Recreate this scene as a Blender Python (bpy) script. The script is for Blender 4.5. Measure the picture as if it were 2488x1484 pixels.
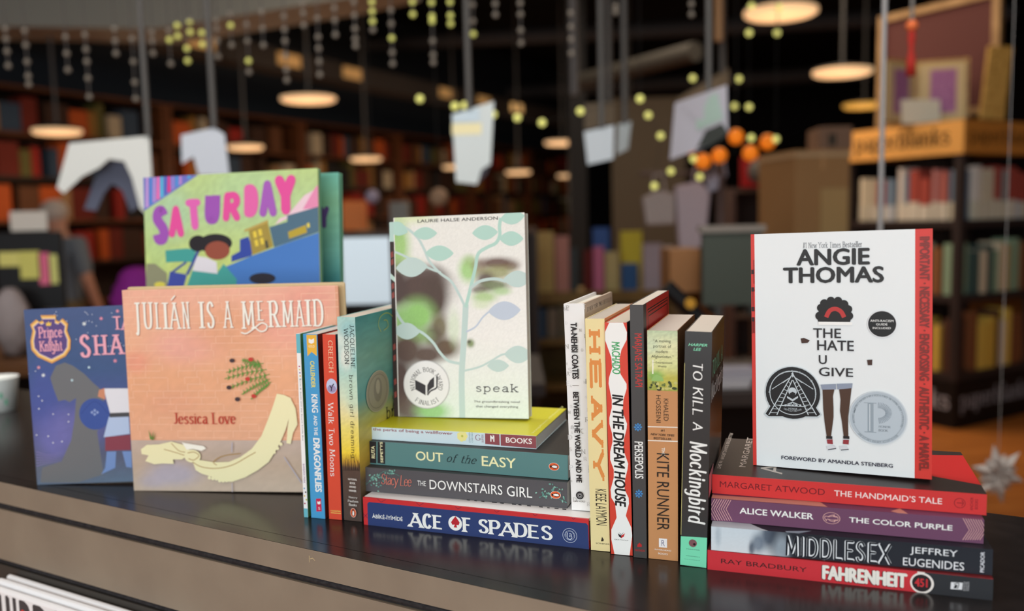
import bpy, bmesh, math, random, os
from mathutils import Vector, Matrix
from mathutils.geometry import tessellate_polygon
for o in list(bpy.data.objects): bpy.data.objects.remove(o, do_unlink=True)
SC = bpy.context.scene
COL = SC.collection
# ---------------------------------------------------------------- camera, world, lights, exposure
FPX, PITCH, ROLL, CAM_H = 2099.22, 0.100113, 0.022422, 0.30334
PW, PH = 2488, 1484
def cam_axes():
    f = Vector((0, math.cos(PITCH), -math.sin(PITCH))); r = Vector((1, 0, 0)); d = f.cross(r)
    c, s = math.cos(ROLL), math.sin(ROLL)
    return c*r+s*d, -s*r+c*d, f
CR, CD, CF = cam_axes()
cd = bpy.data.cameras.new('camera'); cam = bpy.data.objects.new('camera', cd); COL.objects.link(cam)
m = Matrix.Identity(4)
for i in range(3):
    m[i][0] = CR[i]; m[i][1] = -CD[i]; m[i][2] = -CF[i]
m[2][3] = CAM_H
cam.matrix_world = m
cd.sensor_width = 36; cd.lens = 36*FPX/PW; cd.clip_start = .02; cd.clip_end = 100
cd.dof.use_dof = True; cd.dof.focus_distance = .80; cd.dof.aperture_fstop = 2.9; cd.dof.aperture_blades = 0
SC.camera = cam
wd = bpy.data.worlds.new('world'); SC.world = wd; wd.use_nodes = True
wd.node_tree.nodes['Background'].inputs[0].default_value = (.55, .6, .7, 1)
wd.node_tree.nodes['Background'].inputs[1].default_value = .03
def area(name, loc, target, sx, sy, power, col):
    ld = bpy.data.lights.new(name, 'AREA'); ld.shape = 'RECTANGLE'; ld.size = sx; ld.size_y = sy; ld.energy = power; ld.color = col
    o = bpy.data.objects.new(name, ld); COL.objects.link(o); o.location = loc
    o.rotation_euler = (Vector(target)-Vector(loc)).to_track_quat('-Z', 'Y').to_euler(); return o
area('window_daylight', (-1.6, -4.32, 1.15), (-1.6, 1.0, 1.15), 6.4, 2.9, 305, (.89, .97, 1.0))
area('interior_fill_light', (1.0, 6.0, 2.85), (1.0, 6.0, 0), 3.0, 3.0, 150, (1.0, .80, .60))  # added fill without a fixture, lifts the dim shop interior
area('overhead_fill_front', (-.2, -.5, 1.94), (-.2, -.5, 0), 2.4, .9, 11, (1.0, .95, .88))  # added overhead fill, unseen, brightens the upward faces of the books
area('overhead_fill_rear', (-.2, 1.5, 1.94), (-.2, 1.5, 0), 3.2, .9, 50, (1.0, .97, .92))  # second added fill, unseen, for the hanging posters and page tops
vs = SC.view_settings
vs.view_transform = 'Standard'; vs.look = 'None'; vs.gamma = 1; vs.use_curve_mapping = False; vs.exposure = 0.0
# ---------------------------------------------------------------- helpers
def at(px, py, Y):
    q = CR*((px-PW/2)/FPX) + CD*((py-PH/2)/FPX) + CF
    return Vector((0, 0, CAM_H)) + q*(Y/q.y)
def atz(px, py, z):
    q = CR*((px-PW/2)/FPX) + CD*((py-PH/2)/FPX) + CF
    return Vector((0, 0, CAM_H)) + q*((z-CAM_H)/q.z)
def lin(c):
    r = []
    for v in c[:3]:
        v = v/255; r.append(v/12.92 if v <= .04045 else ((v+.055)/1.055)**2.4)
    return r
_M = {}
def mat(col, rough=.5, spec=.3, metal=0, emit=0, name=None):
    k = (tuple(col), rough, spec, metal, emit)
    if k in _M: return _M[k]
    mm = bpy.data.materials.new(name or 'paint_%d_%d_%d' % tuple(int(x) for x in col[:3])); mm.use_nodes = True
    b = mm.node_tree.nodes['Principled BSDF']; l = lin(col)
    b.inputs['Base Color'].default_value = (*l, 1); b.inputs['Roughness'].default_value = rough
    b.inputs['Specular IOR Level'].default_value = spec; b.inputs['Metallic'].default_value = metal
    if emit: b.inputs['Emission Color'].default_value = (*l, 1); b.inputs['Emission Strength'].default_value = emit
    _M[k] = mm; return mm
def noisy(name, c1, c2, scale, rough=.5, spec=.3, stretch=(1, 1, 1), bump=0):
    mm = bpy.data.materials.new(name); mm.use_nodes = True; nt = mm.node_tree; b = nt.nodes['Principled BSDF']
    tc = nt.nodes.new('ShaderNodeTexCoord'); mp = nt.nodes.new('ShaderNodeMapping'); mp.inputs['Scale'].default_value = stretch
    nz = nt.nodes.new('ShaderNodeTexNoise'); nz.inputs['Scale'].default_value = scale; nz.inputs['Detail'].default_value = 4
    rp = nt.nodes.new('ShaderNodeValToRGB'); rp.color_ramp.elements[0].color = (*lin(c1), 1); rp.color_ramp.elements[1].color = (*lin(c2), 1)
    rp.color_ramp.elements[0].position = .35; rp.color_ramp.elements[1].position = .65
    nt.links.new(tc.outputs['Object'], mp.inputs[0]); nt.links.new(mp.outputs[0], nz.inputs['Vector']); nt.links.new(nz.outputs[0], rp.inputs[0]); nt.links.new(rp.outputs[0], b.inputs['Base Color'])
    b.inputs['Roughness'].default_value = rough; b.inputs['Specular IOR Level'].default_value = spec
    if bump:
        bp = nt.nodes.new('ShaderNodeBump'); bp.inputs['Strength'].default_value = bump; bp.inputs['Distance'].default_value = .001
        nt.links.new(nz.outputs[0], bp.inputs['Height']); nt.links.new(bp.outputs[0], b.inputs['Normal'])
    return mm
def art_mat():
    if 'art' in _M: return _M['art']
    mm = bpy.data.materials.new('printed_cover'); mm.use_nodes = True; nt = mm.node_tree; b = nt.nodes['Principled BSDF']
    a = nt.nodes.new('ShaderNodeAttribute'); a.attribute_name = 'Col'; nt.links.new(a.outputs['Color'], b.inputs['Base Color'])
    b.inputs['Roughness'].default_value = .45; b.inputs['Specular IOR Level'].default_value = .3
    _M['art'] = mm; return mm
def page_mat(col, axis):
    k = ('page', tuple(col), axis)
    if k in _M: return _M[k]
    mm = bpy.data.materials.new('page_edges'); mm.use_nodes = True; nt = mm.node_tree; b = nt.nodes['Principled BSDF']
    tc = nt.nodes.new('ShaderNodeTexCoord'); wv = nt.nodes.new('ShaderNodeTexWave'); wv.bands_direction = axis
    wv.inputs['Scale'].default_value = 420; wv.inputs['Distortion'].default_value = 1.5; wv.inputs['Detail'].default_value = 2; wv.inputs['Detail Scale'].default_value = .3
    rp = nt.nodes.new('ShaderNodeValToRGB'); rp.color_ramp.elements[0].color = (*lin([c*.86 for c in col]), 1); rp.color_ramp.elements[1].color = (*lin(col), 1)
    nt.links.new(tc.outputs['Object'], wv.inputs[0]); nt.links.new(wv.outputs[0], rp.inputs[0]); nt.links.new(rp.outputs[0], b.inputs['Base Color'])
    b.inputs['Roughness'].default_value = .8; b.inputs['Specular IOR Level'].default_value = .1
    _M[k] = mm; return mm
class PB:
    """collects faces of one part and links them as ONE mesh object"""
    def __init__(s): s.v = []; s.f = []; s.mi = []; s.m = []; s.c = {}; s.sm = []
    def slot(s, m_):
        if m_ not in s.m: s.m.append(m_)
        return s.m.index(m_)
    def faces(s, vs_, fs, m_, smooth=False):
        n = len(s.v); s.v += [tuple(v) for v in vs_]; i = s.slot(m_)
        for f in fs: s.f.append([n+k for k in f]); s.mi.append(i); s.sm.append(smooth)
        return n
    def box(s, x0, x1, y0, y1, z0, z1, m_, T=None):
        vs_ = [Vector((x, y, z)) for x in (x0, x1) for y in (y0, y1) for z in (z0, z1)]
        if T: vs_ = [T(v) for v in vs_]
        s.faces(vs_, [(0, 1, 3, 2), (4, 6, 7, 5), (0, 4, 5, 1), (2, 3, 7, 6), (0, 2, 6, 4), (1, 5, 7, 3)], m_)
    def prism(s, pts, w0, w1, T, m_):
        """outline pts (u,v) extruded w0..w1, T(u,v,w)->3d"""
        n = len(pts); vs_ = [T(u, v, w0) for u, v in pts]+[T(u, v, w1) for u, v in pts]
        s.faces(vs_, [tuple(range(n)), tuple(range(2*n-1, n-1, -1))]+[(i, i+n, (i+1) % n+n, (i+1) % n) for i in range(n)], m_)
    def tube(s, p, q, r, m_, n=10, r2=None):
        p = Vector(p); q = Vector(q); d = (q-p).normalized(); a = d.orthogonal().normalized(); b = d.cross(a); r2 = r if r2 is None else r2
        vs_ = [p+(a*math.cos(2*math.pi*i/n)+b*math.sin(2*math.pi*i/n))*r for i in range(n)]+[q+(a*math.cos(2*math.pi*i/n)+b*math.sin(2*math.pi*i/n))*r2 for i in range(n)]
        s.faces(vs_, [(i, (i+1) % n, (i+1) % n+n, i+n) for i in range(n)], m_, True); s.faces(vs_[:n], [tuple(range(n))], m_); s.faces(vs_[n:], [tuple(range(n))], m_)
    def lathe(s, prof, c, m_, n=24):
        c = Vector(c); vs_ = [c+Vector((r*math.cos(2*math.pi*i/n), r*math.sin(2*math.pi*i/n), z)) for r, z in prof for i in range(n)]
        s.faces(vs_, [(k*n+i, k*n+(i+1) % n, (k+1)*n+(i+1) % n, (k+1)*n+i) for k in range(len(prof)-1) for i in range(n)], m_, True)
    def ball(s, c, r, m_, n=10, sq=(1, 1, 1)):
        c = Vector(c); pr = [(r*math.sin(math.pi*k/n), -r*math.cos(math.pi*k/n)) for k in range(n+1)]
        nn = 12; vs_ = [c+Vector((a*math.cos(2*math.pi*i/nn)*sq[0], a*math.sin(2*math.pi*i/nn)*sq[1], z*sq[2])) for a, z in pr for i in range(nn)]
        s.faces(vs_, [(k*nn+i, k*nn+(i+1) % nn, (k+1)*nn+(i+1) % nn, (k+1)*nn+i) for k in range(n) for i in range(nn)], m_, True)
    def build(s, name, parent=None, bevel=0, M4=None):
        me = bpy.data.meshes.new(name); me.from_pydata(s.v, [], s.f)
        for m_ in s.m: me.materials.append(m_)
        me.polygons.foreach_set('material_index', s.mi); me.polygons.foreach_set('use_smooth', s.sm)
        if s.c:
            at_ = me.color_attributes.new('Col', 'FLOAT_COLOR', 'POINT')
            for i, c in s.c.items(): at_.data[i].color = (*c, 1)
        me.update()
        if not s.c and len(s.v) < 400:
            bm = bmesh.new(); bm.from_mesh(me); bmesh.ops.recalc_face_normals(bm, faces=bm.faces); bm.to_mesh(me); bm.free()
        o = bpy.data.objects.new(name, me); COL.objects.link(o)
        if parent: o.parent = parent
        if M4: o.matrix_local = M4
        if bevel:
            b = o.modifiers.new('bevel', 'BEVEL'); b.width = bevel; b.segments = 2; b.limit_method = 'ANGLE'
        return o
def tag(o, label, cat, group=None):
    o['label'] = label; o['category'] = cat
    if group: o['group'] = group
    return o
def thing(name, label, cat, loc=(0, 0, 0), rz=0, group=None):
    o = bpy.data.objects.new(name, None); COL.objects.link(o); o.location = loc; o.rotation_euler = (0, 0, rz); o.empty_display_size = .05
    return tag(o, label, cat, group)
def structure(o): o['kind'] = 'structure'; return o
# ---------------------------------------------------------------- lettering: stroke font and built-in font
GL = {}
for ln in """A .72|0,0 .36,1|.36,1 .72,0|.14,.34 .58,.34
B .6|.08,0 .08,1|~.08,1 .4,1 .52,.76 .4,.53 .08,.53|~.08,.53 .44,.53 .58,.27 .44,0 .08,0
C .66|~.62,.8 .5,.97 .34,1 .12,.85 .03,.5 .12,.15 .34,0 .5,.03 .64,.2
D .7|.08,0 .08,1|~.08,1 .38,1 .6,.85 .68,.5 .6,.15 .38,0 .08,0
E .56|.08,0 .08,1|.08,1 .52,1|.08,.52 .44,.52|.08,0 .54,0
F .54|.08,0 .08,1|.08,1 .52,1|.08,.5 .44,.5
G .7|~.62,.8 .5,.97 .34,1 .12,.85 .03,.5 .12,.15 .34,0 .52,.05 .64,.2|.64,.42 .64,.08|.42,.42 .64,.42
H .7|.08,0 .08,1|.62,0 .62,1|.08,.5 .62,.5
I .16|.08,0 .08,1
J .4|~.32,1 .32,.6 .32,.25 .22,.02 .04,.08
K .66|.08,0 .08,1|.6,1 .08,.42|.26,.58 .64,0
L .54|.08,0 .08,1|.08,0 .52,0
M .84|.06,0 .1,1|.1,1 .42,.12|.42,.12 .74,1|.74,1 .78,0
N .72|.08,0 .08,1|.08,1 .64,0|.64,0 .64,1
O .76|~.38,1 .12,.85 .03,.5 .12,.15 .38,0 .64,.15 .73,.5 .64,.85 .38,1
P .58|.08,0 .08,1|~.08,1 .42,1 .56,.74 .42,.47 .08,.47
Q .76|~.38,1 .12,.85 .03,.5 .12,.15 .38,0 .64,.15 .73,.5 .64,.85 .38,1|.44,.2 .72,-.1
R .64|.08,0 .08,1|~.08,1 .42,1 .56,.75 .42,.5 .08,.5|.32,.5 .62,0
S .54|~.48,.82 .37,.97 .24,1 .09,.9 .07,.7 .25,.54 .42,.4 .49,.22 .4,.04 .24,0 .1,.05 .04,.2
T .62|.31,0 .31,1|.02,1 .6,1
U .68|~.08,1 .08,.6 .08,.3 .16,.06 .34,0 .52,.06 .6,.3 .6,.6 .6,1
V .7|0,1 .35,0|.35,0 .7,1
W 1|0,1 .26,0|.26,0 .5,.95|.5,.95 .74,0|.74,0 1,1
X .68|0,1 .68,0|0,0 .68,1
Y .68|0,1 .34,.48|.68,1 .34,.48|.34,.48 .34,0
Z .6|.04,1 .56,1|.56,1 .04,0|.04,0 .58,0
a .48|~.06,.54 .2,.66 .34,.62 .39,.48 .39,.2 .41,.0|~.39,.38 .2,.37 .05,.22 .1,.03 .22,.02 .39,.18
b .54|.08,1 .08,0|~.08,.46 .22,.66 .4,.6 .48,.33 .4,.06 .22,0 .08,.14
c .46|~.42,.54 .26,.66 .1,.56 .04,.33 .1,.08 .26,0 .43,.12
d .54|.44,1 .44,0|~.44,.5 .3,.66 .12,.6 .04,.33 .12,.06 .3,0 .44,.14
e .5|~.06,.37 .44,.37 .4,.56 .26,.66 .1,.56 .04,.33 .1,.08 .26,0 .44,.12
f .34|~.36,.94 .25,1 .15,.88 .14,.6 .14,.3 .14,0|.0,.64 .3,.64
g .52|~.42,.5 .26,.66 .09,.56 .04,.36 .1,.12 .25,.06 .42,.2|~.43,.66 .43,.2 .43,-.1 .32,-.28 .16,-.3 .05,-.2
h .54|.08,1 .08,0|~.08,.45 .2,.64 .34,.66 .44,.52 .44,.25 .44,0
i .18|.09,.66 .09,0|.09,.92 .09,.85
k .5|.08,1 .08,0|.42,.66 .08,.28|.2,.4 .46,0
l .18|.09,1 .09,0
m .82|.08,.66 .08,0|~.08,.46 .18,.64 .3,.66 .4,.52 .4,.25 .4,0|~.4,.46 .5,.64 .62,.66 .72,.52 .72,.25 .72,0
n .54|.08,.66 .08,0|~.08,.45 .2,.64 .34,.66 .44,.52 .44,.25 .44,0
o .52|~.26,.66 .1,.56 .04,.33 .1,.1 .26,0 .42,.1 .48,.33 .42,.56 .26,.66
p .54|.08,.66 .08,-.3|~.08,.46 .22,.66 .4,.6 .48,.33 .4,.06 .22,0 .08,.14
q .54|.44,.66 .44,-.3|~.44,.5 .3,.66 .12,.6 .04,.33 .12,.06 .3,0 .44,.14
r .38|.08,.66 .08,0|~.08,.42 .18,.6 .36,.63
s .42|~.37,.54 .28,.65 .17,.66 .07,.58 .09,.44 .22,.35 .34,.27 .37,.13 .28,.01 .17,0 .04,.1
t .34|~.14,.9 .14,.5 .14,.15 .22,.0 .34,.06|0,.64 .32,.64
u .54|~.08,.66 .08,.35 .1,.1 .22,0 .36,.06 .44,.2|.44,.66 .44,0
v .5|0,.66 .25,0|.25,0 .5,.66
w .74|0,.66 .19,0|.19,0 .37,.62|.37,.62 .55,0|.55,0 .74,.66
x .5|0,.66 .5,0|0,0 .5,.66
y .5|0,.66 .25,0|~.5,.66 .25,0 .14,-.24 .02,-.3
z .46|.03,.66 .42,.66|.42,.66 .03,0|.03,0 .44,0
& .7|~.66,.06 .3,.55 .2,.8 .3,1 .44,.92 .42,.72 .12,.4 .06,.18 .2,0 .42,.04 .62,.4
# .6|.1,.3 .55,.3|.1,.65 .55,.65|.18,0 .28,1|.38,0 .48,1
0 .56|~.28,1 .1,.8 .05,.5 .1,.2 .28,0 .46,.2 .51,.5 .46,.8 .28,1
1 .36|.2,0 .2,1|.2,1 .04,.84
4 .58|.42,0 .42,1|.42,1 .04,.3|.04,.3 .56,.3
5 .54|.46,1 .12,1|.12,1 .1,.56|~.1,.56 .28,.63 .46,.5 .49,.28 .38,.05 .22,0 .05,.1
- .4|.05,.4 .35,.4
. .2|.08,0 .1,.06
, .2|.1,.06 .06,-.14""".split('\n'):
    h_, *st = ln.split('|'); ch_, w_ = h_.split(' ')
    GL[ch_] = (float(w_), [(q[0] == '~', [tuple(float(z) for z in p.split(',')) for p in q.lstrip('~').split(' ')]) for q in st])
def catmull(p, n=6):
    out = []; closed = p[0] == p[-1]
    for i in range(len(p)-1):
        a = p[i-1] if i else (p[-2] if closed else p[0]); b = p[i]; c = p[i+1]; d = p[i+2] if i+2 < len(p) else (p[1] if closed else p[-1])
        for k in range(n):
            t = k/n
            out.append(tuple(.5*((2*b[j])+(-a[j]+c[j])*t+(2*a[j]-5*b[j]+4*c[j]-d[j])*t*t+(-a[j]+3*b[j]-3*c[j]+d[j])*t**3) for j in (0, 1)))
    out.append(p[-1]); return out
def strip(pts, wf):
    """ribbon along pts, width function wf(theta, fraction) -> list of quads"""
    n = len(pts); L = []; 
    for i in range(n):
        a = pts[max(i-1, 0)]; b = pts[min(i+1, n-1)]; dx, dy = b[0]-a[0], b[1]-a[1]; l = math.hypot(dx, dy) or 1e-9
        w = wf(math.atan2(dy, dx), i/(n-1))/2
        L.append(((pts[i][0]-dy/l*w, pts[i][1]+dx/l*w), (pts[i][0]+dy/l*w, pts[i][1]-dx/l*w)))
    return [[L[i][0], L[i][1], L[i+1][1], L[i+1][0]] for i in range(n-1)]
# thick, thin, serif, slab-thickness, spacing
STY = {'s': (.125, .062, .11, .05, .13), 'w': (.11, .095, .13, .095, .16), 'd': (.105, .055, .075, .05, .1), 'o': (.15, .1, .1, .07, .14), 'k': (.38, .26, .16, .16, .1),
       'a': (.24, .11, .13, .07, .1), 'c': (.15, .07, 0, 0, .16), 'p': (.055, .03, 0, 0, .0), 'h': (.28, .25, 0, 0, .2), 'm': (.15, .15, 0, 0, .24)}
def stroke_text(txt, style, u0, v0, u1, v1, bold=0, shear=0):
    tk, tn, sf, sl, gap = STY[style]; tk += bold*2 if style == 'm' else bold; tn += bold*2 if style == 'm' else bold*.6
    x = 0; S = []
    for ch in txt:
        if ch == ' ': x += .3+gap; continue
        g_ = GL.get(ch) or GL.get(ch.upper())
        if not g_: x += .3; continue
        for sm, p in g_[1]: S.append((sm, [(x+a+shear*b, b) for a, b in p]))
        x += g_[0]+gap
    xs = [a for _, p in S for a, b in p]; ys = [b for _, p in S for a, b in p]
    X0, X1, Y0, Y1 = min(xs), max(xs), min(ys), max(ys); H = (v1-v0)/max(Y1-Y0, .1)
    if style == 'm': H = (v1-v0)
    rx = min(1, max(.45, 1.1*(u1-u0)/max(X1-X0, .2)/H)) if style not in 'cpm' and X1-X0 > .2 else 1
    tk *= rx; tn = min(tn, tk); sf *= rx
    ex = tk*H*.5 if style != 'd' else tk*H*.5+sf*H*.4
    if style in 'kw': ex = (sf*.8+tk*.5)*H
    ex = min(ex, (u1-u0)*.35); ey = min(tn*H*.45, (v1-v0)*.3)
    if len(txt) > 4: ex = min(ex, .35*H)
    fx = lambda a: u0+ex+(a-X0)/max(X1-X0, 1e-6)*(u1-u0-2*ex) if X1-X0 > 1e-6 else (u0+u1)/2
    fy = lambda b: v0+ey+(b-Y0)/max(Y1-Y0, 1e-6)*(v1-v0-2*ey)
    Q = []
    for sm, p in S:
        q = [(fx(a), fy(b)) for a, b in p]
        if sm: q = catmull(q)
        d = len(p) == 2 and (p[1][0]-p[0][0])*(p[1][1]-p[0][1]) > .02
        def wf(th, f, d=d, sm=sm):
            w = tn+(tk-tn)*abs(math.sin(th))**1.2
            if d and not sm and style in 'sdoa' and abs(math.sin(th)) < .995: w = tn+(tk-tn)*.25
            if style == 'c': w *= 1-.35*abs(f-.4)
            return w*H
        if not sm and style in 'hmkca':      # square ends
            pass
        Q += strip(q, wf)
        if sf:
            for (pp, other) in ((0, 1), (-1, -2)):
                a, b = p[pp]; a2, b2 = p[other]; vert = abs(b2-b) > abs(a2-a)*.7
                onl = min(abs(b-t) for t in (0, 1, .66, -.3)) < .02
                if vert and onl and len(q) > 1 and not (sm and style not in 'wk' and b not in (1, 0)):
                    up = 1 if b2 > b else -1; X, Y = q[pp]; hw = (sf+tk*.45)*H; s2 = sl*H
                    if style == 'a': Q.append([(X-hw, Y-ey), (X+hw, Y-ey), (X+tk*.4*H, Y+up*s2*1.8), (X-tk*.4*H, Y+up*s2*1.8)] if up > 0 else [(X-hw, Y+ey), (X+hw, Y+ey), (X+tk*.4*H, Y-s2*1.8), (X-tk*.4*H, Y-s2*1.8)])
                    else: Q.append([(X-hw, Y-s2*.5), (X+hw, Y-s2*.5), (X+hw, Y+s2*.5), (X-hw, Y+s2*.5)])
        if style in 'mhckp' and not sm:       # round the joints
            for X, Y in (q[0], q[-1]):
                r = wf(math.atan2(q[-1][1]-q[0][1], q[-1][0]-q[0][0]), .4)/2*(.98 if style != 'k' else .5); Q.append([(X+r*math.cos(k*math.pi/4), Y+r*math.sin(k*math.pi/4)) for k in range(8)])
    return Q
_TC = {}
def font_polys(txt, bold=0, shear=0):
    k = (txt, bold, shear)
    if k in _TC: return _TC[k]
    cu = bpy.data.curves.new('lettering', 'FONT'); cu.body = txt; cu.offset = bold; cu.shear = max(-1, min(1, shear)); cu.resolution_u = 3; cu.fill_mode = 'FRONT'
    o = bpy.data.objects.new('lettering', cu); me = o.to_mesh()
    vs_ = [(v.co.x, v.co.y) for v in me.vertices]; fs = [tuple(p.vertices) for p in me.polygons]
    o.to_mesh_clear(); bpy.data.objects.remove(o); bpy.data.curves.remove(cu)
    _TC[k] = (vs_, fs); return _TC[k]
def clip(poly, u0, v0, u1, v1):
    for ax, lim, sg in ((0, u0, 1), (0, u1, -1), (1, v0, 1), (1, v1, -1)):
        out = []
        for i in range(len(poly)):
            a, b = poly[i-1], poly[i]; ia = (a[ax]-lim)*sg >= 0; ib = (b[ax]-lim)*sg >= 0
            if ia != ib:
                t = (lim-a[ax])/(b[ax]-a[ax]); out.append((a[0]+(b[0]-a[0])*t, a[1]+(b[1]-a[1])*t))
            if ib: out.append(b)
        poly = out
        if not poly: break
    return poly
class Print:
    """prints ink shapes (mm) on the plane T(u,v,eps) of part pb, layer by layer"""
    def __init__(s, pb, T, w, h, rough=.45, base=.00005): s.pb = pb; s.T = T; s.w = w*1000; s.h = h*1000; s.e = base; s.rough = rough
    def mk(s, c): return mat([v*.72 for v in c] if max(c) < 112 else c, s.rough, .22)
    def raw(s, vs_, fs, m_): return s.pb.faces([s.T(u/1000, v/1000, s.e) for u, v in vs_], fs, m_)
    def poly(s, pts, c, step=True):
        p = clip(list(pts), 0, 0, s.w, s.h)
        if len(p) < 3: return
        if len(p) > 4:
            tr = tessellate_polygon([[Vector((a, b, 0)) for a, b in p]]); s.raw(p, [t for t in tr], s.mk(c))
        else: s.raw(p, [tuple(range(len(p)))], s.mk(c))
        if step: s.e += .000008
    def polys(s, L, c):
        for p in L: s.poly(p, c, False); s.e += 4e-7
        s.e += .000008
    def ell(s, u, v, ru, rv, c, n=36): s.poly([(u+ru*math.cos(2*math.pi*i/n), v+rv*math.sin(2*math.pi*i/n)) for i in range(n)], c)
    def ring(s, u, v, ru, rv, fi, fo, c, n=48):
        cs = [(math.cos(2*math.pi*i/n), math.sin(2*math.pi*i/n)) for i in range(n+1)]
        s.polys([[(u+ru*fi*a[0], v+rv*fi*a[1]), (u+ru*fo*a[0], v+rv*fo*a[1]), (u+ru*fo*b[0], v+rv*fo*b[1]), (u+ru*fi*b[0], v+rv*fi*b[1])] for a, b in zip(cs, cs[1:])], c)
    def ribbon(s, w, pts, c, smooth=1, taper=None):
        p = catmull([tuple(a) for a in pts]) if smooth and len(pts) > 2 else pts
        s.polys(strip(p, lambda t, f: w*(1-.9*f if taper else 1)), c)
    def text(s, txt, c, font, u0, v0, u1, v1, rot=0, bold=0, shear=0):
        if rot == 0: R_ = lambda a, b: (u0+a, v0+b); W_, H_ = u1-u0, v1-v0
        elif rot == -90: R_ = lambda a, b: (u0+b, v1-a); W_, H_ = v1-v0, u1-u0
        else: R_ = lambda a, b: (u1-b, v0+a); W_, H_ = v1-v0, u1-u0
        if font == 'b':
            vs_, fs = font_polys(txt, 0, shear)
            if not vs_: return
            x0 = min(a for a, b in vs_); x1 = max(a for a, b in vs_); y0 = min(b for a, b in vs_); y1 = max(b for a, b in vs_)
            d = (bold+.008)*H_ if bold > 0 else 0; m_ = s.mk(c)
            d = min(d, W_*.1)
            for dx, dy in (((0, 0),) if not d else ((-d, 0), (d, 0), (0, -d*.7), (0, d*.7), (-d*.7, d*.5), (d*.7, -d*.5))):
                s.raw([R_(d+(a-x0)/(x1-x0)*(W_-2*d)+dx, d*.7+(b-y0)/(y1-y0)*(H_-1.4*d)+dy) for a, b in vs_], fs, m_); s.e += .0000022
        else:
            m_ = s.mk(c)
            for q in stroke_text(txt, font, 0, 0, W_, H_, bold, shear): s.raw([R_(a, b) for a, b in q], [tuple(range(len(q)))], m_); s.e += 1.2e-6
        s.e += .000008
    def arc(s, txt, c, cu_, cv_, r, rf, hf, a0, a1, inward=0, bold=0, font='b'):
        h = r*hf; n = len(txt); R_ = r*rf; m_ = s.mk(c)
        wd_ = {' ': .5, 'I': .5, 'i': .45, '.': .4, 'l': .45, '-': .5, 'M': 1.3, 'W': 1.4, 't': .6, 'r': .7}; ws = [wd_.get(k, 1 if k.isupper() else .85) for k in txt]; tot = sum(ws); acc = 0
        for ch, w_ in zip(txt, ws):
            f = (acc+w_/2)/tot; acc += w_
            if ch == ' ': continue
            a = math.radians(a0+(a1-a0)*f); gw = abs(math.radians(a1-a0))*R_*w_/tot*.82
            hh = h*(1 if ch.isupper() else .75)
            if font == 'b':
                vs_, fs = font_polys(ch, 0)
                if not vs_: continue
                x0 = min(p for p, q in vs_); x1 = max(p for p, q in vs_); y0 = min(q for p, q in vs_); y1 = max(q for p, q in vs_)
                sets = [([((p-x0)/(x1-x0)*gw-gw/2, (q-y0)/(y1-y0)*hh) for p, q in vs_], fs)]
            else: sets = [(q, [tuple(range(len(q)))]) for q in stroke_text(ch, font, -gw/2, 0, gw/2, hh, bold)]
            for vs_, fs in sets:
                out = []
                for p, q in vs_:
                    if inward: rr = R_-q; th = a+p/R_
                    else: rr = R_-h+q; th = a-p/R_
                    if inward: rr = R_-h+ (h-q) if False else R_-q; 
                    out.append((cu_+rr*math.cos(th), cv_+rr*math.sin(th)))
                s.raw(out, fs, m_)
        s.e += .000008
    def art(s, u0, v0, u1, v1, stops, blobs, n, noise, full=0):
        u0, u1, v0, v1 = max(u0, 0), min(u1, s.w), max(v0, 0), min(v1, s.h)
        nu, nv = n; rd = random.Random(7); st = [(f, lin(c)) for f, c in stops]; bl = [(a, b, ra, rb, lin(c), al) for a, b, ra, rb, c, al in blobs]
        vs_ = []; cs = []
        for j in range(nv+1):
            f = 1-j/nv
            for i in range(len(st)-1):
                if st[i][0] <= f <= st[i+1][0]: break
            t = (f-st[i][0])/max(st[i+1][0]-st[i][0], 1e-6); t = min(max(t, 0), 1); base = [st[i][1][k]*(1-t)+st[i+1][1][k]*t for k in range(3)]
            for i2 in range(nu+1):
                u = u0+(u1-u0)*i2/nu; v = v0+(v1-v0)*j/nv; c = list(base)
                for a, b, ra, rb, cc, al in bl:
                    d = ((u-a)/ra)**2+((v-b)/rb)**2
                    if d < 2.6:
                        w = al*(1 if d < .35 else max(0, 1-((d**.5-.59)/1.02))**1.4); c = [c[k]*(1-w)+cc[k]*w for k in range(3)]
                z = 1+rd.uniform(-noise, noise)*2; vs_.append((u, v)); cs.append([x*z for x in c])
        k0 = s.raw(vs_, [(j*(nu+1)+i, j*(nu+1)+i+1, (j+1)*(nu+1)+i+1, (j+1)*(nu+1)+i) for j in range(nv) for i in range(nu)], art_mat())
        for i, c in enumerate(cs): s.pb.c[k0+i] = c
        s.e += .000008
    def penguin(s, u, v, ru, rv, rot, outline):
        if outline:
            s.ring(u, v, ru, rv, .93, 1, (226, 176, 170)); body = (226, 176, 170)
        else: s.ell(u, v, ru, rv, (236, 230, 224)); s.ell(u, v, ru*.94, rv*.94, (222, 96, 52)); body = (44, 38, 40)
        h = max(ru, rv)*.8; w = min(ru, rv)*.62
        def X(a, b): return (u+a*w, v+b*h) if rot == 0 else (u-b*h, v+a*w)
        B = [(-.15, .95), (.3, .95), (.45, .7), (.35, .5), (.75, .1), (.95, -.45), (.62, -.3), (.5, -.8), (.2, -.92), (-.45, -.9), (-.62, -.4), (-.95, -.5), (-.78, .1), (-.35, .5), (-.5, .7), (-.8, .72), (-.45, .85)]
        if outline:
            s.ribbon(.45, [X(*p) for p in B+[B[0]]], body, 1); s.ribbon(.4, [X(.3, .45), X(.55, -.1), X(.35, -.8)], body, 1); s.ribbon(.4, [X(-.3, .45), X(-.5, -.1), X(-.3, -.8)], body, 1); return
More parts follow.
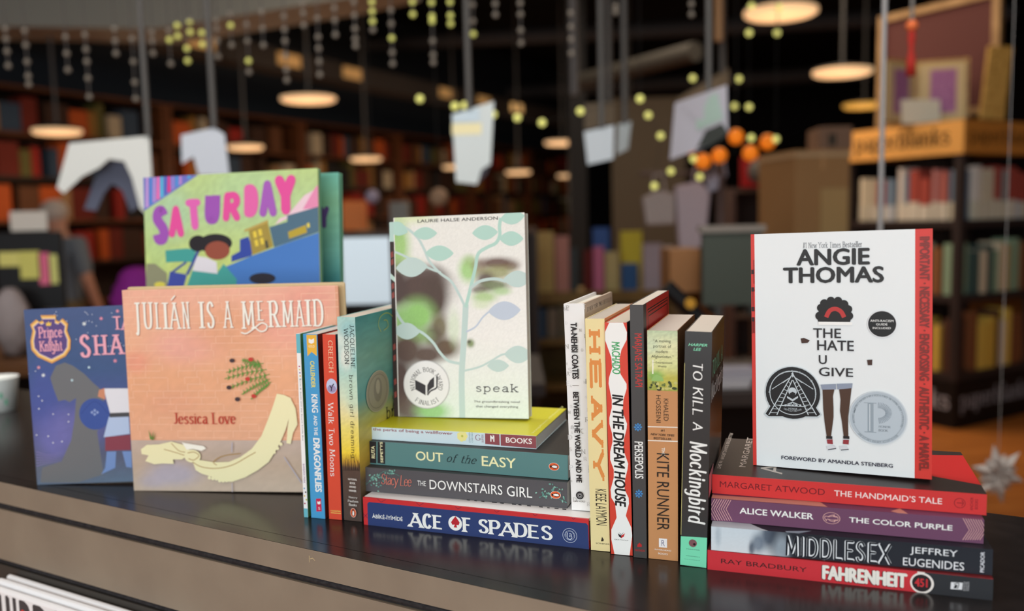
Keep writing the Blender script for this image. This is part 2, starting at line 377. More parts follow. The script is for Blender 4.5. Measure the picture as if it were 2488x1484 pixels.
        s.poly([X(*p) for p in B], body); s.poly([X(*p) for p in [(-.2, .5), (.25, .5), (.5, 0), (.42, -.55), (.1, -.8), (-.3, -.75), (-.5, -.3), (-.42, .15)]], (244, 240, 236))
    def run(s, ops):
        for q in ops:
            k = q[0]
            if k == 'T': s.text(*q[1:])
            elif k == 'P': s.poly(q[2], q[1])
            elif k == 'E': s.ell(q[2], q[3], q[4], q[5], q[1])
            elif k == 'G': s.ring(q[2], q[3], q[4], q[5], q[6], q[7], q[1])
            elif k == 'R': s.ribbon(q[2], q[3], q[1], q[4], q[5])
            elif k == 'C': s.arc(q[1], q[2], q[3], q[4], q[5], *q[6:])
            elif k == 'A': s.art(*q[1:])
            elif k == 'N': s.penguin(*q[1:])
            elif k == 'L':
                _, c, a, b, a2, b2, wf = q; L_ = math.hypot(a2-a, b2-b); dx, dy = (a2-a)/L_, (b2-b)/L_; pts = []
                for i in range(25):
                    t = i/24; pts.append((t, wf/2*math.sin(math.pi*t)**.8))
                pts += [(t, -w_) for t, w_ in reversed(pts[1:-1])]
                s.poly([(a+L_*(t*dx-w_*dy), b+L_*(t*dy+w_*dx)) for t, w_ in pts], c)
            elif k == 'BR':
                _, c, u0, v0, u1, v1 = q; rd = random.Random(4); v = v1; row = 0; L_ = []
                while v > v0+2:
                    u = u0-rd.uniform(0, 16)
                    while u < u1:
                        bw = rd.uniform(17, 24)
                        if rd.random() < .72: L_.append([(u, v-.22), (u+bw*.93, v-.22), (u+bw*.93, v+.22), (u, v+.22)])
                        if rd.random() < .7 and v-7.6 > v0: L_.append([(u-.2, v), (u+.2, v), (u+.2, v-7.4), (u-.2, v-7.4)])
                        u += bw
                    v -= 7.7
                s.polys(L_, c)
            elif k == 'AX': s.art(0, 0, s.w, s.h, q[1], [], (12, 60), .05)
            elif k == 'IX': s.poly([(q[2]*s.w, q[4]*s.h), (q[3]*s.w, q[4]*s.h), (q[3]*s.w, q[5]*s.h), (q[2]*s.w, q[5]*s.h)], q[1])
            elif k == 'FX':
                a = s.w*(1-q[3]); s.poly([(a, 0), (s.w, 0), (s.w, s.h), (a, s.h)], q[1])
                for d in (6, 8.5, 12): s.polys([[(a+d, d), (a+d+1.1, d), (a+d+1.1, s.h-d), (a+d, s.h-d)], [(a+d, s.h-d-1.1), (s.w-d, s.h-d-1.1), (s.w-d, s.h-d), (a+d, s.h-d)], [(s.w-d-1.1, d), (s.w-d, d), (s.w-d, s.h-d), (s.w-d-1.1, s.h-d)]], q[2])
            elif k == 'TX': s.text(q[1], q[2], q[7] if len(q) > 7 else 's', q[3]*1000, q[5]*s.h, q[4]*1000, q[6]*s.h)
BOOKS = \
{
'king':('stand',[[0.95385,-0.30027,-0.00167],[0.30027,0.95385,0],[0.00159,-0.0005,1],[-0.21251,0.86817,0.00033]],0.01604,0.19152,{'F':[('P',(240,186,70),[(3.9,190.7),(15.4,190.9),(14.7,169.5),(8.9,173.5),(4,168.9)]),('P',(245,245,245),[(6.3,187.1),(9.3,185.9),(12.4,187.5),(12.2,183.1),(9.1,181.8),(6.1,183)]),('T','GOLD',(250,240,220),'b',5.7,178,12.6,180.4,0,0,0),('T','CALLENDER',(240,224,90),'b',6.7,136.8,11.6,164.2,-90,0.02,0),('T','KING',(243,244,242),'b',6.3,111,13.5,130,-90,0.02,0),('T','AND THE',(243,244,242),'b',7.9,87.4,11.9,108.1,-90,0.02,0),('T','DRAGONFLIES',(243,244,242),'b',6.1,27.9,13.8,84.7,-90,0.04,0),('P',(206,40,80),[(6.5,20.7),(12.3,21.4),(12.5,7.9),(6.4,7.1)]),('P',(243,244,242),[(7.8,18.2),(9.4,17.5),(11.3,18.7),(11.5,15.8),(9.7,14.8),(8,15.5)]),('T','S',(243,244,242),'b',8.7,9.3,10.9,12.1,0,0,0),('P',(243,244,242),[(8.2,13.9),(11.7,13.9),(11.7,13.9),(8.2,13.9)])]}),
'walk':('stand',[[0.95381,-0.30028,-0.00892],[0.30029,0.95385,0],[0.00851,-0.00268,0.99996],[-0.19298,0.8631,0.00043]],0.01436,0.19145,{'F':[('T','CREECH',(246,228,190),'s',6.1,153.3,11,185.4,-90,0,0),('E',(196,206,236),8.5,138.9,6.01,7.71),('E',(160,150,190),8.4,136.2,4.9,3.9),('R',(60,54,70),1,[(7.8,134),(8.8,138.4),(11,141.5)],1,None),('R',(60,54,70),1,[(8.2,136.9),(6.1,139.8)],1,None),('T','Walk Two Moons',(243,244,242),'s',3.6,45.5,9.7,121.9,-90,0.01,0),('T','HARPER',(240,214,110),'b',2.6,8.4,14.2,9.9,0,0.02,0),('P',(240,214,110),[(2.5,7.3),(14.2,7.3),(14.2,6.7),(2.5,6.7)])]}),
'brown':('stand',[[0.95381,-0.30028,-0.00902],[0.30029,0.95385,0],[0.00861,-0.00271,0.99996],[-0.17674,0.85855,0.00048]],0.01994,0.2092,{'F':[('A',-1.8,-4.1,25.9,211.1,[(0,(176,216,208)),(0.1,(226,234,222)),(0.2,(150,208,206)),(0.38,(214,228,200)),(0.46,(236,226,170)),(0.54,(238,222,120)),(0.66,(244,214,66)),(0.705,(196,150,50)),(0.735,(86,66,56)),(1,(80,66,60))],[(13.7,197,13.7,9.9,(140,196,200),0.7),(8.1,167.7,7.3,10.9,(236,238,226),0.8),(15.9,130.4,9.1,16.8,(190,222,200),0.6)],(10,120),0.03,0),('R',(70,54,44),0.35,[(1.1,51.7),(1.8,59.7),(3.5,64.1)],1,1),('R',(70,54,44),0.35,[(2,51.8),(2.9,58.8),(-0.4,67.6)],1,1),('R',(70,54,44),0.35,[(2.9,51.9),(4.4,60.4),(6.1,70.8)],1,1),('R',(70,54,44),0.35,[(3.7,51.9),(4,62.4),(4.6,67.1)],1,1),('R',(70,54,44),0.35,[(4.6,52),(3.6,62.6),(3.6,64.4)],1,1),('R',(70,54,44),0.35,[(5.4,52.1),(6.6,63.1),(8,70.8)],1,1),('R',(70,54,44),0.35,[(6.3,52.1),(7,63.3),(3.6,64.7)],1,1),('R',(70,54,44),0.35,[(7.1,52.2),(6.7,62.8),(10.6,65.2)],1,1),('R',(70,54,44),0.35,[(8,52.3),(7.6,59),(8.8,66.6)],1,1),('R',(70,54,44),0.35,[(8.8,52.3),(8.3,59.1),(10.5,64.5)],1,1),('R',(70,54,44),0.35,[(9.7,52.4),(11.2,62.7),(9.5,70.7)],1,1),('R',(70,54,44),0.35,[(10.6,52.5),(10,63.8),(9.9,67.3)],1,1),('R',(70,54,44),0.35,[(11.4,52.5),(10.3,60.7),(11,69.6)],1,1),('R',(70,54,44),0.35,[(12.3,52.6),(13.5,61.9),(11.7,68.3)],1,1),('R',(70,54,44),0.35,[(13.1,52.7),(14.1,64.2),(16.8,72.3)],1,1),('R',(70,54,44),0.35,[(14,52.7),(14.9,60.1),(11.4,65.9)],1,1),('R',(70,54,44),0.35,[(14.8,52.8),(14.7,61.5),(12.4,71.8)],1,1),('R',(70,54,44),0.35,[(15.7,52.8),(15,59.6),(14.3,66.4)],1,1),('R',(70,54,44),0.35,[(16.5,52.9),(18,59.8),(16.1,69.6)],1,1),('R',(70,54,44),0.35,[(17.4,53),(17.7,60.7),(15.4,66.5)],1,1),('R',(70,54,44),0.35,[(18.2,53),(19.3,60.4),(15.8,65)],1,1),('R',(70,54,44),0.35,[(19.1,53.1),(18.3,63),(20.2,65.5)],1,1),('R',(70,54,44),0.35,[(19.9,53.2),(19.7,60.1),(20.8,70.3)],1,1),('R',(70,54,44),0.35,[(20.8,53.2),(20.6,64),(18.8,71.4)],1,1),('R',(70,54,44),0.35,[(21.6,53.3),(22.4,59.9),(20.2,72.3)],1,1),('R',(70,54,44),0.35,[(22.4,53.4),(24.1,62.4),(22.5,71)],1,1),('T','JACQUELINE',(52,70,72),'s',13.4,157.5,18.4,202.1,-90,0.01,0),('T','WOODSON',(52,70,72),'s',7.3,162.2,12,198,-90,0.01,0),('T','brown girl dreaming',(64,60,54),'s',10.4,66.3,15.9,150.7,-90,0,0),('T','NATIONAL',(226,220,214),'b',7,43,17.1,45,0,0.02,0),('T','BOOK',(226,220,214),'b',8.9,38.9,15,41.2,0,0.02,0),('T','AWARD',(226,220,214),'b',8,35.1,15.6,37.2,0,0.02,0),('T','WINNER',(226,220,214),'b',7.4,31.1,15.9,33.2,0,0.02,0),('T','Nancy',(240,238,232),'s',7.3,23.9,16.9,26.3,0,0.02,0),('T','Paulsen',(240,238,232),'s',6.2,20.3,17.8,22.6,0,0.02,0),('T','Books',(240,238,232),'s',7.5,16.5,16.2,19,0,0.02,0),('N',12.1,9.5,3.31,4.8,0,0)],'X':[('AX',[(0,(62,140,148)),(0.2,(120,172,160)),(0.4,(86,158,160)),(0.55,(200,190,90)),(0.7,(214,178,66)),(0.8,(120,100,70)),(1,(70,60,54))]),('TX','A New York Times',(50,60,60),0.078,0.136,0.52,0.545),('TX','brown girl',(36,36,36),0.064,0.16,0.42,0.5),('R',(190,196,90),0.8,[(55.4,187.4),(49.8,195.8),(56.5,204.1),(74,205.3),(89.8,197.2)],1,None),('R',(190,196,90),0.8,[(62.3,188),(73.1,191.3),(70,197.9),(63,198.8)],1,None),('R',(40,40,40),1.5,[(84.7,118.2),(81.3,106),(77.8,97.2)],0,None)],'award medal|embossed grey metallic medal':[('E',(150,146,128),43.8,126.3,26.71,21.65),('G',(112,108,96),43.8,126.3,26.71,21.65,0.8,0.83),('G',(176,170,150),43.8,126.3,26.71,21.65,0.96,1),('E',(128,124,110),43.9,127.8,9.67,12.82),('E',(164,158,140),44.1,130.9,4.79,7.62)]}),
'heavy':('stand',[[0.94821,-0.3174,0.01218],[0.31743,0.94828,0],[-0.01155,0.00386,0.99993],[0.06728,0.76401,0.0003]],0.01758,0.21289,{'F':[('T','H',(226,146,76),'k',2.8,181.1,13.7,203.3,-90,0,0),('T','E',(226,146,76),'k',3,147.2,13.8,177,-90,0,0),('T','A',(226,146,76),'k',3.2,120.9,14.2,143.3,-90,0,0),('T','V',(226,146,76),'k',3.4,96.3,14.3,121.4,-90,0,0),('T','Y',(226,146,76),'k',3.6,65.7,14.4,94.8,-90,0,0),('T','KIESE LAYMON',(74,62,52),'b',5.4,24.2,15.6,57.9,-90,0,0),('P',(74,62,50),[(9.5,9.1),(10.6,13.5),(12.2,10.8),(11.8,9.3)]),('T','SCRIBNER',(90,80,66),'b',4.7,6.3,17.4,7.6,0,0,0)]}),
'dream':('stand',[[0.94811,-0.31755,0.01607],[0.31759,0.94823,0],[-0.01524,0.0051,0.99987],[0.08442,0.7539,0.0003]],0.01965,0.21029,{'F':[('P',(243,244,242),[(4.2,210.5),(16.3,210.5),(19.6,201.8),(19.1,195.1),(14.3,186.2),(12.3,178.2),(12.8,164.9),(18.1,156.1),(18,151.6),(14.9,141.7),(13.9,130.9),(17.6,120.3),(17.1,115.8),(14.3,105.7),(13.7,96.7),(17.7,84.2),(16.9,78.7),(14.5,69.5),(13.9,60.3),(17.3,53.2),(17.5,47.8),(14.4,36.5),(19.1,25.9),(19.7,18.6),(16.7,-1.1),(3.6,-2.3),(0.7,13.3),(0.9,22.6),(6,34.1),(4.9,46.9),(1.7,52.2),(1.2,59.5),(4.4,70.7),(4.6,78),(1.6,87),(1.8,94.3),(4.2,103.5),(4,110.7),(1.8,119.7),(1.9,125.1),(4.3,134.2),(4.5,141.4),(2,155.7),(2.5,161.1),(5.6,170.1),(5.2,179),(-0.1,194.9),(0.1,202)]),('T','MACHADO',(72,168,104),'b',5.6,164.5,13,193.5,-90,0.02,0.15),('T','IN THE DREAM HOUSE',(48,44,46),'b',4.8,44.3,14.9,146.4,-90,0.03,0.15),('P',(60,56,60),[(6.7,19.7),(9.9,17.8),(9.8,15.5),(7.7,16.7)]),('P',(206,50,50),[(9.9,17.8),(13.2,20.3),(12.1,17),(9.8,15.5)]),('P',(160,160,165),[(7.4,20.9),(9.9,19.2),(12.5,21.3),(9.9,17.8)]),('T','GRAYWOLF',(70,66,70),'b',3.4,13.3,16.1,14.3,0,0,0)]}),
'pers':('stand',[[0.94767,-0.31918,0.00692],[0.31919,0.94769,0],[-0.00656,0.00221,0.99998],[0.10364,0.74504,0.0003]],0.0117,0.22641,{'F':[('T','MARJANE SATRAPI',(206,52,50),'b',1.7,154.5,10.1,201.4,-90,-0.01,0),('T','PERSEPOLIS',(243,244,242),'b',2.2,72.3,9.8,105.7,-90,0.01,0),('R',(72,140,200),1.3,[(5.6,118.6),(9.1,118.8)],0,None),('R',(72,140,200),1.3,[(5.6,118.6),(8,116.2)],0,None),('R',(72,140,200),1.3,[(5.6,118.6),(5.5,115)],0,None),('R',(72,140,200),1.3,[(5.6,118.6),(3,115.9)],0,None),('R',(72,140,200),1.3,[(5.6,118.6),(2,118.4)],0,None),('R',(72,140,200),1.3,[(5.6,118.6),(3.1,121)],0,None),('R',(72,140,200),1.3,[(5.6,118.6),(5.6,122.2)],0,None),('R',(72,140,200),1.3,[(5.6,118.6),(8.1,121.2)],0,None),('E',(40,80,150),5.6,118.6,1.55,1.55),('E',(110,180,220),5.6,118.6,0.7,0.7),('R',(72,140,200),1.3,[(5.6,58.6),(9.1,58.9)],0,None),('R',(72,140,200),1.3,[(5.6,58.6),(8,56.3)],0,None),('R',(72,140,200),1.3,[(5.6,58.6),(5.5,55)],0,None),('R',(72,140,200),1.3,[(5.6,58.6),(3,55.9)],0,None),('R',(72,140,200),1.3,[(5.6,58.6),(2,58.4)],0,None),('R',(72,140,200),1.3,[(5.6,58.6),(3.1,61)],0,None),('R',(72,140,200),1.3,[(5.6,58.6),(5.6,62.3)],0,None),('R',(72,140,200),1.3,[(5.6,58.6),(8.1,61.4)],0,None),('E',(40,80,150),5.6,58.6,1.66,1.66),('E',(110,180,220),5.6,58.6,0.76,0.76),('P',(190,44,44),[(3.4,9.9),(3.5,11.9),(5.4,13.9),(7.4,12.3),(7.4,10.3)]),('T','PANTHEON',(190,44,44),'b',1.2,5.8,10,7.8,0,0,0)],'X':[('FX',(176,46,42),(52,48,40),0.9)]}),
'kite':('stand',[[0.94826,-0.31748,-0.0008],[0.31748,0.94826,-0],[0.00076,-0.00025,1],[0.11639,0.74191,0.00032]],0.02594,0.20432,{'F':[('A',-1.6,151.8,27.4,205.5,[(0,(188,206,170)),(0.25,(226,226,180)),(0.6,(214,218,150)),(0.78,(190,184,80)),(1,(150,160,70))],[(6.8,164.6,6.9,4.4,(130,180,90),0.9),(20.6,158.1,8.5,5.3,(206,196,90),0.6),(3.5,190.8,6.9,6.9,(200,220,190),0.6)],(14,40),0.05,0),('R',(240,240,220),1.2,[(4.6,166.3),(4.8,178.6)],0,None),('P',(150,190,110),[(3.3,160.1),(4.4,163.1),(7.5,165.7),(11.1,164.8),(13.4,162.7),(14.1,160)]),('E',(86,100,60),3.5,156.3,1,1.3),('E',(60,70,50),7.3,157.5,1.1,1.1),('E',(200,196,120),16.7,153.7,1.9,1.1),('E',(60,70,50),14.4,156.2,1.2,0.7),('E',(86,100,60),10,152.6,2,1),('E',(110,124,66),14.8,157.6,0.96,0.96),('E',(110,124,66),13.6,156.7,1.5,1.1),('E',(200,196,120),20.5,154.4,1.9,1.2),('E',(60,70,50),10,153.1,1.35,1.35),('E',(200,196,120),18.5,156.2,1.5,1.1),('E',(200,196,120),13.4,153.4,1.25,1.25),('E',(200,196,120),9.7,154,1.6,1),('E',(110,124,66),23.9,154,1.9,1.3),('E',(60,70,50),19.9,156.1,1.25,1.25),('E',(200,196,120),8.8,157.6,1.45,1.45),('E',(86,100,60),20.2,157.1,0.91,1.3),('E',(86,100,60),2.6,154.2,1.2,0.91),('E',(86,100,60),19.5,158.5,1.25,1.25),('E',(86,100,60),11.5,154.1,0.96,0.96),('E',(110,124,66),7.3,158.8,1,0.8),('E',(86,100,60),18.9,159.3,1.2,1.2),('E',(110,124,66),19,155.8,1,1),('E',(110,124,66),4.9,158.6,1.25,1.25),('E',(86,100,60),8.2,155.6,1.15,1.15),('E',(86,100,60),23,154.3,1.9,1.2),('E',(200,196,120),24.4,159,1.6,1.3),('T','“A moving',(104,100,72),'b',5.3,193.3,20.2,196.6,0,0,0),('T','portrait of',(104,100,72),'b',5.2,188.6,20.7,192.2,0,0,0),('T','modern',(104,100,72),'b',7.3,184.7,17.7,187.4,0,0,0),('T','Afghanistan.”',(104,100,72),'b',3.5,179.8,22.7,182.9,0,0,0),('T','—Entertainment',(104,100,72),'b',4.6,175.6,21.6,177.3,0,0,0),('T','Weekly',(104,100,72),'b',8.9,171.8,16.7,174,0,0,0),('T','KHALED',(98,66,46),'b',14,125.3,18.1,144.9,-90,0,0),('T','HOSSEINI',(98,66,46),'b',7.4,123.5,11.5,147.7,-90,0,0),('R',(244,236,224),0.9,[(-0.7,119.3),(27.3,120.2)],0,None),('R',(244,236,224),0.9,[(-0.8,107),(27.3,107.8)],0,None),('T','#1',(98,66,46),'b',11.3,115.6,14.6,117.7,0,0.02,0),('T','NEW YORK TIMES',(98,66,46),'b',2.6,111.8,23.2,113.8,0,0.02,0.2),('T','BESTSELLER',(98,66,46),'b',5.2,108.5,20.8,110.4,0,0.02,0),('T','THE',(244,240,230),'b',12.1,94.1,14.8,101.5,-90,0.02,0),('T','KITE RUNNER',(62,48,40),'b',7.7,26.9,18.4,96.3,-90,-0.004,0),('P',(240,236,236),[(9.3,11.4),(16.5,11.4),(16.5,19.5),(9.3,19.5)]),('T','R',(110,110,140),'b',11.6,12.7,14.5,18.2,0,0,0),('T','RIVERHEAD',(246,240,230),'b',5.7,8.4,20.1,9.6,0,0.01,0),('T','BOOKS',(246,240,230),'b',8.7,4.8,17,6.4,0,0.01,0)]}),
'mock':('stand',[[0.94896,-0.31454,-0.02321],[0.31462,0.94922,0],[0.02203,-0.0073,0.99973],[0.14136,0.72546,0.00082]],0.02228,0.20482,{'F':[('T','HARPER',(136,226,186),'b',2.9,192.4,18.5,194.7,0,0.02,0.25),('T','LEE',(136,226,186),'b',7.1,188.6,13.7,191,0,0.02,0.25),('T','TO',(243,244,242),'c',7.3,163.1,15.1,178,-90,0.035,0.1),('T','KILL',(243,244,242),'c',7.7,133,15.8,157.5,-90,0.035,0.1),('T','A',(243,244,242),'c',8.4,119.9,16.1,127.3,-90,0.035,0.1),('T','Mockingbird',(243,244,242),'c',2.4,38.1,20.1,110.3,-90,0,0.1),('P',(126,224,184),[(-1.3,25.6),(24.1,27),(24.8,-5),(-1.4,-6.7)]),('E',(130,88,92),10.4,20.6,3.46,3.46),('E',(46,38,44),11.7,19.8,1.11,1.11),('T','HARPER',(52,62,60),'b',5.2,14.7,16.6,15.3,0,0.02,0),('T','PERENNIAL',(52,62,60),'b',2.4,11.9,18,11.9,0,0.02,0),('T','MODERN',(52,62,60),'b',5,8.6,16.4,9.1,0,0.02,0),('T','CLASSICS',(52,62,60),'b',3.5,5.6,16.8,5.9,0,0.02,0),('P',(236,226,150),[(-4.4,177.4),(0.3,177.7),(0.3,26.9),(-3.1,26.5)])],'X':[('TX','TO KILL A',(136,226,186),0.012,0.115,0.8,0.87,'c'),('TX','Mockingbird',(243,244,242),0.006,0.124,0.68,0.78,'c'),('IX',(206,130,140),0,0.3,0.3,0.4)]}),
'coat':('stand',[[0.94807,-0.31716,0.02389],[0.31725,0.94834,-0],[-0.02266,0.00758,0.99971],[0.05204,0.7919,0.0288]],0.01922,0.19539,{'F':[('T','H',(178,176,172),'s',5.7,10.7,7.4,12.9,0,0,0),('T','D',(206,206,208),'s',0.8,176.3,2.8,178.9,0,0,0),('T','A',(178,176,172),'s',3.1,117.6,4.6,119.6,0,0,0),('T','B',(206,206,208),'s',10.2,99.8,12.1,102.2,0,0,0),('T','O',(178,176,172),'s',21.2,175.4,23.2,177.9,0,0,0),('T','P',(206,206,208),'s',18.5,94.8,21.1,98.1,0,0,0),('T','B',(178,176,172),'s',8.9,170.9,10.9,173.6,0,0,0),('T','E',(206,206,208),'s',-0.1,119.1,3.3,123.4,0,0,0),('T','A',(178,176,172),'s',0.1,128.3,3.1,132.2,0,0,0),('T','K',(206,206,208),'s',18.7,95.9,20.7,98.3,0,0,0),('T','O',(178,176,172),'s',2.4,77.9,5.1,81.4,0,0,0),('T','B',(206,206,208),'s',21.2,61.1,22.9,63.4,0,0,0),('T','N',(178,176,172),'s',11.7,54.6,15.2,59,0,0,0),('T','R',(206,206,208),'s',18.5,31.5,21,34.6,0,0,0),('T','M',(178,176,172),'s',0.4,92.4,2.6,95.2,0,0,0),('T','T',(206,206,208),'s',19.2,33.6,21.8,36.9,0,0,0),('T','D',(178,176,172),'s',18.6,163.8,21.2,167.2,0,0,0),('T','P',(206,206,208),'s',-0.5,38.9,3,43.3,0,0,0),('T','O',(178,176,172),'s',15,151.2,17,153.8,0,0,0),('T','S',(206,206,208),'s',18.8,128.3,20.9,130.9,0,0,0),('T','P',(178,176,172),'s',18.2,121.2,21.5,125.5,0,0,0),('T','P',(206,206,208),'s',9.5,69.1,11.2,71.3,0,0,0),('T','N',(178,176,172),'s',0.1,153.8,3.3,157.9,0,0,0),('T','M',(206,206,208),'s',0.2,188.9,3.4,193,0,0,0),('T','R',(178,176,172),'s',16.6,85,20.2,89.5,0,0,0),('T','E',(206,206,208),'s',20.9,86.8,23.3,89.8,0,0,0),('T','E',(178,176,172),'s',0.8,138.5,2.5,140.7,0,0,0),('T','R',(206,206,208),'s',13.7,48.4,16.4,51.8,0,0,0),('T','E',(178,176,172),'s',20.2,58.7,23.9,63.4,0,0,0),('T','S',(206,206,208),'s',3.2,189.1,5,191.4,0,0,0),('T','M',(178,176,172),'s',14.1,169.6,16.2,172.3,0,0,0),('T','T',(206,206,208),'s',18.3,190.4,21.6,194.8,0,0,0),('T','B',(178,176,172),'s',0.5,27.3,2,29.2,0,0,0),('T','R',(206,206,208),'s',15.4,5.2,18.2,8.7,0,0,0),('T','E',(178,176,172),'s',18.4,9.5,20.9,12.6,0,0,0),('T','A',(206,206,208),'s',2.4,78.2,5,81.6,0,0,0),('T','H',(178,176,172),'s',16.7,121.4,18.4,123.6,0,0,0),('T','D',(206,206,208),'s',20.5,70.5,23.6,74.4,0,0,0),('T','S',(178,176,172),'s',0.1,57.2,2.6,60.5,0,0,0),('T','O',(206,206,208),'s',17.3,107.6,18.8,109.6,0,0,0),('T','O',(178,176,172),'s',21.2,171.4,23.1,173.9,0,0,0),('T','D',(206,206,208),'s',-0.3,68.2,3.1,72.5,0,0,0),('T','D',(178,176,172),'s',2.3,8.5,5.6,12.6,0,0,0),('T','S',(206,206,208),'s',2.7,98.2,4.9,101,0,0,0),('T','P',(178,176,172),'s',2.7,190.3,5.5,194,0,0,0),('T','S',(206,206,208),'s',2.3,131.3,5.9,135.9,0,0,0),('T','S',(178,176,172),'s',2.9,73.7,4.5,75.8,0,0,0),('T','M',(206,206,208),'s',18.1,40.2,21.3,44.2,0,0,0),('T','K',(178,176,172),'s',10.4,74.1,14.1,78.8,0,0,0),('T','A',(206,206,208),'s',18.9,70.6,20.6,72.8,0,0,0),('T','P',(178,176,172),'s',18.5,121.2,21.2,124.8,0,0,0),('T','B',(206,206,208),'s',7.1,137.5,10,141.2,0,0,0),('T','M',(178,176,172),'s',18.3,37.7,21.2,41.4,0,0,0),('T','D',(206,206,208),'s',20.5,154.9,23.8,159.1,0,0,0),('T','TA-NEHISI COATES',(52,48,52),'b',6.3,125.6,12.4,178.2,-90,0.035,0),('P',(52,48,52),[(6,119.1),(12.1,119.1),(12.1,119.5),(6,119.5)]),('T','BETWEEN THE WORLD AND ME',(52,48,52),'b',6.2,27.5,11.6,113.5,-90,0.035,0),('E',(50,48,52),9,15.2,3.71,3.71),('G',(210,210,212),9,15.2,3.71,3.71,0.3,0.42),('G',(190,190,192),9,15.2,3.71,3.71,0.6,0.66),('T','ONE WORLD',(60,58,60),'b',3.6,8.8,14,10.3,0,0,0)],'X':[('TX','#1 NEW YORK TIMES BESTSELLER',(90,76,70),0.012,0.12,0.955,0.975)]}),
'junie':('stand',[[0.95371,-0.3007,-0.00326],[0.30071,0.95372,-0],[0.00311,-0.00098,0.99999],[-0.2205,0.8705,0.00031]],0.0045,0.1917,{'F':[('P',(110,190,205),[(-8.9,172),(8.9,172),(8.9,196),(-8.9,196)]),('E',(190,80,120),2.2,158.3,0.9,0.71),('E',(226,206,90),2.4,155,0.75,0.75),('E',(120,90,170),2.6,151.7,0.8,0.8),('E',(226,170,80),2.7,148.4,0.86,0.86),('E',(150,190,200),2.9,145.2,0.9,0.71),('T','Junie B. Jones and the Stupid Smelly Bus',(90,90,96),'b',1.7,81.2,3.2,145.3,-90,0,0),('T','BARBARA PARK',(140,90,150),'b',1.2,36.2,3.3,56.6,-90,0,0),('E',(120,170,210),1.7,30.7,0.86,0.86),('E',(110,80,100),3.1,26.8,0.86,0.86),('E',(226,190,80),1.7,22.7,0.86,0.86),('E',(190,200,80),3.6,18.8,0.91,0.91),('E',(180,60,100),1.6,14.7,0.86,0.86),('P',(110,190,205),[(-0.7,-1.8),(4.7,-1.8),(4.7,9.4),(-0.7,9.4)])]}),
